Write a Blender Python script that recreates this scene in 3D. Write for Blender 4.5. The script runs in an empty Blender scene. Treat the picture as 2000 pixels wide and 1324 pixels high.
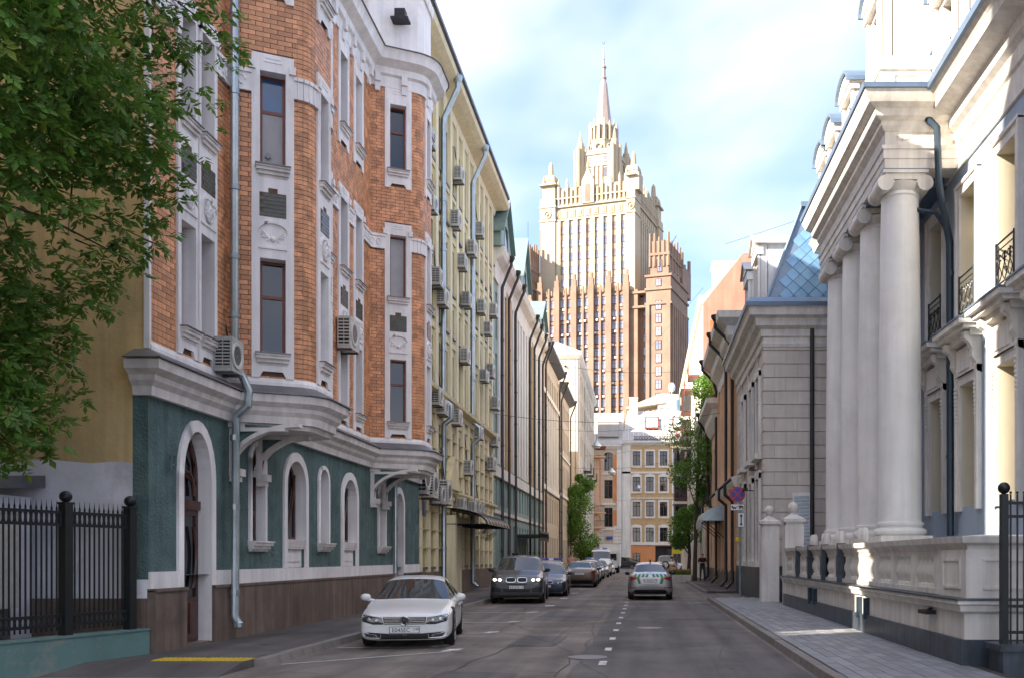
import bpy, bmesh, math, random
import numpy as np
from mathutils import Vector, Matrix
random.seed(7)
scene = bpy.context.scene
C = scene.collection
R = math.radians

# ---------------------------------------------------------------- camera, sky, sun, exposure
cam_d = bpy.data.cameras.new('camera'); cam = bpy.data.objects.new('camera', cam_d); C.objects.link(cam)
cam.location = (0, 0, 1.65); cam.rotation_euler = (R(90), 0, 0)
cam_d.sensor_width = 36; cam_d.lens = 32.4; cam_d.shift_x = -0.13; cam_d.shift_y = 0.213
cam_d.clip_start = .1; cam_d.clip_end = 4000
scene.camera = cam
SUN_EL = 27.0; SX, SY = -1.0, -0.5            # the sun stands behind the camera to the left
w = bpy.data.worlds.new('World'); scene.world = w; w.use_nodes = True
nt = w.node_tree; bg = nt.nodes['Background']
sky = nt.nodes.new('ShaderNodeTexSky'); sky.sky_type = 'NISHITA'; sky.sun_disc = False
sky.sun_elevation = R(SUN_EL); sky.sun_rotation = math.atan2(SX, SY); sky.air_density = 1.0; sky.dust_density = .0; sky.ozone_density = 3.0
tc = nt.nodes.new('ShaderNodeTexCoord'); mp = nt.nodes.new('ShaderNodeMapping'); mp.inputs['Scale'].default_value = (1.0, 1.0, 2.0); mp.inputs['Location'].default_value = (1.4, .25, .5)
nz = nt.nodes.new('ShaderNodeTexNoise'); nz.inputs['Scale'].default_value = 1.15; nz.inputs['Detail'].default_value = 5; nz.inputs['Roughness'].default_value = .5; nz.inputs['Distortion'].default_value = .35
rp = nt.nodes.new('ShaderNodeValToRGB'); rp.color_ramp.elements[0].position = .40; rp.color_ramp.elements[1].position = .72
mx = nt.nodes.new('ShaderNodeMixRGB'); mx.inputs['Color2'].default_value = (2.25, 2.08, 2.0, 1)
ml = nt.nodes.new('ShaderNodeMath'); ml.operation = 'MULTIPLY_ADD'; ml.inputs[1].default_value = .92; ml.inputs[2].default_value = .04
L_ = nt.links.new
L_(tc.outputs['Generated'], mp.inputs['Vector']); L_(mp.outputs[0], nz.inputs['Vector']); L_(nz.outputs['Fac'], rp.inputs[0])
veil = nt.nodes.new('ShaderNodeMixRGB'); veil.inputs['Fac'].default_value = .86; veil.inputs['Color2'].default_value = (.3, .44, .82, 1); L_(sky.outputs[0], veil.inputs['Color1'])   # thin even haze over the whole sky
L_(rp.outputs['Color'], ml.inputs[0]); L_(ml.outputs[0], mx.inputs['Fac']); L_(veil.outputs[0], mx.inputs['Color1']); L_(mx.outputs[0], bg.inputs['Color'])
bg.inputs['Strength'].default_value = .12
sd = bpy.data.lights.new('sun', 'SUN'); so = bpy.data.objects.new('sun', sd); C.objects.link(so)
sd.energy = 2.0; sd.angle = R(.55); sd.color = (1, .89, .74)
_k = math.cos(R(SUN_EL)) / math.hypot(SX, SY)
so.rotation_euler = Vector((SX*_k, SY*_k, math.sin(R(SUN_EL)))).to_track_quat('Z', 'Y').to_euler(); so.location = (-30, -15, 60)
scene.view_settings.view_transform = 'Standard'; scene.view_settings.look = 'None'; scene.view_settings.gamma = 1; scene.view_settings.use_curve_mapping = False
scene.view_settings.exposure = 3.3
scene.render.engine = 'CYCLES'

# ---------------------------------------------------------------- materials
def M(name, col, rough=.7, var=.12, scale=1.5, bump=0, bscale=60, metal=0, streak=0, rand=0, coat=0, dirt=None, dirt_amt=.3, spec=.5, hue=0):
    m = bpy.data.materials.new(name); m.use_nodes = True; t = m.node_tree; N = t.nodes.new; K = t.links.new
    b = t.nodes['Principled BSDF']; b.inputs['Roughness'].default_value = rough; b.inputs['Metallic'].default_value = metal
    b.inputs['Coat Weight'].default_value = coat; b.inputs['Coat Roughness'].default_value = .05; b.inputs['Specular IOR Level'].default_value = spec
    c = N('ShaderNodeTexCoord'); n = N('ShaderNodeTexNoise'); n.inputs['Scale'].default_value = scale; n.inputs['Detail'].default_value = 6; n.inputs['Roughness'].default_value = .62
    K(c.outputs['Object'], n.inputs['Vector'])
    r = N('ShaderNodeMapRange'); r.inputs['From Min'].default_value = .3; r.inputs['From Max'].default_value = .7; r.inputs['To Min'].default_value = 1-var; r.inputs['To Max'].default_value = 1+var
    K(n.outputs['Fac'], r.inputs[0])
    h = N('ShaderNodeHueSaturation'); h.inputs['Color'].default_value = (*col, 1); val = r.outputs[0]
    if streak:
        s = N('ShaderNodeMapping'); s.inputs['Scale'].default_value = (3.5, 3.5, .22); K(c.outputs['Object'], s.inputs[0])
        n2 = N('ShaderNodeTexNoise'); n2.inputs['Scale'].default_value = 1.6; n2.inputs['Detail'].default_value = 5; K(s.outputs[0], n2.inputs['Vector'])
        r2 = N('ShaderNodeMapRange'); r2.inputs['From Min'].default_value = .35; r2.inputs['From Max'].default_value = .65; r2.inputs['To Min'].default_value = 1-streak; r2.inputs['To Max'].default_value = 1+streak*.4
        K(n2.outputs['Fac'], r2.inputs[0]); mu = N('ShaderNodeMath'); mu.operation = 'MULTIPLY'; K(val, mu.inputs[0]); K(r2.outputs[0], mu.inputs[1]); val = mu.outputs[0]
    if rand:
        oi = N('ShaderNodeObjectInfo'); r3 = N('ShaderNodeMapRange'); r3.inputs['To Min'].default_value = 1-rand; r3.inputs['To Max'].default_value = 1+rand; K(oi.outputs['Random'], r3.inputs[0])
        mu = N('ShaderNodeMath'); mu.operation = 'MULTIPLY'; K(val, mu.inputs[0]); K(r3.outputs[0], mu.inputs[1]); val = mu.outputs[0]
    K(val, h.inputs['Value']); out = h.outputs['Color']
    if dirt:
        n3 = N('ShaderNodeTexNoise'); n3.inputs['Scale'].default_value = scale*.6; n3.inputs['Detail'].default_value = 8; n3.inputs['Roughness'].default_value = .7; K(c.outputs['Object'], n3.inputs['Vector'])
        q = N('ShaderNodeValToRGB'); q.color_ramp.elements[0].position = .52; q.color_ramp.elements[1].position = .68; K(n3.outputs['Fac'], q.inputs[0])
        g = N('ShaderNodeMath'); g.operation = 'MULTIPLY'; g.inputs[1].default_value = dirt_amt; K(q.outputs[0], g.inputs[0])
        x = N('ShaderNodeMixRGB'); x.inputs['Color2'].default_value = (*dirt, 1); K(g.outputs[0], x.inputs['Fac']); K(out, x.inputs['Color1']); out = x.outputs[0]
    K(out, b.inputs['Base Color'])
    if bump:
        n4 = N('ShaderNodeTexNoise'); n4.inputs['Scale'].default_value = bscale; n4.inputs['Detail'].default_value = 3; K(c.outputs['Object'], n4.inputs['Vector'])
        bu = N('ShaderNodeBump'); bu.inputs['Strength'].default_value = bump; bu.inputs['Distance'].default_value = .02; K(n4.outputs['Fac'], bu.inputs['Height']); K(bu.outputs[0], b.inputs['Normal'])
    return m
m_brick = M('orange_brick', (.61, .285, .14), .55, .22, 4.5, .15, 70, rand=.28, dirt=(.3, .15, .09), dirt_amt=.35)
m_mortar = M('mortar', (.13, .075, .05), .95, .2, 6)
m_white = M('white_plaster', (.82, .785, .775), .75, .08, .9, .12, 35, streak=.12, dirt=(.36, .32, .3), dirt_amt=.3)
m_trim = M('weathered_trim', (.74, .69, .66), .75, .12, 1.5, .12, 30, streak=.16, dirt=(.27, .23, .2), dirt_amt=.35)
m_teal = M('teal_stucco', (.09, .15, .145), .85, .3, 2.2, 1.5, 24, streak=.25, dirt=(.13, .19, .175), dirt_amt=.55)
m_granite = M('brown_granite', (.18, .132, .105), .5, .25, 2, .1, 90, streak=.35, rand=.08, dirt=(.07, .05, .045), dirt_amt=.6)
m_wood = M('dark_brown_wood', (.07, .026, .017), .35, .25, 5, .1, 40)
m_redframe = M('red_brown_frame', (.17, .04, .022), .4, .15, 4)
m_glass = M('window_glass', (.014, .018, .022), .03, .2, .4, .05, 2.2, spec=.8)
m_bluepane = M('blue_glass', (.02, .09, .22), .06, .3, 1.2, spec=.8)
m_curtain = M('grey_blind', (.36, .35, .36), .7, .08, 3)
m_darktile = M('olive_grey_tile', (.07, .07, .052), .35, .4, 7, .1, 50, rand=.2)
m_zinc = M('zinc_sheet', (.36, .42, .45), .34, .18, 3, .05, 20, metal=.75)
m_capmetal = M('grey_sheet_metal', (.16, .16, .17), .45, .2, 3, metal=.5)
m_ochre = M('ochre_plaster', (.64, .46, .22), .9, .22, .7, .35, 14, streak=.16, dirt=(.24, .17, .1), dirt_amt=.5)
m_lilac = M('pale_whitewash', (.72, .71, .75), .85, .14, 1.1, .3, 12, dirt=(.3, .29, .3), dirt_amt=.5)
m_tealwall = M('flaking_teal_paint', (.11, .2, .185), .8, .12, 1.2, .4, 16, dirt=(.36, .3, .23), dirt_amt=.75)
m_iron = M('black_iron', (.012, .016, .018), .4, .2, 8, .05, 60, metal=.2)
m_yellow = M('cream_yellow_plaster', (.72, .61, .36), .85, .1, .8, .1, 25, streak=.13, dirt=(.38, .3, .15), dirt_amt=.3)
m_yellow2 = M('pale_cream_plaster', (.8, .71, .48), .85, .08, .8, .1, 25, streak=.1)
m_olive = M('greenish_plaster', (.62, .53, .29), .85, .12, .8, .1, 25, streak=.12)
m_greenb = M('grey_green_plaster', (.27, .36, .32), .8, .12, .8, .1, 25, streak=.12)
m_greenroof = M('green_sheet_roof', (.2, .29, .27), .5, .12, 2, metal=.2)
m_offwhite = M('off_white_plaster', (.76, .7, .61), .8, .08, .7, .08, 25, streak=.12)
m_beige = M('beige_plaster', (.58, .47, .34), .85, .1, .7, .08, 25, streak=.12)
m_tan = M('tan_brick_far', (.52, .34, .16), .85, .16, 2.5, .2, 12)
m_cream = M('cream_wall', (.6, .5, .36), .85, .06, .5, streak=.07)
m_orange = M('orange_plaster', (.68, .27, .1), .85, .1, .8, streak=.08)
m_peach = M('peach_plaster', (.7, .45, .28), .85, .1, .8, .08, 25, streak=.1)
m_pink = M('pink_gable', (.5, .2, .14), .85, .12, .8, .08, 25, streak=.14)
m_oldbrick = M('rough_red_brick', (.42, .13, .055), .9, .4, 3.5, .7, 9, dirt=(.2, .09, .06), dirt_amt=.6)
m_pipe_d = M('dark_downpipe', (.035, .03, .03), .4, .15, 5, metal=.3)
m_pipe_b = M('blue_grey_downpipe', (.025, .045, .065), .4, .15, 5, metal=.2)
m_ac = M('off_white_casing', (.55, .54, .49), .5, .12, 6, dirt=(.3, .24, .16), dirt_amt=.4)
m_black = M('black_plastic', (.01, .01, .011), .5, .2, 8)
m_rubber = M('tyre_rubber', (.014, .014, .014), .85, .2, 15, .1, 80)
m_chrome = M('chrome', (.7, .71, .72), .14, .05, 5, metal=1)
m_alloy = M('alloy_rim', (.4, .41, .42), .3, .1, 6, metal=.9)
m_silverm = M('silver_band', (.5, .5, .5), .3, .1, 6, metal=.8)
m_stone = M('pale_limestone', (.74, .7, .64), .75, .09, 1.1, .08, 30, streak=.16, dirt=(.4, .35, .29), dirt_amt=.4)
m_column = M('smooth_white_column', (.8, .78, .74), .65, .07, .9, .06, 40, streak=.06, dirt=(.5, .47, .42), dirt_amt=.3)
m_bluewall = M('blue_grey_plaster', (.33, .4, .49), .85, .07, .9, .08, 30, streak=.08)
m_creamin = M('cream_reveal', (.68, .61, .46), .8, .06, .8, streak=.06)
m_slate = M('dark_blue_granite', (.052, .066, .082), .38, .4, 3.5, .06, 80, streak=.35)
m_rust = M('pinkish_stone', (.59, .53, .47), .7, .1, 1.3, .08, 40, rand=.06, streak=.08)
m_bluetile = M('blue_metal_tile', (.16, .31, .5), .35, .14, 1.5, metal=.35, rand=.1)
m_bluemetal = M('blue_grey_sheet', (.14, .2, .29), .4, .12, 2, metal=.4)
m_roofpale = M('pale_sheet_roof', (.42, .4, .38), .55, .1, 1.2, metal=.15)
m_tower_hi = M('cream_tower_stone', (.4, .34, .245), .85, .08, .12, .2, 1.2, streak=.05)
m_tower_lo = M('brown_tower_stone', (.22, .15, .108), .85, .2, .2, .3, 1.0, streak=.14, dirt=(.16, .105, .075), dirt_amt=.4)
m_tower_sp = M('pink_spire_metal', (.36, .29, .26), .5, .1, .5, metal=.2)
m_skyglass = M('bluish_far_glass', (.22, .28, .38), .25, .3, .08, spec=.6, rand=.5)
m_asph = None
m_mark = M('white_road_paint', (.6, .6, .58), .8, .25, 6, dirt=(.14, .13, .12), dirt_amt=.75)
m_tactile = M('yellow_tactile', (.6, .43, .03), .7, .2, 6, dirt=(.2, .15, .05), dirt_amt=.6)
m_kerb = M('granite_kerb', (.21, .19, .17), .75, .2, 4, .2, 50, rand=.12, dirt=(.1, .09, .08), dirt_amt=.5)
m_slab = M('grey_paving', (.23, .235, .245), .6, .16, 4, .1, 60, rand=.2, dirt=(.13, .12, .11), dirt_amt=.45)
m_joint = M('paving_joint', (.055, .055, .05), .95, .2, 6)
m_leaf = M('leaf_green', (.1, .21, .03), .55, .4, 1.4, rand=.25)
m_leaf2 = M('bright_leaf_green', (.17, .3, .045), .55, .35, .9, rand=.2)
m_leaf3 = M('yellow_green_leaf', (.17, .23, .03), .55, .3, 1.4, rand=.2)
for _m in (m_leaf, m_leaf2, m_leaf3):
    b_ = _m.node_tree.nodes['Principled BSDF']; b_.inputs['Transmission Weight'].default_value = 0
    tr = _m.node_tree.nodes.new('ShaderNodeBsdfTranslucent'); ms = _m.node_tree.nodes.new('ShaderNodeMixShader'); ms.inputs[0].default_value = .48
    src = b_.inputs['Base Color'].links[0].from_socket; _m.node_tree.links.new(src, tr.inputs['Color'])
    o_ = _m.node_tree.nodes['Material Output']; _m.node_tree.links.new(b_.outputs[0], ms.inputs[1]); _m.node_tree.links.new(tr.outputs[0], ms.inputs[2]); _m.node_tree.links.new(ms.outputs[0], o_.inputs['Surface'])
m_bark = M('bark', (.07, .052, .04), .9, .3, 6, .6, 20)
def asphalt(name, a, b2):
    m = M(name, a, .82, .38, .5, .5, 160, dirt=b2, dirt_amt=.85); t = m.node_tree; N = t.nodes.new; K = t.links.new
    bs = t.nodes['Principled BSDF']; src = bs.inputs['Base Color'].links[0].from_socket
    c = N('ShaderNodeTexCoord'); mp = N('ShaderNodeMapping'); mp.inputs['Scale'].default_value = (1, .35, 1); K(c.outputs['Object'], mp.inputs[0])
    nn = N('ShaderNodeTexNoise'); nn.inputs['Scale'].default_value = .8; nn.inputs['Detail'].default_value = 4; K(mp.outputs[0], nn.inputs['Vector'])
    mxv = N('ShaderNodeMixRGB'); mxv.inputs['Fac'].default_value = .4; K(mp.outputs[0], mxv.inputs['Color1']); K(nn.outputs['Color'], mxv.inputs['Color2'])
    v = N('ShaderNodeTexVoronoi'); v.feature = 'DISTANCE_TO_EDGE'; v.inputs['Scale'].default_value = .33; K(mxv.outputs[0], v.inputs['Vector'])
    r = N('ShaderNodeMapRange'); r.inputs['From Max'].default_value = .009; r.inputs['To Min'].default_value = .72; r.inputs['To Max'].default_value = 1; K(v.outputs['Distance'], r.inputs[0])
    g = N('ShaderNodeTexNoise'); g.inputs['Scale'].default_value = 190; g.inputs['Detail'].default_value = 1; K(c.outputs['Object'], g.inputs['Vector'])
    r2 = N('ShaderNodeMapRange'); r2.inputs['From Min'].default_value = .3; r2.inputs['From Max'].default_value = .7; r2.inputs['To Min'].default_value = .7; r2.inputs['To Max'].default_value = 1.35; K(g.outputs['Fac'], r2.inputs[0])
    mu = N('ShaderNodeMath'); mu.operation = 'MULTIPLY'; K(r.outputs[0], mu.inputs[0]); K(r2.outputs[0], mu.inputs[1])
    tm = N('ShaderNodeMapping'); tm.inputs['Scale'].default_value = (1.6, .07, 1); K(c.outputs['Object'], tm.inputs[0]); tn = N('ShaderNodeTexNoise'); tn.inputs['Scale'].default_value = 1.1; tn.inputs['Detail'].default_value = 5; K(tm.outputs[0], tn.inputs['Vector'])   # tracks worn along the street
    tr2 = N('ShaderNodeMapRange'); tr2.inputs['From Min'].default_value = .35; tr2.inputs['From Max'].default_value = .65; tr2.inputs['To Min'].default_value = .72; tr2.inputs['To Max'].default_value = 1.22; K(tn.outputs['Fac'], tr2.inputs[0])
    mu3 = N('ShaderNodeMath'); mu3.operation = 'MULTIPLY'; K(mu.outputs[0], mu3.inputs[0]); K(tr2.outputs[0], mu3.inputs[1]); mu = mu3
    sn = N('ShaderNodeTexNoise'); sn.inputs['Scale'].default_value = 2.6; sn.inputs['Detail'].default_value = 2; K(c.outputs['Object'], sn.inputs['Vector']); sr = N('ShaderNodeMapRange'); sr.inputs['From Min'].default_value = .66; sr.inputs['From Max'].default_value = .74; sr.inputs['To Min'].default_value = 1; sr.inputs['To Max'].default_value = .5; K(sn.outputs['Fac'], sr.inputs[0])   # oil spots
    mu4 = N('ShaderNodeMath'); mu4.operation = 'MULTIPLY'; K(mu.outputs[0], mu4.inputs[0]); K(sr.outputs[0], mu4.inputs[1]); mu = mu4
    h = N('ShaderNodeHueSaturation'); K(src, h.inputs['Color']); K(mu.outputs[0], h.inputs['Value']); K(h.outputs[0], bs.inputs['Base Color'])
    return m
m_asph = asphalt('worn_asphalt', (.18, .152, .13), (.11, .092, .083))
m_asph2 = asphalt('pavement_asphalt', (.1, .088, .083), (.068, .06, .057))
m_patch = asphalt('newer_asphalt_patch', (.115, .103, .098), (.14, .12, .11))

# ---------------------------------------------------------------- mesh helpers
class MB:
    def __init__(s): s.v = []; s.f = []
    def poly(s, *p):
        n = len(s.v); s.v += [tuple(q) for q in p]; s.f.append(tuple(range(n, n+len(p))))
    def hexa(s, a):                                # a: 8 corners, bottom ring then top ring
        n = len(s.v); s.v += [tuple(q) for q in a]
        s.f += [(n+3, n+2, n+1, n), (n+4, n+5, n+6, n+7)] + [(n+i, n+(i+1) % 4, n+4+(i+1) % 4, n+4+i) for i in range(4)]
    def box(s, x0, x1, y0, y1, z0, z1):
        s.hexa([(x0, y0, z0), (x1, y0, z0), (x1, y1, z0), (x0, y1, z0), (x0, y0, z1), (x1, y0, z1), (x1, y1, z1), (x0, y1, z1)])
    def fbox(s, fr, u0, u1, z0, z1, d0, d1):
        P = fr.P; s.hexa([P(u0, z0, d1), P(u1, z0, d1), P(u1, z0, d0), P(u0, z0, d0), P(u0, z1, d1), P(u1, z1, d1), P(u1, z1, d0), P(u0, z1, d0)])
    def prism(s, pts, z0, z1):
        k = len(pts); n = len(s.v); s.v += [(x, y, z0) for x, y in pts] + [(x, y, z1) for x, y in pts]
        s.f += [tuple(range(n+k-1, n-1, -1)), tuple(range(n+k, n+2*k))] + [(n+i, n+(i+1) % k, n+k+(i+1) % k, n+k+i) for i in range(k)]
    def fprism(s, fr, pts, d0, d1):                # pts in (u, z), extruded along the normal
        k = len(pts); n = len(s.v); s.v += [fr.P(u, z, d0) for u, z in pts] + [fr.P(u, z, d1) for u, z in pts]
        s.f += [tuple(range(n+k-1, n-1, -1)), tuple(range(n+k, n+2*k))] + [(n+i, n+(i+1) % k, n+k+(i+1) % k, n+k+i) for i in range(k)]
    def ring(s, rings, closed=True, caps=True):    # rings: list of equal-length point loops
        k = len(rings[0]); n = len(s.v)
        for r in rings: s.v += [tuple(p) for p in r]
        for i in range(len(rings)-1):
            for j in range(k if closed else k-1):
                a = n+i*k+j; b = n+i*k+(j+1) % k; s.f.append((a, b, b+k, a+k))
        if caps and closed: s.f.append(tuple(range(n+k-1, n-1, -1))); e = n+(len(rings)-1)*k; s.f.append(tuple(range(e, e+k)))
    def tube(s, pts, r, n=8, r2=None):
        pts = [Vector(p) for p in pts]; rings = []; m = len(pts)
        t0 = (pts[1]-pts[0]).normalized(); up = Vector((0, 0, 1)) if abs(t0.z) < .9 else Vector((1, 0, 0)); a = t0.cross(up).normalized()
        for i, p in enumerate(pts):
            t = ((pts[min(i+1, m-1)]-p).normalized() + (p-pts[max(i-1, 0)]).normalized()); t = t.normalized() if t.length > 1e-6 else t0
            a = (a - t*a.dot(t)).normalized(); b = t.cross(a)
            rr = r if r2 is None else r+(r2-r)*i/(m-1)
            rings.append([p+(a*math.cos(2*math.pi*j/n)+b*math.sin(2*math.pi*j/n))*rr for j in range(n)])
        s.ring(rings)
    def cyl(s, p0, p1, r, n=12, r2=None): s.tube([p0, p1], r, n, r2)
    def lathe(s, prof, c, n=20, a0=0, a1=None):
        full = a1 is None; a1 = a0+2*math.pi if full else a1; k = n if full else n+1
        rings = [[(c[0]+r*math.cos(a0+(a1-a0)*j/n), c[1]+r*math.sin(a0+(a1-a0)*j/n), c[2]+z) for j in range(k)] for r, z in prof]
        s.ring(rings, closed=full, caps=full)
    def ball(s, c, r, n=12, m=8, sx=1, sy=1, sz=1):
        rings = []
        for i in range(1, m):
            t = math.pi*i/m; rings.append([(c[0]+sx*r*math.sin(t)*math.cos(2*math.pi*j/n), c[1]+sy*r*math.sin(t)*math.sin(2*math.pi*j/n), c[2]-sz*r*math.cos(t)) for j in range(n)])
        s.ring(rings)
    def sweep(s, path, prof, closed=False):        # profile (d, z): d outwards = to the right of travel
        path = [Vector((p[0], p[1])) for p in path]; m = len(path); rings = []
        for i, p in enumerate(path):
            t1 = (path[i]-path[i-1]).normalized() if i > 0 or closed else None; t2 = (path[(i+1) % m]-path[i]).normalized() if i < m-1 or closed else None
            t1 = t1 or t2; t2 = t2 or t1
            n1 = Vector((t1.y, -t1.x)); n2 = Vector((t2.y, -t2.x)); nn = (n1+n2).normalized(); k = 1/max(.4, nn.dot(n1))
            rings.append([(p.x+nn.x*k*d, p.y+nn.y*k*d, z) for d, z in prof])
        if closed: rings.append(rings[0])
        s.ring(rings, closed=True, caps=not closed)
class Fr:
    def __init__(s, p0, p1, z=0):
        s.o = Vector((p0[0], p0[1], z)); d = Vector((p1[0]-p0[0], p1[1]-p0[1], 0)); s.L = d.length; s.u = d.normalized(); s.n = Vector((s.u.y, -s.u.x, 0))
    def P(s, u, z, d=0): return s.o+s.u*u+s.n*d+Vector((0, 0, z))
def arch_pts(uc, w, zt, rise, n=12):               # along the head of an opening, left to right
    if rise <= 0: return [(uc-w/2, zt), (uc+w/2, zt)]
    if rise < w*.25:
        return [(uc-w/2+w*i/n, zt-rise*(2*i/n-1)**2) for i in range(n+1)]
    return [(uc-w/2*math.cos(math.pi*i/n), zt-rise+rise*math.sin(math.pi*i/n)) for i in range(n+1)]
def wall(mb, fr, u0, u1, z0, z1, cols=(), depth=.25, d=0):
    P = fr.P; x = u0
    for uc, w, ops in sorted(cols):
        a, b = uc-w/2, uc+w/2
        if a > x+1e-4: mb.poly(P(x, z0, d), P(a, z0, d), P(a, z1, d), P(x, z1, d))
        z = z0
        for k, (zs, zt, rise) in enumerate(ops):
            zn = ops[k+1][0] if k+1 < len(ops) else z1
            if zs > z+1e-4 and k == 0: mb.poly(P(a, z, d), P(b, z, d), P(b, zs, d), P(a, zs, d))
            ap = arch_pts(uc, w, zt, rise)
            for (p, q) in zip(ap, ap[1:]): mb.poly(P(p[0], p[1], d), P(q[0], q[1], d), P(q[0], zn, d), P(p[0], zn, d))
            loop = [(a, zs)]+ap+[(b, zs)]
            for p, q in zip(loop, loop[1:]+loop[:1]): mb.poly(P(p[0], p[1], d), P(q[0], q[1], d), P(q[0], q[1], d-depth), P(p[0], p[1], d-depth))
        x = b
    if u1 > x+1e-4: mb.poly(P(x, z0, d), P(u1, z0, d), P(u1, z1, d), P(x, z1, d))
def tagk(o, kind):
    o['kind'] = kind; return o
def mesh_of(mb, mat, smooth=False, angle=35):
    me = bpy.data.meshes.new('m'); me.from_pydata(mb.v, [], mb.f); me.materials.append(mat)
    if smooth:
        bm = bmesh.new(); bm.from_mesh(me); bmesh.ops.remove_doubles(bm, verts=bm.verts, dist=1e-5); bm.to_mesh(me); bm.free()
        me.polygons.foreach_set('use_smooth', [True]*len(me.polygons)); me.set_sharp_from_angle(angle=R(angle))
    return me
def root_loc(p):
    while p.parent: p = p.parent
    return p.location
def link(name, me, parent=None, local=False):
    o = bpy.data.objects.new(name, me); C.objects.link(o); me.name = name
    if parent is not None:
        o.parent = parent
        if not local and parent.parent is None: o.location = -Vector(parent.location)
    return o
def add(name, mb, mat, parent=None, smooth=False, local=False, kind=None, label=None, angle=35):
    if not mb.f: return None
    o = link(name, mesh_of(mb, mat, smooth, angle), parent, local)
    if kind: o['kind'] = kind
    if label: o['label'] = label
    return o
def struct(name, mb, mat, smooth=False): return add(name, mb, mat, None, smooth, kind='structure')
def tag(o, label, cat, group=None):
    o['label'] = label; o['category'] = cat
    if group: o['group'] = group
    return o
def thing(name, label, cat, loc=(0, 0, 0), group=None, rz=0):
    o = bpy.data.objects.new(name, None); C.objects.link(o); o.location = loc; o.rotation_euler = (0, 0, rz); o.empty_display_size = .3
    return tag(o, label, cat, group)
def copy_tree(o, parent=None):
    c = o.copy(); C.objects.link(c); c.parent = parent
    for ch in list(o.children): copy_tree(ch, c)
    return c
def text_mesh(body, size, depth=.004):
    cu = bpy.data.curves.new('t', 'FONT'); cu.body = body; cu.size = size; cu.extrude = depth; cu.align_x = 'CENTER'; cu.align_y = 'CENTER'
    o = bpy.data.objects.new('t', cu); C.objects.link(o); bpy.context.view_layer.update()
    me = bpy.data.meshes.new_from_object(o.evaluated_get(bpy.context.evaluated_depsgraph_get())); bpy.data.objects.remove(o); return me
def window(parent, fr, uc, w, zs, zt, rise=0, d=-.2, frame=.06, mull=1, trans=(.68,), mf=m_redframe, mg=m_glass, name='window'):
    f = MB(); a, b = uc-w/2, uc+w/2; t = frame
    f.fbox(fr, a, a+t, zs, zt-rise, d-.05, d); f.fbox(fr, b-t, b, zs, zt-rise, d-.05, d); f.fbox(fr, a+t, b-t, zs, zs+t, d-.05, d-.003)
    if rise:
        ap = arch_pts(uc, w, zt, rise); ip = arch_pts(uc, w-2*t, zt-t, rise-t*.5)
        for i in range(len(ap)-1): f.fprism(fr, [ap[i], ap[i+1], ip[i+1], ip[i]], d-.05, d)
    else: f.fbox(fr, a+t, b-t, zt-t, zt, d-.05, d-.003)
    for k in range(mull):
        u = a+(b-a)*(k+1)/(mull+1); f.fbox(fr, u-t*.55, u+t*.55, zs+t, zt-t-rise*.1, d-.05, d-.006)
    for q in trans: z = zs+(zt-zs)*q; f.fbox(fr, a+t, b-t, z-t*.6, z+t*.6, d-.05, d+.004)
    o = add(name, f, mf, parent)
    g = MB(); g.fprism(fr, [(a+.01, zs+.01)]+[(p[0], p[1]-.01) for p in arch_pts(uc, w-.02, zt, rise)]+[(b-.01, zs+.01)], d-.04, d-.03)
    add('pane', g, mg, o)
    return o
def pipe(parent, pts, r, mat, name='downpipe', joints=()):
    mb = MB(); mb.tube(pts, r, 10)
    for p in joints: mb.cyl((p[0], p[1], p[2]-.05), (p[0], p[1], p[2]+.05), r*1.18, 10)
    return add(name, mb, mat, parent, True)
# ---------------------------------------------------------------- ground, road, pavements
g = MB(); g.poly((-1500, -600, -.03), (1500, -600, -.03), (1500, 2600, -.03), (-1500, 2600, -.03)); struct('ground', g, m_asph2)
g = MB(); g.poly((-12, -40, 0), (9, -40, 0), (9, 113, 0), (-12, 113, 0)); struct('road', g, m_asph)
g = MB(); g.poly((-90, 113, 0), (90, 113, 0), (90, 139.4, 0), (-90, 139.4, 0)); struct('cross_street', g, m_asph)
pz = [.004]
def patch(pts):
    pz[0] += .0008; g = MB(); g.poly(*[(x, y, pz[0]) for x, y in pts]); struct('asphalt_patch', g, m_patch)
random.seed(3)
def wob(x, y0, y1, n, a): return [(x+random.uniform(-a, a), y0+(y1-y0)*i/n) for i in range(n+1)]
patch(wob(-1.05, 8, 33, 26, .05)+wob(2.3, 33, 8, 10, .02)[0:11])
patch([(-3.0, 24.2), (-1.2, 24.0), (-1.15, 27.6), (-2.9, 27.9)])
patch([(.3, 14.6), (1.6, 14.5), (1.65, 16.2), (.35, 16.3)])
def mark(name, pts, mat=m_mark, z=.009):
    g = MB(); g.poly(*[(x, y, z) for x, y in pts]); return struct(name, g, mat)
for i in range(14):
    y = 7.6+2.17*i; mark('lane_dash', [(-.72, y), (-.6, y), (-.6, y+.52), (-.72, y+.52)])
def bayline(y0, x1=-3.35, y1=None):
    y1 = y0 if y1 is None else y1
    mark('bay_line', [(-5.6, y0), (x1, y1), (x1, y1+.085), (-5.6, y0+.085)])
    mark('bay_tick', [(x1-.18, y1-.02), (x1+.1, y1+.18), (x1+.14, y1+.5), (x1-.1, y1+.4)], z=.013)
bayline(14.15, -3.4, 16.1); bayline(16.75, -3.8, 16.9)
for y in (20.0, 23.3, 27.4): bayline(y)
for i in range(12): mark('bay_tick', [(-3.4, 31.2+5.5*i), (-3.1, 31.2+5.5*i), (-3.1, 31.7+5.5*i), (-3.4, 31.7+5.5*i)])
g = MB(); g.lathe([(0, .006), (.33, .006), (.33, .012), (0, .012)], (-.95, 15.2, 0), 20); mh = tag(add('manhole_cover', g, m_capmetal), 'round iron manhole cover in the road beside the dashed line', 'manhole')
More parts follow.
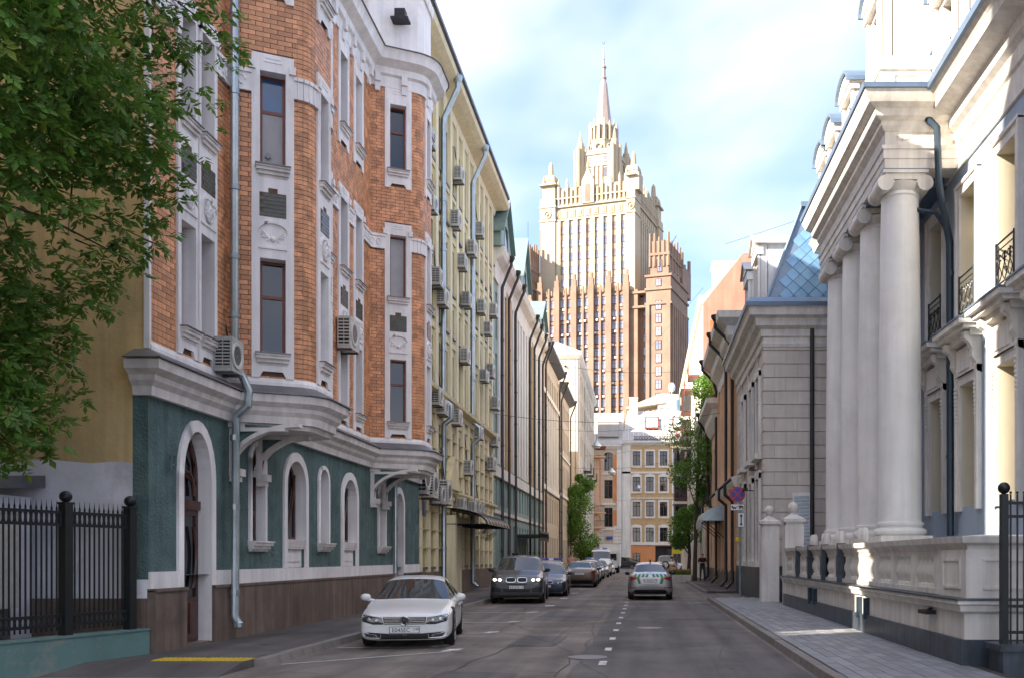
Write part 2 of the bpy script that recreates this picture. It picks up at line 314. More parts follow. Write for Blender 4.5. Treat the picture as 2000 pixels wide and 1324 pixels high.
g = MB(); g.lathe([(0, .006), (.3, .006), (.3, .012), (0, .012)], (.1, 21.5, 0), 20); tag(add('drain_cover', g, m_capmetal), 'round iron cover in the newer asphalt strip of the road', 'manhole')
# left pavement with its kerb stones
pv = MB()
pv.hexa([(-9.2, 12.7, -.02), (-5.9, 12.7, -.02), (-5.9, 13.5, -.02), (-9.2, 13.5, -.02), (-9.2, 12.7, .0), (-5.9, 12.7, .0), (-5.9, 13.5, .12), (-9.2, 13.5, .12)])
pv.box(-9.2, -5.9, 13.5, 112, -.02, .12)
pl = struct('left_pavement', pv, m_asph2)
ks = MB(); ks.hexa([(-.09, 0, -.02), (.09, 0, -.02), (.09, .985, -.02), (-.09, .985, -.02), (-.09, 0, .125), (.065, 0, .125), (.065, .985, .125), (-.09, .985, .125)])
kme = mesh_of(ks, m_kerb); kme.name = 'kerb_stone'
def kerb(parent, x, y, flip=False):
    o = bpy.data.objects.new('kerb_stone', kme); C.objects.link(o); o.parent = parent
    o.location = (x, y+(1 if flip else 0), random.uniform(-.006, .004)); o.rotation_euler = (0, 0, math.pi if flip else random.uniform(-.006, .006))
for i in range(98): kerb(pl, -5.81, 13.9+i)
for i in range(4): kerb(pl, -5.81-.16*(4-i)**1.6*.35, 13.9-.0-(4-i)*.0+0) if False else None
tt = MB()
for i in range(2):
    tt.box(-7.3+i*.7, -6.62+i*.7, 13.62, 14.0, .1, .128)
    for k in range(9): tt.box(-7.28+i*.7+k*.073, -7.25+i*.7+k*.073, 13.63, 13.99, .128, .136)
tag(add('tactile_paving', tt, m_tactile), 'yellow ribbed tactile paving strip on the pavement edge by the arched door', 'tactile paving')
# right pavement: slabs of their own near the camera
pr = MB(); pr.box(2.56, 4.7, 3, 35.2, -.02, .128); pr2 = struct('right_pavement', pr, m_joint)
for i in range(32): kerb(pr2, 2.47, 3+i+.2, True)
g = MB(); g.box(2.38, 4.7, 35.2, 35.38, -.02, .13); add('kerb_end', g, m_kerb, pr2)
sl = MB(); sl.hexa([(0, 0, 0), (.19, 0, 0), (.19, .59, 0), (0, .59, 0), (.003, .003, .012), (.187, .003, .012), (.187, .587, .012), (.003, .587, .012)])
sme = mesh_of(sl, m_slab); sme.name = 'paving_slab'; rest = MB(); cnt = 0
for j in range(54):
    for i in range(10):
        x = 2.57+.197*i; y = 3.05+.597*j+(.3 if i % 2 else 0)
        if y > 34.5: continue
        z = .128+random.uniform(-.003, .002)
        if 9.5 < y and cnt < 300:
            o = bpy.data.objects.new('paving_slab', sme); C.objects.link(o); o.parent = pr2; o.location = (x, y, z); cnt += 1
        else: rest.box(x, x+.19, y, y+.59, z, z+.011)
add('far_paving', rest, m_slab, pr2, kind='stuff')
pf = MB(); pf.box(2.85, 4.6, 42.5, 112, -.02, .1); pf2 = struct('far_right_pavement', pf, m_asph2)
for i in range(64): kerb(pf2, 2.78-.0, 42.5+i, True)
m_seam = M('bitumen_seam', (.03, .028, .027), .6, .3, 8)
random.seed(21)
def seam(pts, w_):
    g = MB(); n = len(pts)
    for i in range(n-1):
        (xa, ya), (xb, yb) = pts[i], pts[i+1]; l = math.hypot(xb-xa, yb-ya) or 1; nx_, ny_ = -(yb-ya)/l*w_, (xb-xa)/l*w_; k = random.uniform(.4, 1.2)
        g.poly((xa-nx_, ya-ny_, .0075), (xb-nx_*k, yb-ny_*k, .0075), (xb+nx_*k, yb+ny_*k, .0075), (xa+nx_, ya+ny_, .0075))
    struct('asphalt_crack', g, m_seam)
for x0, y0_, dx, dy, n, w_ in ((-1.1, 8, .0, .8, 32, .014), (-3.1, 11, .05, .55, 16, .01), (-4.6, 18.2, .32, .12, 9, .012), (-2.2, 19.5, -.12, .42, 14, .009), (.9, 10.5, .03, .7, 18, .009), (-3.4, 13.2, .36, -.1, 10, .011), (-.4, 25, .3, .2, 9, .012), (-2.9, 27.5, .1, .7, 12, .012), (1.2, 18, .12, .3, 8, .008), (-4.9, 22.5, .3, .05, 7, .009)):
    p = [(x0, y0_)]
    for i in range(n): p.append((p[-1][0]+dx+random.uniform(-.12, .12), p[-1][1]+dy+random.uniform(-.1, .1)))
    seam(p, w_)
patch([(-3.0, 12.0), (-1.9, 11.8), (-1.8, 13.1), (-2.9, 13.4)]); patch([(-2.6, 17.2), (-1.7, 17.1), (-1.6, 19.2), (-2.5, 19.4)]); patch([(-4.9, 30.2), (-2.2, 29.9), (-2.1, 31.4), (-4.8, 31.8)])
# ---------------------------------------------------------------- the orange brick house with two oriels (left)
WX = -7.9
H1 = thing('brick_townhouse', 'orange brick townhouse with two rounded oriels over a teal stucco ground floor', 'building', (-9, 22, 0))
def oriel(o):
    A, B, Cc, D, E, F = (WX, o), (-6.78, o+.5), (-6.55, o+.8), (-6.55, o+1.7), (-6.78, o+2.0), (WX, o+2.5)
    def corner(p, c, q, n=4): return [tuple((1-t)**2*np.array(p)+2*t*(1-t)*np.array(c)+t*t*np.array(q)) for t in [i/n for i in range(n+1)]]
    return [A]+corner(B, (-6.57, o+.595), Cc)+corner(D, (-6.57, o+1.905), E)+[F]
O1, O2 = 17.45, 26.45
p1, p2 = oriel(O1), oriel(O2)
YA, YB = 14.66, 32.2
path = [(WX, YA)]+p1+p2+[(WX, YB)]
segs = [(path[i], path[i+1]) for i in range(len(path)-1)]
FL = [(5.56, 7.38), (9.15, 10.97), (12.85, 14.75)]          # window storeys
# windows: (segment kind, frame, centre u, opening width, panel width)
wins = []
ZB, ZT = 4.95, 15.25
back = MB(); bricks = []                                   # bricks: (centre, angle, length, z)
BH, BP, BL = .083, .094, .262
uoff = 0
for (a, b) in segs:
    fr = Fr(a, b); L = fr.L; holes = []; excl = []; cols = []
    if L < .3: pass
    elif a == (WX, YA): cols = [(1.2, .5, .72), (1.9, .5, .72)]
    elif abs(L-1.2265) < .01 and b[0] > a[0]: cols = [(.79, .46, .76)]
    elif abs(L-.9) < .01: cols = [(.45, .46, .74)]
    elif a == p1[-1]: cols = [(1.35, .55, .84), (2.8, .55, .84), (4.1, .55, .84), (5.35, .55, .84)]
    elif b == (WX, YB): cols = [(1.2, .55, .84), (2.4, .55, .84)]
    for uc, w, pw in cols: wins.append((fr, uc, w, pw))
    wall(back, fr, 0, L, ZB, ZT, [(uc, w+.03, [(z0-.015, z1+.015, 0) for z0, z1 in FL]) for uc, w, pw in cols], .3)
    ex = [(uc-pw/2, uc+pw/2, 5.12, 11.3) for uc, w, pw in cols]+[(uc-pw/2, uc+pw/2, 12.35, 15.2) for uc, w, pw in cols]
    if L > .3: ex.append((-1, 9, 10.52, 10.95))
    short = L < .3
    n = int((ZT-ZB)/BP)
    for k in range(n):
        z = ZB+.01+k*BP; u = -((uoff+(BL/2 if k % 2 else 0)) % BL) if not short else 0
        cuts = [(e[0], e[1]) for e in ex if e[2] < z+BH/2 < e[3]]
        while u < L:
            x0, x1 = max(u+.006, .0), min(u+BL-.006, L)
            if short: x0, x1 = .0, L; u = L
            pieces = [(x0, x1)]
            for c0, c1 in cuts:
                np_ = []
                for q0, q1 in pieces:
                    if c1 <= q0 or c0 >= q1: np_.append((q0, q1))
                    else:
                        if c0-q0 > .02: np_.append((q0, c0))
                        if q1-c1 > .02: np_.append((c1, q1))
                pieces = np_
            for q0, q1 in pieces:
                if q1-q0 > .03: bricks.append((fr, (q0+q1)/2, q1-q0-(.004 if short else 0), z))
            u += BL
    uoff += L
add('backing_wall', back, m_mortar, H1)
def bsize(t):
    fr, u, l, z = t; p = fr.P(u, z); v = Vector((0, 0, 1.65))-p; vis = max(0, fr.n.dot(v.normalized()))
    py = (p.z-1.65)/p.y; 
    if py > .6044 or p.x/p.y < -.7: vis = 0
    return -vis*l/v.length_squared
bricks.sort(key=bsize)
bm_ = MB(); bm_.hexa([(-.5, 0, 0), (.5, 0, 0), (.5, .02, 0), (-.5, .02, 0), (-.5, 0, BH), (.5, 0, BH), (.5, .02, BH), (-.5, .02, BH)])
brick_me = mesh_of(bm_, m_brick); brick_me.name = 'brick'
rest = MB()
for k, (fr, u, l, z) in enumerate(bricks):
    dd = random.uniform(.009, .013)
    if k < 300:
        o = bpy.data.objects.new('brick', brick_me); C.objects.link(o); o.parent = H1; p = fr.P(u, z, dd)-Vector(H1.location)
        o.location = p; o.rotation_euler = (0, 0, math.atan2(fr.u.y, fr.u.x)); o.scale = (l, 1, 1)
    else:
        P = fr.P; a, b = u-l/2, u+l/2; n = len(rest.v)
        rest.v += [tuple(P(a, z, dd)), tuple(P(b, z, dd)), tuple(P(b, z+BH, dd)), tuple(P(a, z+BH, dd)), tuple(P(a, z, -.002)), tuple(P(b, z, -.002)), tuple(P(b, z+BH, -.002)), tuple(P(a, z+BH, -.002))]
        rest.f += [(n, n+1, n+2, n+3), (n, n+4, n+5, n+1), (n+3, n+2, n+6, n+7), (n, n+3, n+7, n+4), (n+1, n+5, n+6, n+2)]
# brick-to-brick colour for the joined field: a cell pattern in the material
mb2 = m_brick.copy(); mb2.name = 'orange_brick_field'
t = mb2.node_tree; vn = t.nodes.new('ShaderNodeTexVoronoi'); vn.inputs['Scale'].default_value = 5.5; tcn = t.nodes.new('ShaderNodeTexCoord'); t.links.new(tcn.outputs['Object'], vn.inputs['Vector'])
sp = t.nodes.new('ShaderNodeSeparateColor'); t.links.new(vn.outputs['Color'], sp.inputs[0]); mr = t.nodes.new('ShaderNodeMapRange'); mr.inputs['To Min'].default_value = .7; mr.inputs['To Max'].default_value = 1.25; t.links.new(sp.outputs[0], mr.inputs[0])
bsd = t.nodes['Principled BSDF']; src = bsd.inputs['Base Color'].links[0].from_socket; hs = t.nodes.new('ShaderNodeHueSaturation'); t.links.new(src, hs.inputs['Color']); t.links.new(mr.outputs[0], hs.inputs['Value']); t.links.new(hs.outputs[0], bsd.inputs['Base Color'])
add('brick_field', rest, mb2, H1, kind='stuff')
# white surrounds with their windows
def scroll(mb, fr, uc, zc, s, d):                     # leafy relief made of curled tubes
    for sg in (-1, 1):
        for k in range(3):
            pts = []
            for i in range(9):
                t = i/8*4.4; r = s*(.42-.045*i)*(1-.2*k); a = .4+k*.7+t
                pts.append(fr.P(uc+sg*(s*.12+s*(.16+.1*k)+r*.5*math.cos(a)), zc-s*.15+k*s*.13+r*.5*math.sin(a), d+.008))
            mb.tube(pts, s*.055, 5, s*.025)
    mb.ball(fr.P(uc, zc-s*.12, d+.004), s*.13, 8, 6)
def mask(mb, fr, uc, zc, s, d):                       # a relief head framed by hair
    n = fr.n; c = fr.P(uc, zc, d)
    mb.ball(c, s*.3, 12, 10, .75+abs(n.x)*.0, .75, 1.25)
    mb.ball(fr.P(uc, zc-.02, d+s*.24), s*.06, 6, 5, 1, 1, 1.8)
    for sg in (-1, 1):
        mb.ball(fr.P(uc+sg*s*.1, zc+s*.1, d+s*.2), s*.05, 6, 5)
        for k in range(5):
            pts = [fr.P(uc+sg*s*(.05+.28*math.sin(.5+.5*k+.2*j)), zc+s*(.42-.17*k-.05*j+.05*math.sin(j*2)), d+.03+.02*math.sin(j*1.7+k)) for j in range(5)]
            mb.tube(pts, s*.09, 5, s*.05)
def sill_moulding(mb, fr, uc, w, z, out=.16):
    for (d, za, zb, ww) in ((out, -.03, .0, w), (out*.85, -.09, -.03, w-.02), (out*.6, -.16, -.09, w-.06), (out*.35, -.21, -.16, w-.1)):
        mb.fbox(fr, uc-ww/2, uc+ww/2, z+za, z+zb, -.02, d)
for wi, (fr, uc, w, pw) in enumerate(wins):
    blank = wi == 2
    for part in (0, 1):
        z0, z1 = ((5.12, 11.3), (12.35, 15.2))[part]; ops = [(a, b, 0) for a, b in FL if z0 < a < z1]
        mb = MB(); wall(mb, fr, uc-pw/2, uc+pw/2, z0+.1, z1, [(uc, w, ops)], .3, .05)
        for u in (uc-pw/2, uc+pw/2): mb.poly(fr.P(u, z0+.1, .05), fr.P(u, z1, .05), fr.P(u, z1, -.02), fr.P(u, z0+.1, -.02))
        mb.poly(fr.P(uc-pw/2, z1, .05), fr.P(uc+pw/2, z1, .05), fr.P(uc+pw/2, z1, -.02), fr.P(uc-pw/2, z1, -.02))
        for sg in (-1, 1):                              # feet below the sill
            e = uc+sg*pw/2; mb.fprism(fr, [(e, z0-.02), (e-sg*.14, z0-.02), (e-sg*.2, z0+.1), (e, z0+.1)], -.02, .05)
            for k in range(3): mb.fbox(fr, e-sg*(.05+.035*k)-.008, e-sg*(.05+.035*k)+.008, z1-.95+.12*k, z1-.33, .05, .062)
            mb.fbox(fr, e-sg*.02-(0 if sg > 0 else -.0)-.07-.0, e-sg*.02+.05, z1-.33, z1-.18, .05, .1) if part == 0 else None
        for k in range(2): mb.fbox(fr, uc-w*.36+.03*k, uc+w*.36-.03*k, z1-.16+.07*k, z1-.13+.07*k, .05, .06)
        su = add('window_surround', mb, m_white, H1)
        for a, b, _ in ops:
            sm = MB(); sill_moulding(sm, fr, uc, pw*.82, a-.01); add('sill', sm, m_trim, su)
            cp = MB(); cp.fbox(fr, uc-pw*.42, uc+pw*.42, a-.008, a+.012, -.05, .18); add('sill_cap', cp, m_capmetal, su)
        if part == 0:
            tl = MB(); zt0, zt1 = 8.18, 8.64               # dark glazed tiles below the upper window
            tl.fbox(fr, uc-w*.52, uc+w*.52, zt0, zt1, .04, .054); tl.fbox(fr, uc-w*.18, uc+w*.18, zt1, zt1+.09, .04, .054)
            tp = add('tile_inset', tl, m_mortar, su)
            tq = MB()
            for r in range(6):
                for c in range(4):
                    a = uc-w*.51+c*w*.255+(w*.12 if r % 2 else 0); b = min(a+w*.245, uc+w*.515)
                    tq.fbox(fr, a, b, zt0+.008+r*.075, zt0+.075+r*.075, .05, .062)
            add('tile_course', tq, m_darktile, su)
            rl = MB(); ap = arch_pts(uc, w*1.12, 8.1, .17)
            for p, q in zip(ap, ap[1:]): rl.fprism(fr, [p, q, (q[0], q[1]-.05), (p[0], p[1]-.05)], .045, .085)
            rl.fbox(fr, uc-w*.56, uc+w*.56, 7.56, 7.6, .045, .075)
            if abs(fr.u.x) > .3 or wi == 4: scroll(rl, fr, uc, 7.8, .42, .05)
            else: mask(rl, fr, uc, 7.82, .4, .05)
            add('relief', rl, m_white, su, True)
    for k, (a, b) in enumerate(FL):
        o = window(H1, fr, uc, w, a, b, 0, -.19, .05, 0, (.62,))
        if blank and k == 1:
            q = MB(); q.fbox(fr, uc-w/2+.05, uc+w/2-.05, a+.05, a+(b-a)*.62, -.215, -.205); add('blind_panel', q, m_curtain, o)
            q = MB(); q.cyl(fr.P(uc-.08, a+.28, -.2), fr.P(uc-.08, a+.28, -.15), .055, 12); add('vent', q, m_capmetal, o)
            q = MB(); q.fbox(fr, uc-w/2+.05, uc+w/2-.05, a+(b-a)*.64, b-.05, -.215, -.208); add('upper_pane', q, m_bluepane, o)
        elif (wi+k) % 3 == 0:
            q = MB(); q.fbox(fr, uc-w/2+.05, uc+w/2-.05, a+.05, b-.06, -.19, -.165); add('curtain', q, m_curtain, o)
# band course with carved panels between the surrounds
for (a, b) in segs:
    fr = Fr(a, b); x = 0
    cs = sorted((uc-pw/2, uc+pw/2) for f2, uc, w, pw in wins if (f2.o-fr.o).length < 1e-4)
    for c0, c1 in cs+[(fr.L, fr.L)]:
        if c0-x > .04:
            bd = MB(); bd.fbox(fr, x, c0, 10.55, 10.92, -.01, .045); bd.fbox(fr, x, c0, 10.88, 10.95, -.01, .075); bd.fbox(fr, x, c0, 10.53, 10.58, -.01, .065)
            if c0-x > .15:
                for k in range(int((c0-x)/.16)): bd.tube([fr.P(x+.08+.16*k+.06*math.cos(q), 10.73+.09*math.sin(q*1.0), .05) for q in (0, 1, 2, 3, 4, 5)], .018, 4)
            add('band_course', bd, m_white, H1)
        x = c1
# cornices that wrap round the oriels
cn = MB(); prof = [(-.05, 4.22), (.1, 4.22), (.12, 4.36), (.2, 4.44), (.22, 4.52), (.34, 4.6), (.36, 4.74), (.3, 4.76), (.3, 4.8), (-.05, 4.98)]
ends = [(WX-1.0, YA)]
cn.sweep([(WX-.2, YA)]+path, prof); add('main_cornice', cn, m_trim, H1, True, angle=25)
cm = MB(); cm.sweep([(WX-.2, YA)]+path, [(.2, 4.805), (.4, 4.75), (.4, 4.77), (.05, 4.96), (.05, 4.94)]); add('cornice_capping', cm, m_capmetal, H1)
sk = MB(); sk.sweep(path, [(-.01, 4.93), (.05, 4.93), (.05, 5.02), (.02, 5.1), (-.01, 5.1)]); add('plaster_skirt', sk, m_white, H1)
tcn_ = MB(); tcn_.sweep(path, [(-.05, 15.2), (.06, 15.2), (.08, 15.5), (.16, 15.55), (.18, 15.72), (.42, 15.86), (.46, 16.02), (.52, 16.12), (-.05, 16.2)]); add('upper_cornice', tcn_, m_white, H1, True, angle=25)
tcp = MB(); tcp.sweep(path, [(.3, 16.17), (.56, 16.12), (.56, 16.14), (.3, 16.21)]); add('upper_cornice_capping', tcp, m_capmetal, H1)
for (a, b) in segs:
    fr = Fr(a, b)
    for k in range(int(fr.L/.75)+1 if fr.L > .5 else 0):
        u = .2+k*.75
        if u < fr.L-.1: br = MB(); br.fbox(fr, u-.08, u+.08, 15.3, 15.72, .05, .17); br.fbox(fr, u-.07, u+.07, 15.05, 15.3, .02, .1); add('cornice_bracket', br, m_white, H1)
# attic storey, curved balcony over the second oriel
at = MB(); fr = Fr((WX-.25, YA), (WX-.25, YB))
acols = [(Y-YA, .7, [(17.0, 18.9, 0)]) for Y in (16.0, 21.3, 22.9, 24.2, 25.4, 30.4)]
wall(at, fr, 0, fr.L, 16.1, 20.0, acols, .25); at.box(-19, WX-.26, YA+.01, YB-.01, 15.9, 19.9)
at.sweep([(WX-.25, YA), (WX-.25, YB)], [(-.1, 19.8), (.1, 19.8), (.4, 20.15), (.4, 20.3), (-.1, 20.35)]); add('attic_storey', at, m_white, H1)
for Y in (16.0, 21.3, 22.9, 24.2, 25.4, 30.4):
    window(H1, fr, Y-YA, .7, 17.0, 18.9, 0, -.12, .06, 1, (.65,))
    q = MB(); q.fbox(fr, Y-YA-.55, Y-YA+.55, 18.95, 19.15, -.01, .14); q.fbox(fr, Y-YA-.5, Y-YA+.5, 16.85, 17.0, -.01, .12); add('attic_window_trim', q, m_white, H1)
q = MB(); q.prism([(x, y) for x, y in p2]+[(WX-.3, O2+2.4), (WX-.3, O2+.1)], 16.15, 18.2); q.sweep(p2, [(-.05, 18.1), (.06, 18.1), (.1, 18.25), (.1, 18.34), (-.3, 18.36), (-.3, 18.1)]); add('balcony_parapet', q, m_white, H1, True, angle=30)
q = MB()
for k in range(7):
    y = O2+.85+.13*k; q.tube([(-6.5, y, 18.36), (-6.42, y, 18.6), (-6.5, y+.04, 18.9), (-6.45, y, 19.2)], .014, 5)
q.tube([(-6.48, O2+.8, 19.2), (-6.48, O2+1.75, 19.2)], .022, 6); q.tube([(-6.48, O2+.8, 18.7), (-6.46, O2+1.2, 18.85), (-6.48, O2+1.75, 18.7)], .014, 5); add('balcony_railing', q, m_iron, H1)
rf = MB(); rf.hexa([(WX-.1, YA, 20.3), (WX-.1, YB, 20.3), (-19, YB, 20.3), (-19, YA, 20.3), (WX-3.5, YA, 22.3), (WX-3.5, YB, 22.3), (-15, YB, 22.3), (-15, YA, 22.3)]); add('roof', rf, m_capmetal, H1)
# side wall towards the yard
sw = MB(); sw.poly((-19, YA, 3.1), (WX, YA, 3.1), (WX, YA, 16), (-19, YA, 16)); add('side_wall', sw, m_ochre, H1); sw = MB(); sw.poly((-19, YB, 0), (WX, YB, 0), (WX, YB, 20), (-19, YB, 20)); add('side_wall', sw, m_ochre, H1)
sw = MB(); sw.poly((-19, YA-.003, 1.0), (WX-.02, YA-.003, 1.0), (WX-.02, YA-.003, 3.13), (WX-.5, YA-.003, 3.18), (WX-.9, YA-.003, 3.15), (WX-1.5, YA-.003, 3.2), (-19, YA-.003, 3.12)); sw.poly((-19, YA+.01, 1.0), (WX, YA+.01, 1.0), (WX, YA+.01, 3.12), (-19, YA+.01, 3.12)); add('whitewashed_base', sw, m_lilac, H1)
sw = MB(); sw.box(-19, WX-.02, YA-.05, YA+.2, -.1, 1.0); add('side_plinth', sw, m_granite, H1)
cq = MB(); cq.box(WX-.06, WX+.03, YA-.03, YA+.03, 4.98, 16); add('corner_strip', cq, m_white, H1)
# ground floor: stucco wall with arched openings
GW = Fr((WX, YA), (WX, YB))
G = lambda Y: Y-YA
gops = [(16.2, 1.0, .14, 3.86, .85, 'door'), (18.75, .62, 1.98, 3.92, .31, 'narrow'), (20.8, 1.1, 2.05, 3.82, .55, 'wide'), (22.6, .58, 2.0, 3.8, .29, 'narrow'), (24.6, 1.05, 2.05, 3.72, .52, 'wide'), (27.6, .62, 1.98, 3.8, .31, 'narrow'), (29.5, .95, .14, 3.7, .47, 'door')]
gf = MB(); wall(gf, GW, 0, GW.L, 1.35, 4.3, [(G(Y), w, [(max(zs if k == 'narrow' else 1.42, 1.35) if k != 'door' else 1.35, zt, r)]) for Y, w, zs, zt, r, k in gops], .42); add('stucco_wall', gf, m_teal, H1)
cs_ = MB(); cs_.box(WX-.25, WX-.001, YA-.004, YA+.02, 1.3, 4.3); add('stucco_return', cs_, m_teal, H1)
pb = MB()
for a, b in ((0, G(15.7)), (G(16.7), G(29.02)), (G(29.98), GW.L)): pb.fbox(GW, a, b, -.1, 1.12, -.3, .1); pb.fbox(GW, a, b, 1.1, 1.15, -.3, .13)
add('granite_plinth', pb, m_granite, H1)
for k in range(9):
    y = 17.4+1.42*k
    if y < 28.9: q = MB(); q.fbox(GW, G(y), G(y)+1.405, -.08, 1.085, .098, .112); add('granite_panel', q, m_granite, H1)
wb = MB()
for a, b in ((0, G(15.7)), (G(16.7), G(29.02)), (G(29.98), GW.L)): wb.fbox(GW, a, b, 1.15, 1.42, -.3, .035)
add('white_band', wb, m_white, H1)
for Y, w, zs, zt, r, kind in gops:
    ow = w+(.34 if kind != 'narrow' else .2); sr = MB(); uc = G(Y); orr = r+(.17 if kind != 'narrow' else .1); ot = zt+(.2 if kind != 'narrow' else .1)
    oa = arch_pts(uc, ow, ot, orr); ia = arch_pts(uc, w, zt, r)
    for i in range(len(oa)-1): sr.fprism(GW, [oa[i], oa[i+1], ia[i+1], ia[i]], -.01, .05)
    zb = 1.15 if kind == 'door' else (1.42 if kind == 'wide' else zs)
    for sg in (-1, 1): sr.fprism(GW, [(uc+sg*w/2, zb), (uc+sg*ow/2, zb), (uc+sg*ow/2, ot-orr), (uc+sg*w/2, zt-r)], -.01, .05)
    lp = [(uc-w/2, zs)]+ia+[(uc+w/2, zs)]
    for p, q in zip(lp, lp[1:]): sr.poly(GW.P(p[0]*.999+.001*uc, p[1], .05), GW.P(q[0], q[1], .05), GW.P(q[0], q[1], -.4), GW.P(p[0], p[1], -.4))
    su = add('arch_surround', sr, m_white, H1, True)
    if kind == 'wide':
        q = MB(); q.fbox(GW, uc-w/2+.005, uc+w/2-.005, 1.425, zs+.0, -.3, -.06); q.fbox(GW, uc-w*.38, uc+w*.38, 1.56, zs-.3, -.06, -.035); add('apron_panel', q, m_white, su)
    if kind != 'door':
        q = MB(); sill_moulding(q, GW, uc, (w+.26) if kind == 'narrow' else w-.012, zs+.004, .2 if kind == 'narrow' else .045); add('sill', q, m_trim, su)
        o = window(H1, GW, uc, w, zs, zt, r, -.15 if kind == 'narrow' else -.2, .07, 1 if kind == 'wide' else 0, (.3,) if kind == 'narrow' else (), m_wood)
        if kind == 'wide':
            q = MB()
            for sg in (-1, 1): q.tube([GW.P(uc+sg*w*(.02+.4*math.sin(t*1.4)), zs+.25+t*1.25, -.19) for t in [i/8 for i in range(9)]], .03, 6)
            add('curved_glazing_bar', q, m_wood, o)
    else:
        o = window(H1, GW, uc, w, .16, zt, r, -.2, .09, 1, (.62,), m_wood, name='door')
        q = MB()
        for sg in (-1, 1):
            c = uc+sg*w*.24; q.fbox(GW, c-w*.2, c+w*.2, .2, .95, -.22, -.17); q.fbox(GW, c-w*.14, c+w*.14, .3, .85, -.17, -.15)
            q.tube([GW.P(c+sg*w*.12*math.sin(t*3), 1.1+1.1*t, -.17) for t in [i/8 for i in range(9)]], .03, 6)
        q.tube([GW.P(uc+w*.28*math.cos(a), 2.75+.42*math.sin(a), -.17) for a in [math.pi*i/10 for i in range(11)]], .035, 6); q.fbox(GW, uc-w*.45, uc+w*.45, 2.5, 2.66, -.22, -.13)
        q.tube([GW.P(uc-.05, 3.1, -.17), GW.P(uc+.25, 3.0, -.17), GW.P(uc+.33, 3.3, -.17), GW.P(uc+.1, 3.6, -.17)], .03, 6)
        add('door_panelling', q, m_wood, o, True)
        q = MB(); q.fbox(GW, uc-w/2-.02, uc+w/2+.02, -.05, .15, -.4, .02); add('door_step', q, m_granite, H1)
# brackets that carry the oriels
for o0 in (O1, O2):
    for dy, side in ((.06, 0), (1.28, 1)):
        b2 = MB(); y0 = o0+dy; tck = .2; ex = 1.32
        arc = [(ex*(1-math.cos(t)), 3.28+.85*math.sin(t)) for t in [math.pi/2*i/10 for i in range(11)]]     # from the wall foot to the oriel rim
        o2 = [(max(0, x-.0), z+.12+.02*i) for i, (x, z) in enumerate(arc)]
        for i in range(10):
            a, b = arc[i], arc[i+1]; ta = .075; na = (-(b[1]-a[1]), b[0]-a[0]); ln = math.hypot(*na); na = (na[0]/ln*ta, na[1]/ln*ta)
            pts = [a, b, (b[0]+na[0], b[1]+na[1]), (a[0]+na[0], a[1]+na[1])]
            b2.hexa([(WX+p[0], y0, p[1]) for p in pts]+[(WX+p[0], y0+tck, p[1]) for p in pts])
        b2.box(WX, WX+.1, y0-.01, y0+tck+.01, 3.3, 4.11); b2.box(WX, WX+.22, y0-.02, y0+tck+.02, 3.2, 3.34); b2.box(WX, WX+.16, y0, y0+tck, 3.1, 3.2); b2.box(WX+.1, WX+1.05, y0+.003, y0+tck-.003, 4.05, 4.12)
        bo = add('oriel_bracket', b2, m_trim, H1)
        b3 = MB(); pts = [(.1, 3.4)]+[(x*.97, z) for x, z in arc]+[(.1, 4.2)]
        k = len(pts); n0 = len(b3.v); b3.v += [(WX+x, y0+.06, z) for x, z in pts]+[(WX+x, y0+.14, z) for x, z in pts]; b3.f += [tuple(range(k)), tuple(range(2*k-1, k-1, -1))]
        add('bracket_web', b3, m_teal, bo)
    so_ = MB(); so_.prism(oriel(o0), 4.125, 4.215); add('oriel_soffit', so_, m_trim, H1)
# downpipe, air conditioners, lamp, small fittings
pts = [(-7.72, 17.33, 16), (-7.72, 17.33, 5.2), (-7.55, 17.28, 5.05), (-7.42, 17.26, 4.75), (-7.44, 17.26, 4.5), (-7.68, 17.3, 4.3), (-7.7, 17.3, .55), (-7.62, 17.26, .4)]
dp = pipe(H1, pts, .075, m_zinc, joints=[(-7.72, 17.33, z) for z in (6.2, 7.3, 8.6, 10.4, 11.9)]+[(-7.7, 17.3, z) for z in (1.0, 2.6, 3.9)])
q = MB(); q.lathe([(.075, 0), (.09, .02), (.09, .1), (.075, .12)], (-7.62, 17.26, .33), 10); add('pipe_outlet', q, m_zinc, dp, True)
pipe(H1, [(-7.8, 28.8, 4.2), (-7.8, 28.8, .2)], .06, m_zinc)
fl = thing('floodlight', 'black floodlight fixed high on the white curved balcony parapet', 'lamp', (-6.9, O2+.35, 17.2))
q = MB(); q.box(-7.2, -6.9, O2+.0, O2+.25, 17.15, 17.4); q.box(-7.3, -6.8, O2-.06, O2+.3, 17.08, 17.14); add('lamp_body', q, m_black, fl)
q = MB(); q.cyl((-7.05, O2+.2, 17.25), (-7.05, O2+.5, 17.1), .03, 6); add('mount', q, m_black, fl)
m_ac2 = M('grey_casing', (.42, .42, .4), .5, .15, 6, dirt=(.25, .17, .1), dirt_amt=.6)
acn = [0]
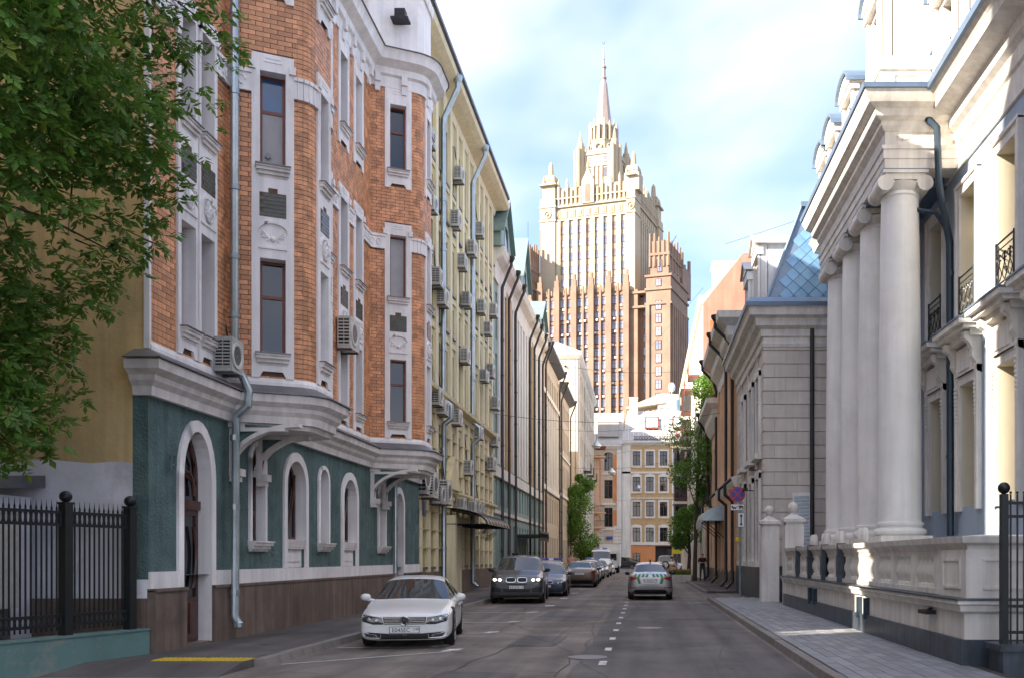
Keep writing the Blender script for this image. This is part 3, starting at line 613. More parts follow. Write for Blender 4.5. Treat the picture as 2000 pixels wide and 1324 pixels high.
def ac_unit(label, x, y, z, nx, w=.8, h=.6, group=None, bracket=True):     # nx: wall normal sign; the grille looks along the street towards the camera
    acn[0] += 1; rr_ = random.Random(acn[0]); k_ = rr_.uniform(.88, 1.12) if group else 1; w *= k_; h *= rr_.uniform(.92, 1.12) if group else 1
    t_ = thing('air_conditioner', label, 'air conditioner', (x, y, z), group); t_.rotation_euler = (rr_.uniform(-.025, .025), 0, rr_.uniform(-.03, .03)); mc = m_ac if rr_.random() < .6 else m_ac2
    q = MB(); q.tube([(-nx*.08, w*.85, h*.5), (nx*.02, w+.06, h*.55), (nx*.0, w+.1, h+.1), (-nx*.06, w+.06, h+rr_.uniform(.3, 1.1)), (-nx*.12, w+.02, h+rr_.uniform(1.1, 1.4))], .022, 5); add('hose', q, m_black if rr_.random() < .6 else m_ac, t_, local=True)
    dpt = .34; q = MB(); q.box(0, nx*dpt, 0, w, 0, h) if nx > 0 else q.box(-dpt, 0, 0, w, 0, h); add('casing', q, mc, t_, local=True)
    x0, x1 = (.03, dpt-.03) if nx > 0 else (-dpt+.03, -.03)
    q = MB(); q.box(x0, x1, -.004, .0, .07, h-.07); add('side_grille', q, m_black, t_, local=True)
    q = MB()
    for k in range(8): q.box(x0-.008, x1+.008, -.012, -.003, .07+k*(h-.14)/8, .07+(k+.42)*(h-.14)/8)
    for k in range(3): q.box(x0+(x1-x0)*k/2-.006, x0+(x1-x0)*k/2+.006, -.015, -.003, .06, h-.06)
    add('louvre', q, mc, t_, local=True)
    q = MB(); fx = nx*(dpt+.004); rr = h*.4
    rings = [[(fx+nx*e, w*.42+r*math.cos(a), h/2+r*math.sin(a)) for a in [2*math.pi*i/18 for i in range(18)]] for r, e in ((rr, 0), (rr*.97, .02), (rr*.75, .02), (rr*.7, .0))]
    q.ring(rings, caps=False)
    add('fan_guard', q, m_ac, t_, local=True)
    q = MB(); q.ring([[(fx-nx*.002+nx*e, w*.42+r*math.cos(a), h/2+r*math.sin(a)) for a in [2*math.pi*i/18 for i in range(18)]] for r, e in ((rr*.7, .002), (.02, .004))], caps=False); add('fan', q, m_capmetal, t_, local=True)
    sx = nx
    for yy in (.1, w-.14): q = MB(); q.box(min(-sx*.2, sx*dpt), max(-sx*.2, sx*dpt), yy, yy+.04, -.045, -.003); add('bracket', q, m_capmetal, t_, local=True)
    return t_
ac_unit('air conditioner unit on a rusty bracket beside the zinc downpipe on the brick house', -7.85, 16.75, 5.05, 1, .5, .62)
ac_unit('air conditioner with black cable hung on the brick wall between the two oriels', -7.85, 23.5, 7.0, 1, .8, .8)
# ---------------------------------------------------------------- yard fence, shed and side things on the far left
fa, fb = (-8.9, 10.9), (-7.86, 14.62)
FF = Fr(fa, fb)
fw = thing('yard_wall', 'low teal wall with flaking paint below the iron fence', 'wall', (*fa, 0))
q = MB(); q.fbox(FF, 0, FF.L, -.1, .5, -.28, .0); q.fbox(FF, 0, FF.L, .5, .53, -.3, .02); add('wall_body', q, m_tealwall, fw)
fe = thing('iron_fence', 'black iron fence with spear points and ball-topped posts on the teal wall', 'fence', (*fa, .5))
posts = []
for u in (FF.L-.25, FF.L-1.4, FF.L-2.75, FF.L-4.1 if False else .05):
    q = MB(); q.fbox(FF, u-.065, u+.065, .5, 2.42, -.2, -.07); q.fbox(FF, u-.08, u+.08, 2.42, 2.45, -.215, -.055); po = add('post', q, m_iron, fe)
    q = MB(); q.ball(FF.P(u, 2.53, -.135), .085, 14, 10); add('ball_finial', q, m_iron, po, True); posts.append(u)
posts.sort()
for a, b in zip(posts, posts[1:]):
    for z in (.68, .82, 2.12, 2.3): q = MB(); q.fbox(FF, a+.06, b-.06, z-.02, z+.02, -.155, -.115); add('rail', q, m_iron, fe)
    n = int((b-a-.13)/.08)
    for i in range(1, n):
        u = a+.065+(b-a-.13)*i/n; q = MB(); q.fbox(FF, u-.009, u+.009, .6, 2.34, -.144, -.126)
        c = FF.P(u, 2.34, -.135); q.tube([c, c+Vector((0, 0, .03)), c+Vector((0, 0, .05)), c+Vector((0, 0, .13))], .016, 5, .002)
        add('bar', q, m_iron, fe)
    for zc, s in ((2.21, .085), (.75, .065)):
        q = MB()
        for i in range(n):
            u = a+.065+(b-a-.13)*(i+.5)/n; q.tube([FF.P(u+.028*math.cos(t), zc+s*math.sin(t), -.135) for t in [2*math.pi*k/10 for k in range(11)]], .008, 4)
        add('oval_ornament', q, m_iron, fe)
sh = thing('yard_shed', 'grey shed with dark overhanging roof in the yard behind the fence', 'shed', (-11.5, 14, 0))
q = MB(); q.box(-13, -9.72, 12.9, 14.6, 0, 2.6); add('shed_wall', q, m_lilac, sh)
q = MB(); q.hexa([(-13.2, 12.6, 2.6), (-9.5, 12.6, 2.6), (-9.5, 14.6, 2.75), (-13.2, 14.6, 2.75), (-13.2, 12.6, 2.75), (-9.5, 12.6, 2.75), (-9.5, 14.6, 2.95), (-13.2, 14.6, 2.95)]); add('shed_roof', q, m_capmetal, sh)
eb = thing('electric_cabinet', 'grey electric cabinet with a small blue sticker behind the fence', 'cabinet', (-9.5, 13.6, 0))
q = MB(); q.box(-10.0, -9.35, 13.2, 13.75, .9, 2.3); q.box(-10.05, -9.3, 13.17, 13.78, 2.3, 2.34); add('cabinet_body', q, m_ac, eb)
q = MB(); q.box(-9.95, -9.4, 13.185, 13.2, .95, 2.25); q.box(-9.47, -9.43, 13.17, 13.19, 1.5, 1.65); add('cabinet_door', q, m_ac, eb)
q = MB(); q.box(-9.75, -9.55, 13.18, 13.184, 2.02, 2.18); add('sticker', q, m_bluepane, eb)
q = MB(); q.box(-9.95, -9.9, 13.3, 13.65, 0, .9); q.box(-9.45, -9.4, 13.3, 13.65, 0, .9); add('cabinet_leg', q, m_capmetal, eb)
q = MB(); q.box(-9.9, -9.45, 13.3, 13.7, -.02, .9) ; add('cabinet_base', q, m_ac, eb)
# house number ornament by the door
nb = MB(); nb.tube([(-7.86, 15.15, 3.05), (-7.8, 15.15, 3.1), (-7.8, 15.15, 3.32), (-7.8, 15.3, 3.34), (-7.82, 15.3, 3.2), (-7.8, 15.18, 3.16)], .02, 6); add('wall_hook', nb, m_teal, H1)

# ---------------------------------------------------------------- generic facade block for the row houses
def block(name, label, x, y0, y1, h, back, mat, cols_y, w, floors, frame=m_wood, glass=m_glass, side=1, d=.18, mull=1, trans=(.7,), rise=0, rear=True, group=None):
    t_ = thing(name, label, 'building', (x, (y0+y1)/2, 0), group)
    fr = Fr((x, y0), (x, y1)) if side > 0 else Fr((x, y1), (x, y0))
    U = (lambda Y: Y-y0) if side > 0 else (lambda Y: y1-Y)
    mb = MB(); wall(mb, fr, 0, fr.L, -.1, h, [(U(Y), w, [(a, b, rise) for a, b in floors]) for Y in cols_y], d+.05)
    mb.box(min(x-side*back, x-side*(d+.06)), max(x-side*back, x-side*(d+.06)), y0, y1, -.1, h-.01)
    mb.poly((x, y0, -.1), (x-side*.3, y0, -.1), (x-side*.3, y0, h), (x, y0, h)); mb.poly((x, y1, -.1), (x-side*.3, y1, -.1), (x-side*.3, y1, h), (x, y1, h))
    add('wall', mb, mat, t_)
    for Y in cols_y:
        for a, b in floors: window(t_, fr, U(Y), w, a, b, rise, -d, .06, mull, trans, frame, glass)
    return t_, fr, U
# ---- cream yellow office block
YX = -8.3; yy0, yy1 = 32.2, 50.4
ycols = [33.1+1.32*k for k in range(13)]; ycols = [c for c in ycols if c < 50]
yfl = [(1.3, 3.9), (4.6, 7.0), (8.5, 10.3), (11.1, 12.3), (12.9, 14.8), (15.6, 16.6), (17.2, 19.4)]
YB_, yfr, YU = block('yellow_office_building', 'cream yellow building with pilaster grid, many air conditioners and long eaves', YX, yy0, yy1, 20.9, 12, m_olive, ycols, .62, yfl, m_capmetal, m_glass, mull=0, trans=())
q = MB()
for c in ycols:
    for s in (-.5, .5): pass
for k in range(len(ycols)+1):
    y = ycols[0]-.66+1.32*k
    if y > 50.3: break
    q = MB(); q.fbox(yfr, max(0, YU(y)-.2), min(yfr.L, YU(y)+.2), 1.1, 20.4, 0, .1); add('pilaster', q, m_yellow2, YB_)
q = MB()
for z in (4.1, 4.35, 7.3, 10.6, 12.5, 15.1, 16.9): q.fbox(yfr, 0, yfr.L, z, z+.22, 0, .06)
add('string_course', q, m_yellow, YB_)
for zz in [2.0, 2.7, 3.4, 5.2, 5.9, 6.6]:
    q = MB(); q.fbox(yfr, 0, yfr.L, zz, zz+.04, .03, .108); add('rustication_groove', q, m_olive, YB_)
for c in ycols:
    for a, b in yfl: q = MB(); q.fbox(yfr, YU(c)-.38, YU(c)+.38, a-.09, a, -.03, .1); add('sill', q, m_capmetal, YB_)
q = MB(); q.sweep([(YX, yy0), (YX, yy1)], [(0, 7.7), (.12, 7.72), (.16, 7.95), (.4, 8.05), (.42, 8.2), (0, 8.3)]); add('belt_cornice', q, m_yellow, YB_)
q = MB(); q.sweep([(YX, yy0), (YX, yy1)], [(0, 4.28), (.12, 4.3), (.22, 4.4), (.22, 4.5), (0, 4.55)]); add('lower_cornice', q, m_yellow, YB_)
q = MB(); q.sweep([(YX, yy0), (YX, yy1), (YX-2, yy1)], [(-.3, 20.3), (.06, 20.3), (.12, 20.6), (.5, 20.75), (.75, 20.9), (.8, 21.15), (-.3, 21.2)]); add('eaves', q, m_yellow2, YB_)
q = MB(); q.sweep([(YX, yy0), (YX, yy1)], [(.72, 21.1), (.9, 21.15), (.9, 21.3), (.7, 21.28)]); add('gutter', q, m_capmetal, YB_)
q = MB(); q.hexa([(YX+.7, yy0, 21.2), (YX+.7, yy1+.6, 21.2), (YX-12, yy1+.6, 21.2), (YX-12, yy0, 21.2), (YX-4, yy0, 23.2), (YX-4, yy1-1, 23.2), (YX-9, yy1-1, 23.2), (YX-9, yy0, 23.2)]); add('roof', q, m_capmetal, YB_)
q = MB(); q.fbox(yfr, 0, yfr.L, -.1, .75, 0, .14); q.fbox(yfr, 0, yfr.L, .75, 1.1, 0, .12); add('plinth', q, m_granite, YB_)
def bigpipe(parent, x, y, ztop, mat, r=.09, kink=None, eave=.75):
    pts = [(x+eave, y, ztop+.35), (x+eave, y, ztop), (x+eave-.1, y, ztop-.2), (x+.2, y, ztop-1.2), (x+.18, y, ztop-1.5)]
    for zk in (kink or []): pts += [(x+.18, y, zk+.4), (x+.5, y, zk+.15), (x+.5, y, zk-.35), (x+.2, y, zk-.6)]
    pts += [(x+.2, y, .45), (x+.42, y-.1, .25)]
    o = pipe(parent, pts, r, mat, joints=[(x+.19, y, z) for z in range(2, int(ztop)-2, 2)])
    q = MB(); q.lathe([(.1, 0), (.2, .18), (.2, .3), (.1, .3)], (x+eave, y, ztop+.2), 12); add('rainwater_hopper', q, mat, o, True)
bigpipe(YB_, YX, 37.1, 20.5, m_zinc, .11, [7.6]); bigpipe(YB_, YX, 43.4, 20.5, m_zinc, .1, [7.6])
acs = [(34.0, 16.9), (34.3, 14.6), (35.3, 12.1), (36.2, 11.6), (39.4, 17.8), (38.8, 15.6) , (40.2, 14.3), (41.2, 12.9), (40.8, 10.3), (42.4, 15.6), (44.5, 17.2), (45.0, 13.6), (45.6, 10.4), (46.8, 13.0), (47.6, 11.0), (48.6, 14.4), (49.2, 9.6), (39.0, 7.3), (41.6, 5.4), (44.2, 7.4), (47.8, 6.2), (48.9, 7.6), (35.2, 7.5), (36.2, 7.3)]
for i, (y, z) in enumerate(acs):
    st_ = ('second', 'third', 'fourth', 'fifth', 'sixth')[min(4, max(0, int((z-4.4)/3.2)))]; pos_ = 'next to the brick house' if y < 37 else ('between the two zinc downpipes' if y < 43.3 else 'beyond the second zinc downpipe')
    ac_unit('air conditioner at %s storey of the yellow building, %s' % (st_, pos_), YX+.1, y, z, 1, .75, .62, 'air conditioners on the yellow building')
for i, (y, z, w_, h_, lb) in enumerate([(32.5, 3.9, .5, 1.25, 'tall double-fan air conditioner above the blue plate on the yellow building'), (33.6, 3.85, .75, .95, 'large air conditioner next to the tall double-fan unit on the yellow wall'), (34.9, 3.7, .8, .7, 'low air conditioner on the long wall bracket of the yellow building'), (36.0, 3.75, .8, .95, 'broad air conditioner at the end of the wall bracket near the zinc downpipe')]):
    ac_unit(lb, YX+.25, y, z, 1, w_, h_)
for i, y in enumerate((40.0, 42.6, 43.6, 44.6)): ac_unit('small air conditioner in the row above the awning of the yellow building', YX+.1, y, 3.75, 1, .7, .55, 'air conditioners above the awning')
q = MB(); q.fprism(yfr, [(YU(37.6), 4.5), (YU(40.0), 4.5), (YU(38.8), 5.9)], 0, .3); add('door_pediment', q, m_yellow, YB_)
q = MB(); q.fbox(yfr, YU(37.9), YU(38.25), -.1, 3.4, 0, .5); q.fbox(yfr, YU(39.9), YU(40.25), -.1, 3.4, 0, .3); add('entrance_pier', q, m_yellow2, YB_)
# round awning over its entrance
aw = thing('entrance_awning', 'weathered barrel awning over the entrance of the yellow building', 'awning', (-8.0, 39.5, 2.9))
q = MB(); arc = [(1.25*math.cos(t)*1.0, 1.0*math.sin(t)) for t in [math.pi*i/14/2 for i in range(15)]]
rings = [[(-8.2+1.7*math.cos(t), y, 3.05+.62*math.sin(t)) for t in [math.pi/2*i/10 for i in range(11)]] for y in (37.9, 44.3)]
q.ring(rings, closed=False); rings2 = [[(-8.2+1.67*math.cos(t), y, 3.02+.6*math.sin(t)) for t in [math.pi/2*i/10 for i in range(11)]] for y in (37.9, 44.3)]; q.ring(rings2, closed=False); add('awning_sheet', q, M('awning_plastic', (.2, .165, .1), .45, .3, 2, streak=.3), aw, True)
q = MB()
for y in [37.9+.8*k for k in range(9)]: q.tube([(-8.2+1.71*math.cos(t), y, 3.05+.63*math.sin(t)) for t in [math.pi/2*i/8 for i in range(9)]], .02, 5); q.cyl((-8.2, y, 3.03), (-6.5, y, 3.03), .018, 5)
q.cyl((-6.49, 37.9, 3.03), (-6.49, 44.3, 3.03), .03, 6); add('awning_rib', q, m_black, aw)
q = MB()
for y in (38.2, 38.9):
    for s in (.3, .2, .1): q.tube([(-6.6, y-s*.0, 2.95+s-.3), (-6.6+s, y, 2.65), (-6.6, y, 2.35+.3-s), (-6.6-s, y, 2.65), (-6.6, y, 2.65+s)], .02, 4)
add('diamond_sign', q, m_black, aw)
bp = thing('address_plate', 'small dark blue address plate on a bracket beside the yellow building corner', 'sign', (-7.8, 32.3, 3.3))
q = MB(); q.box(-7.75, -7.71, 32.05, 32.4, 3.1, 3.65); add('plate', q, M('navy_plate', (.02, .03, .12), .4), bp)
q = MB(); q.tube([(-8.2, 32.5, 3.6), (-7.9, 32.3, 3.72), (-7.73, 32.2, 3.66)], .02, 5); add('bracket', q, m_black, bp)

# ---- grey-green house with white panels
gx, g0, g1 = -8.3, 50.4, 73.5
gcols = [g0+1.0+1.38*k for k in range(16)]
GB, gfr, GU = block('green_and_white_house', 'grey-green house with white panelled bays, dark downpipes and green dormers', gx, g0, g1, 18.4, 12, m_greenb, gcols, .6, [(1.2, 3.6), (4.6, 6.1), (7.2, 9.6), (10.6, 13.0), (13.8, 16.4)], m_offwhite, m_glass, mull=0, trans=(.6,))
q = MB()
for k, c in enumerate(gcols):
    if 4 <= k % 8 <= 7 or k % 8 < 2:
        q.fbox(gfr, GU(c)+.3, GU(c)+1.08, 6.9, 16.9, 0, .09)
add('white_bay_panel', q, m_offwhite, GB)
q = MB()
for k, c in enumerate(gcols):
    if k % 8 in (2, 3): q.fbox(gfr, GU(c)+.3, GU(c)+1.08, 6.3, 17.3, 0, .12)
add('tan_brick_strip', q, m_tan, GB)
q = MB(); q.fbox(gfr, 0, gfr.L, 6.15, 6.75, 0, .14); q.fbox(gfr, 0, gfr.L, 4.1, 4.3, 0, .08); q.fbox(gfr, 0, gfr.L, 16.9, 17.6, 0, .1); add('white_band', q, m_offwhite, GB)
q = MB(); q.sweep([(gx, g0), (gx, g1)], [(-.2, 17.5), (.08, 17.5), (.15, 17.9), (.5, 18.2), (.62, 18.5), (.62, 18.65), (-.2, 18.7)]); add('eaves', q, m_offwhite, GB)
q = MB(); q.hexa([(gx+.55, g0, 18.7), (gx+.55, g1, 18.7), (gx-11, g1, 18.7), (gx-11, g0, 18.7), (gx-4, g0, 21), (gx-4, g1, 21), (gx-8, g1, 21), (gx-8, g0, 21)]); add('roof', q, m_greenroof, GB)
for y, hh in ((52.0, 2.6), (60, 3.2), (70.5, 2.0)):
    q = MB(); f_ = Fr((gx+.45, y-1.9), (gx+.45, y+1.9)); q.fprism(f_, [(0, 18.6), (3.8, 18.6), (3.8, 19.4), (1.9, 18.9+hh), (0, 19.4)], -3.5, 0); dm = add('dormer', q, m_greenb, GB)
    q = MB(); q.fprism(f_, [(-.25, 19.3), (1.9, 19.0+hh), (4.05, 19.3), (4.05, 19.45), (1.9, 19.2+hh), (-.25, 19.45)], -3.6, .25); add('dormer_roof', q, m_greenroof, dm)
    q = MB(); q.fbox(f_, 1.3, 2.5, 19.0, 20.2, -.02, .02); add('dormer_window', q, m_glass, dm)
for y in (52.4, 55.0, 57.8, 65.0, 67.6, 70.6, 73.2): bigpipe(GB, gx, y, 18.2, m_pipe_d, .085, None, .7)
q = MB(); q.fbox(gfr, 0, gfr.L, -.1, .9, 0, .1); add('plinth', q, m_capmetal, GB)
q = MB(); q.box(gx, gx+1.5, 59.5, 65.0, 3.0, 3.15); q.box(gx+1.45, gx+1.5, 59.5, 65.0, 2.75, 3.4)
for k in range(9): q.tube([(gx+1.5, 59.8+.6*k+.25*math.cos(t), 3.1+.22*math.sin(t)) for t in [2*math.pi*i/8 for i in range(9)]], .03, 4)
ca = tag(add('iron_canopy', q, m_black), 'black iron canopy with scrollwork over the door of the green house', 'canopy')
# ---- beige house and its neighbour
bc = [74.6+1.5*k for k in range(9)]
B3, f3, U3 = block('beige_house', 'long beige house with white pilasters and dark eaves beyond the green house', -8.25, 73.5, 88, 18.9, 12, m_beige, bc, .7, [(1.2, 3.4), (4.6, 6.8), (8.2, 10.6), (12, 14.2), (15.6, 17.2)], m_wood, mull=0)
q = MB()
for c in bc: q.fbox(f3, U3(c)+.5, U3(c)+.9, 7.6, 15.0, 0, .1)
q.fbox(f3, 0, f3.L, 7.2, 7.6, 0, .18); q.fbox(f3, 0, f3.L, 15.0, 15.4, 0, .18); add('white_pilasters_band', q, m_offwhite, B3)
q = MB(); q.sweep([(-8.25, 73.5), (-8.25, 88)], [(0, 18.5), (.2, 18.6), (.7, 18.9), (.7, 19.1), (0, 19.2)]); add('eaves', q, m_capmetal, B3)
for y in (75.0, 87.2): bigpipe(B3, -8.25, y, 18.7, m_pipe_d, .08, None, .7)
bc = [89.2+1.6*k for k in range(7)]
B4, f4, U4 = block('tan_row_house', 'narrow tan row house with brown eaves next to the cream gable', -8.2, 88, 100, 18.2, 12, m_beige, bc, .75, [(1.2, 3.4), (4.8, 7), (8.6, 10.8), (12.4, 14.4), (15.4, 17)], m_wood, mull=0)
q = MB(); q.sweep([(-8.2, 88), (-8.2, 100)], [(0, 17.8), (.2, 17.9), (.7, 18.2), (.7, 18.4), (0, 18.5)]); add('eaves', q, m_capmetal, B4)
q = MB(); q.fbox(f4, 0, f4.L, 7.6, 7.9, 0, .15); q.fbox(f4, 0, f4.L, 11.5, 11.7, 0, .15); add('string_course', q, m_offwhite, B4)
for y in (88.6, 99.3): bigpipe(B4, -8.2, y, 18.0, m_pipe_d, .08, None, .7)
# ---- tall cream house with a blank gable towards the camera
bc = [106+3.2*k for k in range(10)]
B5, f5, U5 = block('cream_gabled_house', 'tall cream house showing a blank gable wall above the tree', -7.6, 104, 137, 24.6, 9, m_cream, bc, 1.1, [(1.4, 4), (5.4, 8), (9.6, 12), (13.6, 16), (17.6, 20), (21, 23)], m_wood, mull=1)
q = MB(); q.sweep([(-16.6, 104), (-7.6, 104), (-7.6, 137)], [(0, 24.0), (.15, 24.1), (.45, 24.5), (.45, 24.8), (0, 24.9)]); add('eaves', q, m_offwhite, B5)
q = MB(); q.hexa([(-7.2, 103.6, 24.85), (-7.2, 137, 24.85), (-16, 137, 24.85), (-16, 103.6, 24.85), (-10, 105, 26.2), (-10, 136, 26.2), (-14, 136, 26.2), (-14, 105, 26.2)]); add('roof', q, m_roofpale, B5)
q = MB()
for y in (113.5, 119.5, 127): q.box(-7.6, -6.7, y, y+2.4, 12.2, 12.35); q.box(-6.75, -6.7, y, y+2.4, 12.35, 13.3)
add('balcony', q, m_iron, B5)
pipe(B5, [(-7.5, 104.3, 24), (-7.5, 104.3, .3)], .07, m_trim); pipe(B5, [(-7.5, 116, 24), (-7.5, 116, .3)], .07, m_trim)
q = MB(); q.ball((-9.0, 103.9, 23.2), .14, 8, 6); add('camera_dome', q, m_black, B5)
# ---- houses added out of view on the left (only reflections and their shade show)
BB, fb_, UB_ = block('added_shade_house', 'plain ochre house added out of view to shade the street', -15, -24, 4.0, 30, 10, m_ochre, [-22+3*k for k in range(8)], 1.1, [(1.5+3.6*k, 3.6+3.6*k) for k in range(8)], m_wood)  # added house, its height and length set to limit the sunlit patches
q = MB(); q.box(-19, -13, 10.9, 14.62, -.1, 18.5); q.hexa([(-19, 10.8, 18.5), (-12.8, 10.8, 18.5), (-12.8, 14.62, 18.5), (-19, 14.62, 18.5), (-19, 13.4, 19.6), (-12.8, 13.4, 19.6), (-12.8, 14.62, 19.6), (-19, 14.62, 19.6)]); add('added_shade_wing', q, m_ochre, H1)  # unseen wing added to shade the side wall and narrow the sun gap
yo = thing('added_sun_blocker', 'unseen ochre block added to keep low sun off the road', 'building', (-12, 9, 0))  # added box outside the view, blocks the low sun streak on the road
q = MB(); q.box(-12.9, -11.25, 5.5, 12.6, -.1, 8.0); add('wall', q, m_ochre, yo); q = MB(); q.hexa([(-13.0, 5.4, 8.0), (-11.1, 5.4, 8.0), (-11.1, 12.7, 8.0), (-13.0, 12.7, 8.0), (-13.0, 5.4, 8.5), (-12.2, 5.4, 8.5), (-12.2, 12.7, 8.5), (-13.0, 12.7, 8.5)]); add('roof', q, m_capmetal, yo)
# ---------------------------------------------------------------- the mansion with the colonnade (right)
MX = 7.9
MR = thing('colonnaded_mansion', 'pale blue mansion with a white ionic portico, blue mansard dormers and stone terrace', 'building', (8, 22, 0))
y0, y1 = 6.0, 31.6
mfr = Fr((MX, y1), (MX, y0)); MU = lambda Y: y1-Y
mw = [9.6, 12.4, 15.2, 17.6, 20.0, 22.4, 24.85, 27.15, 29.45]
lowf, upf = (2.9, 5.9), (7.6, 10.6)
mb = MB(); wall(mb, mfr, 0, mfr.L, -.1, 11.6, [(MU(Y), 1.05, [(*lowf, 0), (*upf, 0)]) for Y in mw], .5); add('wall', mb, m_bluewall, MR)
mb = MB(); mb.box(MX+.56, 20, y0, y1, -.1, 13); add('core', mb, m_bluewall, MR)
for Y in mw:
    u = MU(Y)
    for k, (a, b) in enumerate((lowf, upf)):
        q = MB(); rv = .002
        for s in (-1, 1): q.poly(mfr.P(u+s*(.525-rv), a, .02), mfr.P(u+s*(.525-rv), b, .02), mfr.P(u+s*(.525-rv), b, -.5), mfr.P(u+s*(.525-rv), a, -.5))
        q.poly(mfr.P(u-.52, b-rv, .02), mfr.P(u+.52, b-rv, .02), mfr.P(u+.52, b-rv, -.5), mfr.P(u-.52, b-rv, -.5))
        rvl = add('reveal_lining', q, m_creamin, MR)
        q = MB()
        for s in (-1, 1): q.fbox(mfr, u+s*.525 if s > 0 else u-.745, u+.745 if s > 0 else u-.525, a-.1, b+.22, -.01, .09); q.fbox(mfr, u+(.68 if s > 0 else -.78), u+(.78 if s > 0 else -.68), a-.1, b+.26, -.01, .13)
        q.fbox(mfr, u-.525, u+.525, b, b+.22, -.01, .088); q.fbox(mfr, u-.78, u+.78, b+.22, b+.3, -.01, .14)
        su = add('window_surround', q, m_stone, MR)
        if k == 0:
            q = MB(); q.fbox(mfr, u-.55, u+.55, 6.12, 6.75, -.01, .16); q.fbox(mfr, u-.42, u+.42, 6.2, 6.62, .16, .19); q.fbox(mfr, u-1.0, u+1.0, 7.1, 7.22, -.01, .62); q.fbox(mfr, u-.95, u+.95, 7.0, 7.1, -.01, .5); q.fbox(mfr, u-.85, u+.85, 6.85, 7.0, -.01, .3)
            add('balcony_shelf', q, m_stone, su)
            q = MB(); q.fbox(mfr, u-1.02, u+1.02, 7.22, 7.26, -.01, .65); add('lead_capping', q, m_bluemetal, su)
            for s in (-1, 1):
                q = MB(); pts = [(0, 6.95), (.42, 6.95), (.42, 6.8), (.3, 6.72), (.22, 6.55), (.24, 6.4), (.14, 6.25), (.12, 6.05), (0, 6.0)]
                v0 = [mfr.P(u+s*.68-.1, z, d) for d, z in pts]; v1 = [mfr.P(u+s*.68+.1, z, d) for d, z in pts]; q.ring([v0, v1]); add('console', q, m_stone, su)
                q = MB()
                for j in range(9): q.ball(mfr.P(u+s*.68, 5.85-.1*j, .13), .05-.002*j, 6, 5)
                add('carved_drop', q, m_stone, su)
        else:
            q = MB()
            q.tube([mfr.P(u-.5, 8.55, .1), mfr.P(u+.5, 8.55, .1)], .022, 6); q.tube([mfr.P(u-.5, 7.65, .1), mfr.P(u+.5, 7.65, .1)], .018, 6); q.tube([mfr.P(u-.5, 8.4, .1), mfr.P(u+.5, 8.4, .1)], .014, 5)
            for s in (-1, 1): q.tube([mfr.P(u+s*.5, 7.6, .1), mfr.P(u+s*.5, 8.6, .1)], .022, 6)
            for cx in (-.3, 0, .3):
                for s in (-1, 1):
                    q.tube([mfr.P(u+cx+s*(.02+.12*math.sin(t)*(1-t/8)), 7.7+.65*t/6.5, .1) for t in [.4*i for i in range(16)]], .013, 4)
                    q.tube([mfr.P(u+cx+s*.07+.05*math.cos(t), 8.2+.07*math.sin(t), .1) for t in [.5*i for i in range(12)]], .012, 4)
            add('balconet_railing', q, m_iron, su)
        window(MR, mfr, u, 1.05, a, b, 0, -.38, .07, 1, (.72,), m_creamin)
# main eaves of the long wing, and over the portico
ep = [(-.05, 11.35), (.06, 11.35), (.08, 11.9), (.14, 11.95), (.16, 12.25), (.3, 12.35), (.34, 12.6), (.75, 12.72), (.8, 12.9), (.95, 13.05), (-.05, 13.1)]
def sw_right(path, prof, name, mat, parent, sm=True):
    q = MB(); q.sweep(path, prof); return add(name, q, mat, parent, sm, angle=22)
sw_right([(MX, 24.2), (MX, y0)], ep, 'main_cornice', m_stone, MR)
sw_right([(MX, 24.2), (MX, y0)], [(.8, 13.02), (1.02, 13.05), (1.04, 13.2), (.8, 13.2)], 'gutter', m_bluemetal, MR)
# portico
PX0, PY0, PY1 = 6.02, 23.12, 31.4
cy = [23.7, 26.0, 28.3, 30.6]
pod = MB(); pod.box(5.75, MX-.01, 22.6, 31.6, -.1, 2.0); pod.box(5.7, MX-.01, 22.5, 31.6, 1.85, 2.02); add('portico_podium', pod, m_stone, MR)
def ent(z0, z1, out): return [(6.02-out, PY1+.2), (6.02-out, PY0-out), (MX, PY0-out)]
ppath = [(6.02, y1), (6.02, PY0), (MX, PY0)]
def rpath(): return [(6.02, y1), (6.02, PY0), (MX+.1, PY0)]
q = MB(); q.sweep(list(reversed([(MX+.1, PY0), (6.02, PY0), (6.02, y1)])), [(-.6, 11.4), (.0, 11.4), (.02, 11.62), (.05, 11.63), (.05, 11.84), (.09, 11.86), (.1, 11.94), (0, 11.96), (0, 12.3), (.04, 12.33), (.12, 12.42), (.14, 12.52), (.3, 12.58), (.34, 12.75), (.52, 12.82), (.62, 12.98), (.66, 13.08), (-.6, 13.12)]); add('entablature', q, m_stone, MR, True, angle=22)
q = MB(); q.sweep(list(reversed([(MX+.1, PY0), (6.02, PY0), (6.02, y1)])), [(.5, 13.08), (.7, 13.085), (.72, 13.2), (.5, 13.2)]); add('portico_gutter', q, m_bluemetal, MR)
q = MB(); q.box(6.1, MX, PY0+.1, y1, 13.1, 13.15); q.box(6.1, MX+.2, 24.1, y1, 11.3, 11.42); add('portico_roof', q, m_bluemetal, MR)
for k in range(3):
    q = MB(); f_ = Fr((6.02, PY0), (MX, PY0)); scroll(q, f_, .45+.8*k, 12.14, .3, .0); add('frieze_garland', q, m_stone, MR, True)
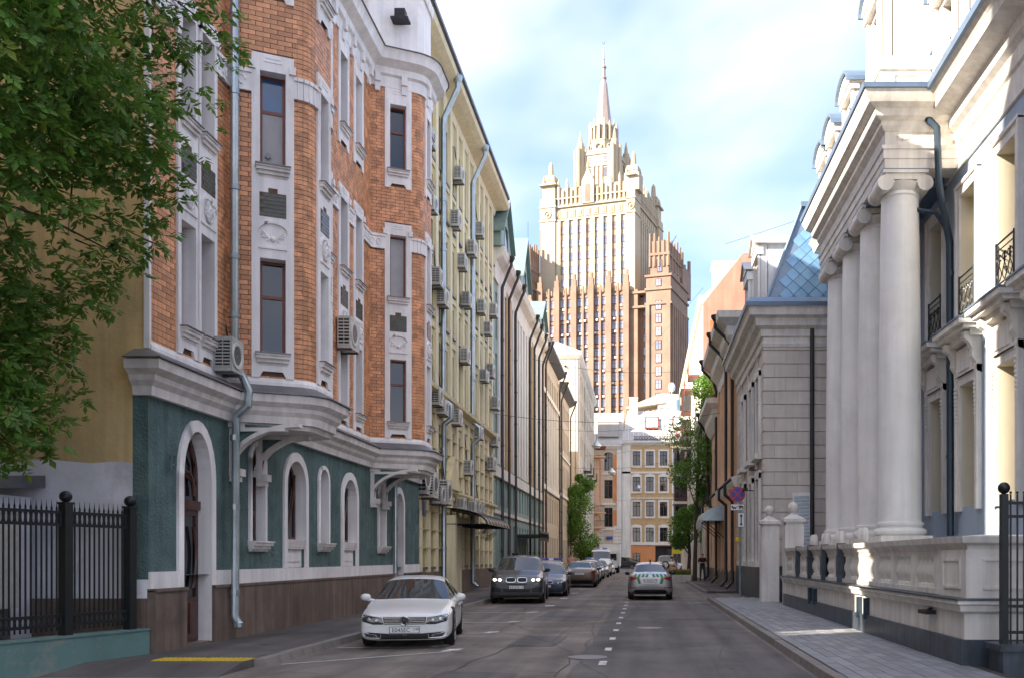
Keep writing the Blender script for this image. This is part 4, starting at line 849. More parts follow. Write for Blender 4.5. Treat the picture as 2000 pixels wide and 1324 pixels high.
for Y in cy:
    col = MB(); prof = [(.66, 2.0), (.66, 2.16)]
    q = MB(); q.box(5.9, 7.2, Y-.65, Y+.65, 2.0, 2.2); pb_ = add('column_plinth', q, m_stone, MR)
    col.lathe([(.6, 2.2), (.66, 2.26), (.67, 2.32), (.64, 2.38), (.57, 2.4), (.57, 2.44), (.6, 2.48), (.6, 2.54), (.55, 2.56)]+[(.545-.075*((z-2.56)/8.2)**2.0, z) for z in [2.6+.8*i for i in range(11)]]+[(.47, 10.78), (.5, 10.82), (.47, 10.88), (.47, 10.95)], (6.55, Y, 0), 36)
    co = add('column', col, m_column, MR, True, angle=30)
    q = MB(); q.box(5.98, 7.12, Y-.57, Y+.57, 11.3, 11.395); q.lathe([(.47, 10.9), (.56, 11.02), (.6, 11.1), (.5, 11.15)], (6.55, Y, 0), 24)
    for sy in (-1, 1):
        for sx in (-1, 1):
            cxx = 6.55+sx*.5; 
            q.tube([(cxx+(.22-.018*i)*math.cos(.55*i)*sx*-1, Y+sy*.5, 11.06+(.22-.018*i)*math.sin(.55*i)) for i in range(11)], .035, 5)
            q.cyl((cxx, Y+sy*.54, 11.06), (cxx, Y+sy*.5, 11.06), .2, 16); 
    for sx in (-1, 1): q.tube([(6.55+sx*.5, Y-.5, 11.06), (6.55+sx*.5, Y-.2, 11.06), (6.55+sx*.5, Y, 11.06), (6.55+sx*.5, Y+.2, 11.06), (6.55+sx*.5, Y+.5, 11.06)], .19, 14)
    q.box(6.05, 7.05, Y-.52, Y+.52, 11.15, 11.3); add('ionic_capital', q, m_stone, co, True, angle=30)
    q = MB(); q.box(5.97, 7.13, Y-.58, Y+.58, 11.382, 11.4); add('lead_flashing', q, m_bluemetal, co)
# attic block and dormers over the portico
q = MB(); q.box(6.0, 7.3, PY0+.35, PY0+1.6, 13.1, 14.3); q.box(7.3, MX+.6, PY0+.5, PY0+1.4, 13.1, 14.28)
q.sweep([(5.98, y1), (5.98, PY0+.33), (7.32, PY0+.33), (7.32, PY0+.48), (MX+.6, PY0+.48)], [(-.1, 14.05), (.03, 14.05), (.1, 14.2), (.12, 14.33), (-.1, 14.36)])
q.box(6.0, 6.5, PY0+1.5, y1-.2, 13.1, 14.2); ab = add('attic_parapet', q, m_stone, MR)
q = MB(); f_ = Fr((6.0, PY0+.35), (7.3, PY0+.35)); 
for u0_, u1_, z0_, z1_ in ((.3, .35, 13.3, 13.95), (.95, 1.0, 13.3, 13.95), (.35, .95, 13.3, 13.35), (.35, .95, 13.9, 13.95)): q.fbox(f_, u0_, u1_, z0_, z1_, 0, .03)
add('parapet_panel', q, m_stone, ab)
def dormer(x, y, z, w, h, parent, mat=m_stone, curved=True, nx=-1):
    f_ = Fr((x, y+w/2), (x, y-w/2)); q = MB(); wall(q, f_, 0, w, z, z+h, [(w/2, w*.42, [(z+.35, z+h*.8, 0)])], .25)
    q.box(x+.27, x+2.2, y-w/2, y+w/2, z, z+h); q.poly((x, y-w/2, z), (x+.3, y-w/2, z), (x+.3, y-w/2, z+h), (x, y-w/2, z+h)); q.poly((x, y+w/2, z), (x+.3, y+w/2, z), (x+.3, y+w/2, z+h), (x, y+w/2, z+h))
    for s in (0, w-.16): q.fbox(f_, s, s+.16, z, z+h*.86, -.02, .1)
    q.fbox(f_, -.06, w+.06, z+h*.86, z+h*.98, -.1, .16)
    d_ = add('dormer', q, mat, parent)
    q = MB(); a = [(w/2-(w*.56)*math.cos(t), z+h*.96+w*.34*math.sin(t)) for t in [math.pi*i/12 for i in range(13)]] if curved else [(-.12, z+h), (w/2, z+h+.5), (w+.12, z+h)]
    q.fprism(f_, a, -2.2, .2); b = [(p[0], p[1]+.0) for p in a]
    add('dormer_pediment', q, mat, d_)
    q = MB(); oa = [(w/2-(w*.6)*math.cos(t), z+h*.96+w*.4*math.sin(t)) for t in [math.pi*i/12 for i in range(13)]] if curved else [(-.18, z+h+.0), (w/2, z+h+.6), (w+.18, z+h+.0)]
    for i in range(len(a)-1): q.fprism(f_, [a[i], a[i+1], oa[i+1], oa[i]], -2.25, .3)
    add('dormer_hood', q, m_bluemetal if curved else m_roofpale, d_)
    q = MB(); q.fbox(f_, w*.29, w*.71, z+.35, z+h*.8, -.22, -.2); add('dormer_pane', q, m_glass, d_)
    q = MB(); q.fbox(f_, w*.49, w*.51, z+.35, z+h*.8, -.2, -.16); q.fbox(f_, w*.29, w*.71, z+h*.5, z+h*.53, -.2, -.165); add('dormer_window_frame', q, m_creamin, d_)
for Y, zz in ((25.2, 14.3), (27.4, 13.5), (29.6, 13.3), (31.2, 13.2)): dormer(6.1 if Y > 26 else 6.3, Y, zz, 1.35, 2.0 if Y > 26 else 2.6, MR)
for Y in (22.6, 18.5, 14.5): dormer(7.4, Y, 13.25, 1.6, 2.6, MR)
q = MB(); q.hexa([(6.6, y0, 13.15), (6.6, y1, 13.15), (20, y1, 13.15), (20, y0, 13.15), (9.0, y0, 17.5), (9.0, y1, 17.5), (18, y1, 17.5), (18, y0, 17.5)]) if False else q.hexa([(MX-.6, y0, 13.15), (MX-.6, PY0, 13.15), (20, PY0, 13.15), (20, y0, 13.15), (9.4, y0, 17), (9.4, PY0, 17), (18, PY0, 17), (18, y0, 17)])
q.hexa([(6.6, PY0+1.4, 13.16), (6.6, y1, 13.16), (19.9, y1, 13.16), (19.9, PY0+1.4, 13.16), (8.6, PY0+1.4, 17), (8.6, y1, 17), (17.9, y1, 17), (17.9, PY0+1.4, 17)]); add('mansard_roof', q, m_bluemetal, MR)
# downpipes
pipe(MR, [(6.95, 22.95, 12.75), (7.05, 22.95, 12.55), (7.25, 22.9, 12.3), (7.3, 22.9, 11.0), (7.42, 23.0, 10.4), (7.6, 23.2, 9.9), (7.7, 23.3, 9.6), (7.72, 23.3, 2.2)], .09, m_pipe_b, joints=[(7.72, 23.3, z) for z in (4.2, 6.5, 8.8)])
pipe(MR, [(6.75, 23.6, 10.55), (6.95, 23.4, 10.45), (7.35, 23.3, 10.35), (7.66, 23.3, 9.85)], .06, m_pipe_b)
# side part between the portico and the pavilion: lower wall with an arched window
sfr = Fr((6.9, 34), (6.9, 31.6)); q = MB(); wall(q, sfr, 0, 2.4, -.1, 11.5, [(1.2, 1.2, [(2.4, 5.4, 0), (6.6, 9.4, .6)])], .35); add('link_wall', q, m_bluewall, MR)
window(MR, sfr, 1.2, 1.2, 2.4, 5.4, 0, -.25, .07, 1, (.7,), m_creamin); window(MR, sfr, 1.2, 1.2, 6.6, 9.4, .6, -.25, .07, 1, (.6,), m_creamin)
q = MB(); oa = arch_pts(1.2, 1.7, 9.65, .85); ia = arch_pts(1.2, 1.2, 9.4, .6)
for i in range(12): q.fprism(sfr, [oa[i], oa[i+1], ia[i+1], ia[i]], -.01, .1)
for s in (-1, 1): q.fbox(sfr, 1.2+(.6 if s > 0 else -.85), 1.2+(.85 if s > 0 else -.6), 6.3, 8.8, -.01, .1); q.fbox(sfr, 1.2+(.55 if s > 0 else -.95), 1.2+(.95 if s > 0 else -.55), 6.2, 6.4, -.01, .25); q.fbox(sfr, 1.2+(.6 if s > 0 else -.8), 1.2+(.8 if s > 0 else -.6), 2.3, 5.5, -.01, .1)
q.fbox(sfr, .3, 2.1, 5.4, 5.8, -.01, .18); add('link_window_surround', q, m_stone, MR); sw_right([(6.9, 33.6), (6.9, 31.6)], ep[:-1]+[(-.05, 13.05)], 'link_cornice', m_stone, MR)
# terrace wall with balustrade
TX, T0, T1 = 4.45, 12.9, 29.6
TW = thing('terrace_wall', 'stone terrace wall with balusters and dark granite base along the pavement', 'wall', (TX, 21, 0))
q = MB(); q.box(TX, 5.75, T0, T1, -.1, .5); q.box(5.75, 7.0, T0, 22.5, -.1, .5); base = add('granite_base', q, m_slate, TW)
for k in range(12):
    q = MB(); yk = T0+.01+1.39*k; q.box(TX-.03, TX, yk, min(yk+1.38, T1), -.05, .5); add('granite_panel', q, m_slate, TW)
q = MB(); q.box(TX-.03, 7.0, T0-.03, T0, -.05, .5); add('granite_panel', q, m_slate, TW)
q = MB(); q.box(TX+.03, 7.0, T0+.03, 22.5, .5, .86); q.box(TX+.03, 5.75, 22.5, T1, .5, .86); add('lower_wall', q, m_stone, TW)
q = MB(); q.sweep([(TX+.05, T1), (TX+.05, T0+.05), (7.0, T0+.05)], [(-.3, .86), (.03, .86), (.1, .9), (.12, .98), (.16, 1.0), (.16, 1.05), (-.3, 1.05)]); add('ledge', q, m_stone, TW)
q = MB(); q.sweep([(TX+.05, T1), (TX+.05, T0+.05), (7.0, T0+.05)], [(-.3, 1.051), (.18, 1.051), (.18, 1.075), (-.3, 1.085)]); add('ledge_slab', q, m_slate, TW)
q = MB(); q.sweep([(TX+.2, T1), (TX+.2, T0+.2), (7.0, T0+.2)], [(-.2, 1.76), (.1, 1.76), (.12, 1.82), (.2, 1.86), (.22, 1.95), (-.2, 1.98)]); q.sweep([(TX+.2, T1), (TX+.2, T0+.2), (7.0, T0+.2)], [(-.1, 1.68), (.08, 1.68), (.08, 1.76), (-.1, 1.76)]); q.sweep([(TX+.2, T1), (TX+.2, T0+.2), (7.0, T0+.2)], [(-.12, 1.085), (.12, 1.085), (.12, 1.17), (-.12, 1.17)]); add('hand_rail', q, m_stone, TW)
q = MB(); q.box(TX+.065, TX+1.1, T0+.065, T0+1.25, 1.08, 1.765); q.box(TX+1.1, 7.0, T0+.1, T0+.3, 1.08, 1.765)
for z in (1.2, 1.6): q.box(TX+.045, TX+.1, T0+.28, T0+1.05, z, z+.04); q.box(TX+.3, TX+.9, T0+.045, T0+.1, z, z+.04)
for e in (.28, 1.01): q.box(TX+.045, TX+.1, T0+e, T0+e+.04, 1.24, 1.6)
for e in (.3, .86): q.box(TX+e, TX+e+.04, T0+.045, T0+.1, 1.24, 1.6)
add('corner_pedestal', q, m_stone, TW)
bal = MB(); bal.lathe([(.0, 0), (.085, 0), (.085, .05), (.05, .07), (.06, .1), (.1, .2), (.105, .26), (.085, .34), (.05, .42), (.05, .45), (.075, .48), (.085, .52), (0, .52)], (0, 0, 0), 14)
bme = mesh_of(bal, m_stone, True); bme.name = 'baluster'
yb = T0+1.5
while yb < T1-.3:
    q = MB(); q.box(TX+.1, TX+.3, yb-.14, yb+.12, 1.17, 1.69); add('pedestal', q, m_stone, TW)
    for k in range(4):
        y = yb+.3+.235*k
        if y < T1-.2: o = bpy.data.objects.new('baluster', bme); C.objects.link(o); o.parent = TW; o.location = Vector((TX+.2, y, 1.17))-Vector(TW.location)
    yb += 1.27
for k in range(4):
    y = 21.2+1.95*k; q = MB(); q.box(TX-.02, TX+.16, y, y+.12, 1.08, 1.98); q.box(TX+.0, TX+.16, y+.12, y+.32, 1.2, 1.7); add('granite_fin', q, m_slate, TW)
for y in (18.4, 19.0, 24.0, 24.7):
    q = MB(); q.box(TX-.08, TX+.03, y, y+.09, .42, .84); add('bracket_plate', q, m_pipe_b, TW)
q = MB(); q.box(TX-.16, TX-.0, 14.1, 14.5, .78, .84); q.cyl((TX-.08, 14.3, .84), (TX+.03, 14.3, .88), .015, 5); fl2 = tag(add('wall_lamp', q, m_black), 'small flat black lamp on the terrace ledge near the sunlit balusters', 'lamp')
for k, Y in enumerate((25.0, 25.5, 27.0, 27.5, 22.4, 22.9, 29.0, 29.4)):
    q = MB(); c = Vector((5.35, Y, 2.03)); q.lathe([(.0, -.06), (.09, -.06), (.1, .06), (.085, .2), (.05, .26), (0, .27)], tuple(c+Vector((0, 0, .08))), 12); q.cyl(c+Vector((0, 0, -.16)), c+Vector((0, 0, .04)), .025, 6); sl_ = tag(add('spotlight', q, m_stone, None, True), 'white cylindrical spotlight at the foot of the portico columns', 'lamp', 'spotlights along the portico')
q = MB(); q.box(5.25, 5.75, 22.3, 31.5, .5, 1.9); add('terrace_step', q, m_stone, TW)
gpst = thing('gate_pier', 'stone gate pier with ball finial at the end of the terrace wall', 'pier', (TX+.3, 29.9, 0), 'stone gate piers')
for (gx_, gy_, t_) in ((TX+.35, 29.9, gpst), (4.3, 31.9, None)):
    if t_ is None: t_ = thing('gate_pier', 'stone gate pier with ball finial standing against the pinkish pavilion', 'pier', (gx_, gy_, 0))
    q = MB(); q.box(gx_-.3, gx_+.3, gy_-.3, gy_+.3, -.1, 2.7); q.box(gx_-.27, gx_+.27, gy_-.27, gy_+.27, 2.7, 2.8); q.box(gx_-.36, gx_+.36, gy_-.36, gy_+.36, 2.8, 2.9); q.hexa([(gx_-.32, gy_-.32, 2.9), (gx_+.32, gy_-.32, 2.9), (gx_+.32, gy_+.32, 2.9), (gx_-.32, gy_+.32, 2.9), (gx_-.1, gy_-.1, 3.05), (gx_+.1, gy_-.1, 3.05), (gx_+.1, gy_+.1, 3.05), (gx_-.1, gy_+.1, 3.05)]); add('pier_shaft', q, m_stone, t_)
    q = MB(); q.lathe([(.1, 3.04), (.08, 3.1), (.12, 3.14)], (gx_, gy_, 0), 14); q.ball((gx_, gy_, 3.28), .17, 16, 10); add('ball_finial', q, m_stone, t_, True)
# iron fence at the right edge
F2 = Fr((6.2, 12.2), (12, 12.2)); fe2 = thing('iron_fence', 'black iron fence with a ball-topped post beside the stone terrace corner', 'fence', (6.2, 12.2, 0))
q = MB(); q.fbox(F2, -1.5, 5.8, -.1, .42, -.4, .1); q.fbox(F2, -1.55, 5.8, .42, .5, -.45, .15); add('fence_base', q, m_slate, fe2)
f0 = -1.4
q = MB(); q.fbox(F2, f0-.045, f0+.045, .5, 2.5, -.18, -.08); po = add('post', q, m_iron, fe2); q = MB(); q.ball(F2.P(f0, 2.58, -.13), .08, 14, 10); add('ball_finial', q, m_iron, po, True)
for z in (.65, 1.0, 2.2, 2.38): q = MB(); q.fbox(F2, f0+.07, 5.8, z-.02, z+.02, -.15, -.11); add('rail', q, m_iron, fe2)
for k in range(1, 30):
    q = MB(); u = f0+.09*k; q.fbox(F2, u-.01, u+.01, .5, 2.5, -.14, -.12); q.ball(F2.P(u, 2.52, -.13), .02, 6, 5); add('bar', q, m_iron, fe2)
# ---------------------------------------------------------------- pinkish stone pavilion with the blue tiled roof
PV = thing('stone_pavilion', 'pinkish rusticated stone pavilion with blue diamond-tiled mansard roof', 'building', (5, 38, 0))
vx, v0, v1, vxe = 4.3, 33.5, 43.0, 6.75
q = MB(); q.box(vx+.05, 14, v0+.05, v1, -.1, 9.55); add('core_wall', q, m_joint if False else m_rust, PV)
ffr = Fr((vx, v0), (vxe, v0)); vfr = Fr((vx, v1), (vx, v0)); VU = lambda Y: v1-Y
zc = 1.35
while zc < 9.2:
    n = 3; off = .0 if int((zc-1.35)/.49+.5) % 2 else .41
    x = -.0; cuts = [0]+[c for c in (off+.0, off+.82, off+1.64, off+2.46) if .1 < c < ffr.L-.1]+[ffr.L]
    for a, b in zip(cuts, cuts[1:]):
        q = MB(); q.fbox(ffr, a+.004, b-.004, zc, zc+.455, -.06, .0); add('ashlar_block', q, m_rust, PV)
    for a, b in ((VU(v0)-.75, VU(v0)), (VU(36.0), VU(35.2)-.0), (VU(39.0), VU(38.2)), (VU(42.9), VU(41.0))):
        a2, b2 = min(a, b), max(a, b); q = MB(); q.fbox(vfr, a2+.004, b2-.004, zc, zc+.455, -.06, .0); add('ashlar_block', q, m_rust, PV)
    zc += .49
q = MB(); q.fbox(ffr, -.05, ffr.L, -.1, 1.33, -.1, .05); q.fbox(vfr, 0, vfr.L, -.1, 1.33, -.1, .05); add('granite_plinth', q, m_slate, PV)
for Y in (34.8, 37.1, 40.0):
    u = VU(Y); q = MB()
    for a, b in ((1.6, 4.6), (5.6, 8.4)):
        for s in (-1, 1): q.fbox(vfr, u+(.4 if s > 0 else -.62), u+(.62 if s > 0 else -.4), a-.1, b+.2, -.02, .09)
        q.fbox(vfr, u-.62, u+.62, b, b+.3, -.02, .1); q.fbox(vfr, u-.75, u+.75, a-.3, a-.1, -.02, .25)
    add('window_surround', q, m_stone, PV)
    for a, b in ((1.6, 4.6), (5.6, 8.4)):
        q = MB(); q.fbox(vfr, u-.4, u+.4, a, b, -.04, .005); o = add('window', q, m_glass, PV); q = MB(); q.fbox(vfr, u-.02, u+.02, a, b, .005, .03); q.fbox(vfr, u-.4, u+.4, a+1.9, a+1.96, .005, .03); add('frame', q, m_creamin, o)
q = MB(); q.sweep([(vx, v1), (vx, v0), (vxe, v0)], [(-.1, 9.3), (.03, 9.3), (.06, 9.42), (.02, 9.46), (.02, 9.62), (.1, 9.66), (.12, 9.9), (.3, 10.0), (.34, 10.25), (.55, 10.32), (.6, 10.55), (.66, 10.62), (-.1, 10.66)]); add('cornice', q, m_stone, PV, True, angle=22)
q = MB(); q.sweep([(vx, v1), (vx, v0), (vxe, v0)], [(-.2, 10.64), (.7, 10.6), (.72, 10.74), (.5, 10.95), (-.2, 11.0)]); add('gutter_skirt', q, m_bluemetal, PV)
# sloping tiled front: bottom edge y=v0+.2 at z=10.95, top y=v0+1.0, z=14.6
rp0 = Vector((4.42, v0+.15, 10.95)); rux = Vector((1, 0, 0)); rup = Vector((0, .75, 3.75)); rl = rup.length; rupn = rup.normalized(); rn = rux.cross(rupn)
q = MB(); xl0, xl1 = 4.75, 5.95
q.poly((4.42, v0+.15, 10.95), (9, v0+.15, 10.95), (9, v0+.9, 14.7), (5.85, v0+.9, 14.7)); q.poly((4.42, v0+.15, 10.95), (5.85, v0+.9, 14.7), (5.85, v1, 14.7), (4.42, v1, 10.95)); q.poly((5.95, v0+.9, 14.7), (9, v0+.9, 14.7), (9, v1, 14.7), (5.95, v1, 14.7)); add('roof_deck', q, m_bluemetal, PV)
tile = MB(); s_ = .27; tile.v += [(0, -s_*.97, 0), (s_*.97, 0, 0), (0, s_*.97, 0), (-s_*.97, 0, 0), (0, -s_*.93, .018), (s_*.93, 0, .018), (0, s_*.93, .018), (-s_*.93, 0, .018)]; tile.f += [(4, 5, 6, 7)]+[(i, (i+1) % 4, 4+(i+1) % 4, 4+i) for i in range(4)]
tme = mesh_of(tile, m_bluetile); tme.name = 'roof_tile'
mrot = Matrix((rux, rupn, rn)).transposed().to_euler()
for r in range(int(rl/s_)):
    for c in range(13):
        x = c*2*s_+(s_ if r % 2 else 0)+.2; y = r*s_+.28
        if x < (y/rl)*1.43+.3 or x > 3.8 or y > rl-.1: continue
        o = bpy.data.objects.new('roof_tile', tme); C.objects.link(o); o.parent = PV; o.location = rp0+rux*x+rupn*y+rn*.004-Vector(PV.location); o.rotation_euler = mrot
q = MB(); q.tube([(4.42, v0+.12, 10.95), (5.85, v0+.86, 14.75)], .07, 6); q.box(5.8, 9, v0+.75, v0+1.1, 14.68, 14.86); add('hip_ridge', q, m_bluemetal, PV)
for Y in (36.7, 40.0): dormer(4.5, Y, 10.95, 1.5, 2.9, PV, m_stone, False)
q = MB(); q.box(5.35, 6.0, v0-.08, v0-.0, 2.05, 4.0)
lv = add('louvre_frame', q, m_white, PV)
for k in range(14): q = MB(); z = 2.12+.13*k; q.hexa([(5.4, v0-.1, z), (5.95, v0-.1, z), (5.95, v0-.085, z+.01), (5.4, v0-.085, z+.01), (5.4, v0-.085, z+.07), (5.95, v0-.085, z+.07), (5.95, v0-.075, z+.08), (5.4, v0-.075, z+.08)]); add('louvre_slat', q, m_zinc, lv)
pipe(PV, [(6.05, v0-.1, 10.3), (6.05, v0-.1, 1.4)], .08, m_pipe_d)
for z, Y in ((4.9, 34.2), (4.3, 36.4)):
    cc = thing('security_camera', 'small dark security camera on the side wall of the pinkish pavilion', 'camera', (vx, Y, z), 'security cameras on the pavilion'); q = MB(); q.cyl((0, 0, 0), (-.3, 0, 0), .02, 6); add('arm', q, m_black, cc, local=True); q = MB(); q.box(-.45, -.28, -.3, .05, -.03, .09); add('camera_body', q, m_black, cc, local=True)
# ---------------------------------------------------------------- peach row, pink gable, white bay house (right, farther)
def rblock(*a, **k): return block(*a, side=-1, **k)
R1, r1f, r1u = rblock('peach_house', 'peach house with heavy cream cornices and dark downpipes beyond the pavilion', 4.3, 43, 53.5, 12.6, 10, m_peach, [44.5+2.2*k for k in range(4)], .9, [(1.5, 4.2), (6.2, 9.2)], m_wood)
q = MB(); q.sweep([(4.3, 53.5), (4.3, 43), (6, 43)], [(-.1, 11.0), (.1, 11.05), (.14, 11.5), (.5, 11.9), (.55, 12.3), (.95, 12.6), (1.0, 12.9), (-.1, 13)]); q.sweep([(4.3, 53.5), (4.3, 43)], [(0, 4.9), (.15, 5.0), (.3, 5.4), (0, 5.5)]); add('cornice', q, m_offwhite, R1)
q = MB()
for k in range(5): q.fbox(r1f, .5+2.2*k, .9+2.2*k, .9, 11, 0, .15)
add('pilaster', q, m_peach, R1)
q = MB(); q.fbox(r1f, 0, r1f.L, -.1, 1.0, 0, .12); add('plinth', q, m_granite, R1)
def rpipe(parent, x, y, ztop, mat=m_pipe_d, e=1.0):
    pts = [(x-e, y, ztop+.3), (x-e, y, ztop-.15), (x-.35, y, ztop-.8), (x-.2, y, ztop-1.4), (x-.2, y, 5.4), (x-.55, y, 5.1), (x-.55, y, 4.6), (x-.2, y, 4.3), (x-.2, y, .5), (x-.5, y-.1, .2)]
    o = pipe(parent, pts, .085, mat); q = MB(); q.lathe([(.1, 0), (.2, .15), (.2, .28), (.1, .28)], (x-e, y, ztop+.15), 10); add('rainwater_hopper', q, mat, o, True)
rpipe(R1, 4.3, 43.4, 12.6); rpipe(R1, 4.3, 46.8, 12.6); rpipe(R1, 4.3, 53.2, 12.6)
R2, r2f, r2u = rblock('cream_corniced_house', 'lower cream and peach house with stepped cornice next to the pink gable', 4.3, 53.5, 66, 10.6, 10, m_peach, [55+2.4*k for k in range(5)], .9, [(1.5, 4.0), (5.8, 8.4)], m_wood)
q = MB(); q.sweep([(4.3, 66), (4.3, 53.5), (6, 53.5)], [(-.1, 9.2), (.1, 9.25), (.4, 9.8), (.45, 10.2), (.8, 10.5), (.8, 10.8), (-.1, 10.9)]); add('cornice', q, m_offwhite, R2)
q = MB(); q.hexa([(3.6, 53.5, 10.85), (3.6, 66, 10.85), (14, 66, 10.85), (14, 53.5, 10.85), (6, 53.5, 12.5), (6, 66, 12.5), (12, 66, 12.5), (12, 53.5, 12.5)]); add('roof', q, m_oldbrick, R2)
rpipe(R2, 4.3, 60, 10.6, e=.8)
q = MB(); q.fbox(r2f, 0, r2f.L, -.1, 1.0, 0, .1); add('plinth', q, m_granite, R2)
wc = [68.5+3*k for k in range(12)]
R3, r3f, r3u = rblock('white_bay_house', 'tall white house with a pink gable wall, brown glazed bays and small balconies', 4.15, 66, 104, 20.4, 11, m_offwhite, wc, 1.0, [(1.4, 3.8), (5.2, 7.6), (8.8, 11.2), (12.4, 14.6), (15.8, 18.2)], m_wood)
q = MB(); q.fprism(Fr((4.15, 65.97), (15, 65.97)), [(0, 13), (8, 13), (8, 20.5), (6.5, 23.4), (2.9, 23.4), (0, 19.8)], -.2, .02); add('pink_gable', q, m_pink, R3)
q = MB(); q.fprism(Fr((4.15, 65.95), (15, 65.95)), [(.5, 8), (8, 8), (8, 18.6), (.5, 18.6)], -.0, .03); add('bare_brick_patch', q, m_oldbrick, R3)
q = MB(); q.hexa([(4.1, 66, 20.3), (4.1, 104, 20.3), (15, 104, 20.3), (15, 66, 20.3), (7.0, 66.1, 23.3), (7.0, 104, 23.3), (11, 104, 23.3), (11, 66.1, 23.3)]); add('roof', q, m_roofpale, R3)
q = MB(); q.box(5.2, 7.0, 70, 72, 21, 23.9); q.box(5.1, 7.1, 69.9, 72.1, 23.9, 24.1); add('roof_dormer', q, m_offwhite, R3)
q = MB(); q.sweep([(4.15, 104), (4.15, 66.2)], [(0, 19.8), (.12, 19.9), (.3, 20.2), (.3, 20.42), (0, 20.42)]); add('eaves', q, m_beige, R3)
for yb_, z0_, z1_, x_ in ((91, 4.6, 13.2, 2.9), (83, 9, 17.2, 3.3)):
    q = MB(); q.box(x_, 4.15, yb_, yb_+3.4, z0_, z1_); bay = add('bay', q, m_wood, R3)
    zz = z0_+.3
    while zz < z1_-1:
        q = MB()
        for k in range(3): q.box(x_+.15+.34*k, x_+.43+.34*k, yb_-.03, yb_-.0, zz, zz+1.9)
        for k in range(4): q.box(x_-.03, x_, yb_+.15+.8*k, yb_+.8+.8*k, zz, zz+1.9)
        add('bay_window', q, m_glass, bay); q = MB(); q.box(x_-.1, 4.15, yb_-.1, yb_+3.5, zz+2.05, zz+2.3); add('bay_floor_band', q, m_offwhite, bay); zz += 2.75
for y_, z_ in ((76, 12), (76, 15.4), (70, 15.4), (97, 14.6)):
    q = MB(); q.box(3.3, 4.15, y_, y_+2.4, z_, z_+.14); q.box(3.3, 3.34, y_, y_+2.4, z_+.9, z_+.95)
    for k in range(13): q.box(3.3, 3.33, y_+.18*k, y_+.18*k+.03, z_+.14, z_+.9)
    add('balcony', q, m_redframe, R3)
# canopy and sign posts on the right pavement
cn_ = thing('metal_canopy', 'grey sheet-metal canopy over an entrance of the peach house', 'canopy', (3.6, 51, 3.6))
q = MB(); rings = [[(4.3-1.35*math.sin(t), y, 3.7+.85*math.cos(t)-.1) for t in [math.pi/2*i/8 for i in range(9)]] for y in (48.6, 53.0)]; q.ring(rings, closed=False); q.box(2.93, 2.96, 48.6, 53.0, 3.25, 3.65); q.poly(*[(4.3-1.35*math.sin(t), 48.6, 3.6+.85*math.cos(t)) for t in [math.pi/2*i/8 for i in range(9)]], (4.3, 48.6, 3.6)); add('canopy_sheet', q, m_zinc, cn_)
for y in (48.7, 50.8, 52.9):
    q = MB(); q.cyl((3.0, y, 3.58), (4.3, y, 3.58), .03, 6); q.tube([(3.1, y, 3.58), (3.6, y, 3.2), (4.28, y, 2.6)], .025, 6); add('canopy_frame', q, m_black, cn_)
sg = thing('sign_post', 'grey post with no-stopping sign, tow-away plate and arrow plate', 'sign', (3.78, 36.6, 0))
m_red = M('sign_red', (.55, .02, .025), .4, .05); m_blue = M('sign_blue', (.02, .06, .35), .4, .05); m_sw = M('sign_white', (.75, .75, .74), .4, .05); m_sb = M('sign_black', (.015, .015, .015), .5)
q = MB(); q.cyl((3.78, 36.6, 0), (3.78, 36.6, 4.6), .045, 10); add('post', q, m_zinc, sg)
def disc(c, r, y0_, y1_, n=32): 
    q = MB(); q.ring([[(c[0]+r*math.cos(2*math.pi*i/n), y_, c[1]+r*math.sin(2*math.pi*i/n)) for i in range(n)] for y_ in (y0_, y1_)]); return q
so1 = add('sign_disc', disc((3.66, 4.15), .31, 36.53, 36.55), m_red, sg); add('blue_field', disc((3.66, 4.15), .25, 36.524, 36.53), m_blue, so1)
q = MB()
for a in (math.pi/4, -math.pi/4):
    dx, dz = math.cos(a)*.27, math.sin(a)*.27; nx_, nz_ = -math.sin(a)*.03, math.cos(a)*.03
    pts = [(3.66-dx-nx_, 4.15-dz-nz_), (3.66+dx-nx_, 4.15+dz-nz_), (3.66+dx+nx_, 4.15+dz+nz_), (3.66-dx+nx_, 4.15-dz+nz_)]; yy = 36.516 if a > 0 else 36.519
    q.poly(*[(p[0], yy, p[1]) for p in pts])
add('red_cross', q, m_red, so1)
def plate(x0, x1, z0, z1, y=36.53):
    q = MB(); q.box(x0-.012, x1+.012, y, y+.012, z0-.012, z1+.012); o = add('plate_border', q, m_sb, sg); q = MB(); q.box(x0, x1, y-.004, y-.001, z0, z1); add('plate_face', q, m_sw, o); return o
po1 = plate(3.4, 3.93, 3.53, 3.76); q = MB(); yv = 36.52
for (x, z, r) in ((3.5, 3.6, .03), (3.57, 3.6, .03), (3.76, 3.59, .028), (3.87, 3.6, .028)): q.ring([[(x+r*math.cos(2*math.pi*i/12), y_, z+r*math.sin(2*math.pi*i/12)) for i in range(12)] for y_ in (yv, yv+.004)])
q.box(3.43, 3.62, yv, yv+.004, 3.62, 3.65); q.box(3.43, 3.49, yv, yv+.004, 3.65, 3.7); q.poly((3.6, yv, 3.64), (3.74, yv, 3.72), (3.75, yv, 3.7), (3.6, yv, 3.625)); q.poly((3.72, yv, 3.62), (3.9, yv, 3.64), (3.9, yv, 3.68), (3.84, yv, 3.69), (3.8, yv, 3.72), (3.75, yv, 3.7), (3.72, yv, 3.66)); add('tow_truck_symbol', q, m_sb, po1)
po2 = plate(3.68, 3.93, 2.86, 3.42); q = MB(); q.box(3.785, 3.825, yv, yv+.004, 3.0, 3.28)
for s, z in ((1, 3.28), (-1, 3.0)): q.poly((3.74, yv, z), (3.87, yv, z), (3.805, yv, z+s*.1))
add('double_arrow', q, m_sb, po2)
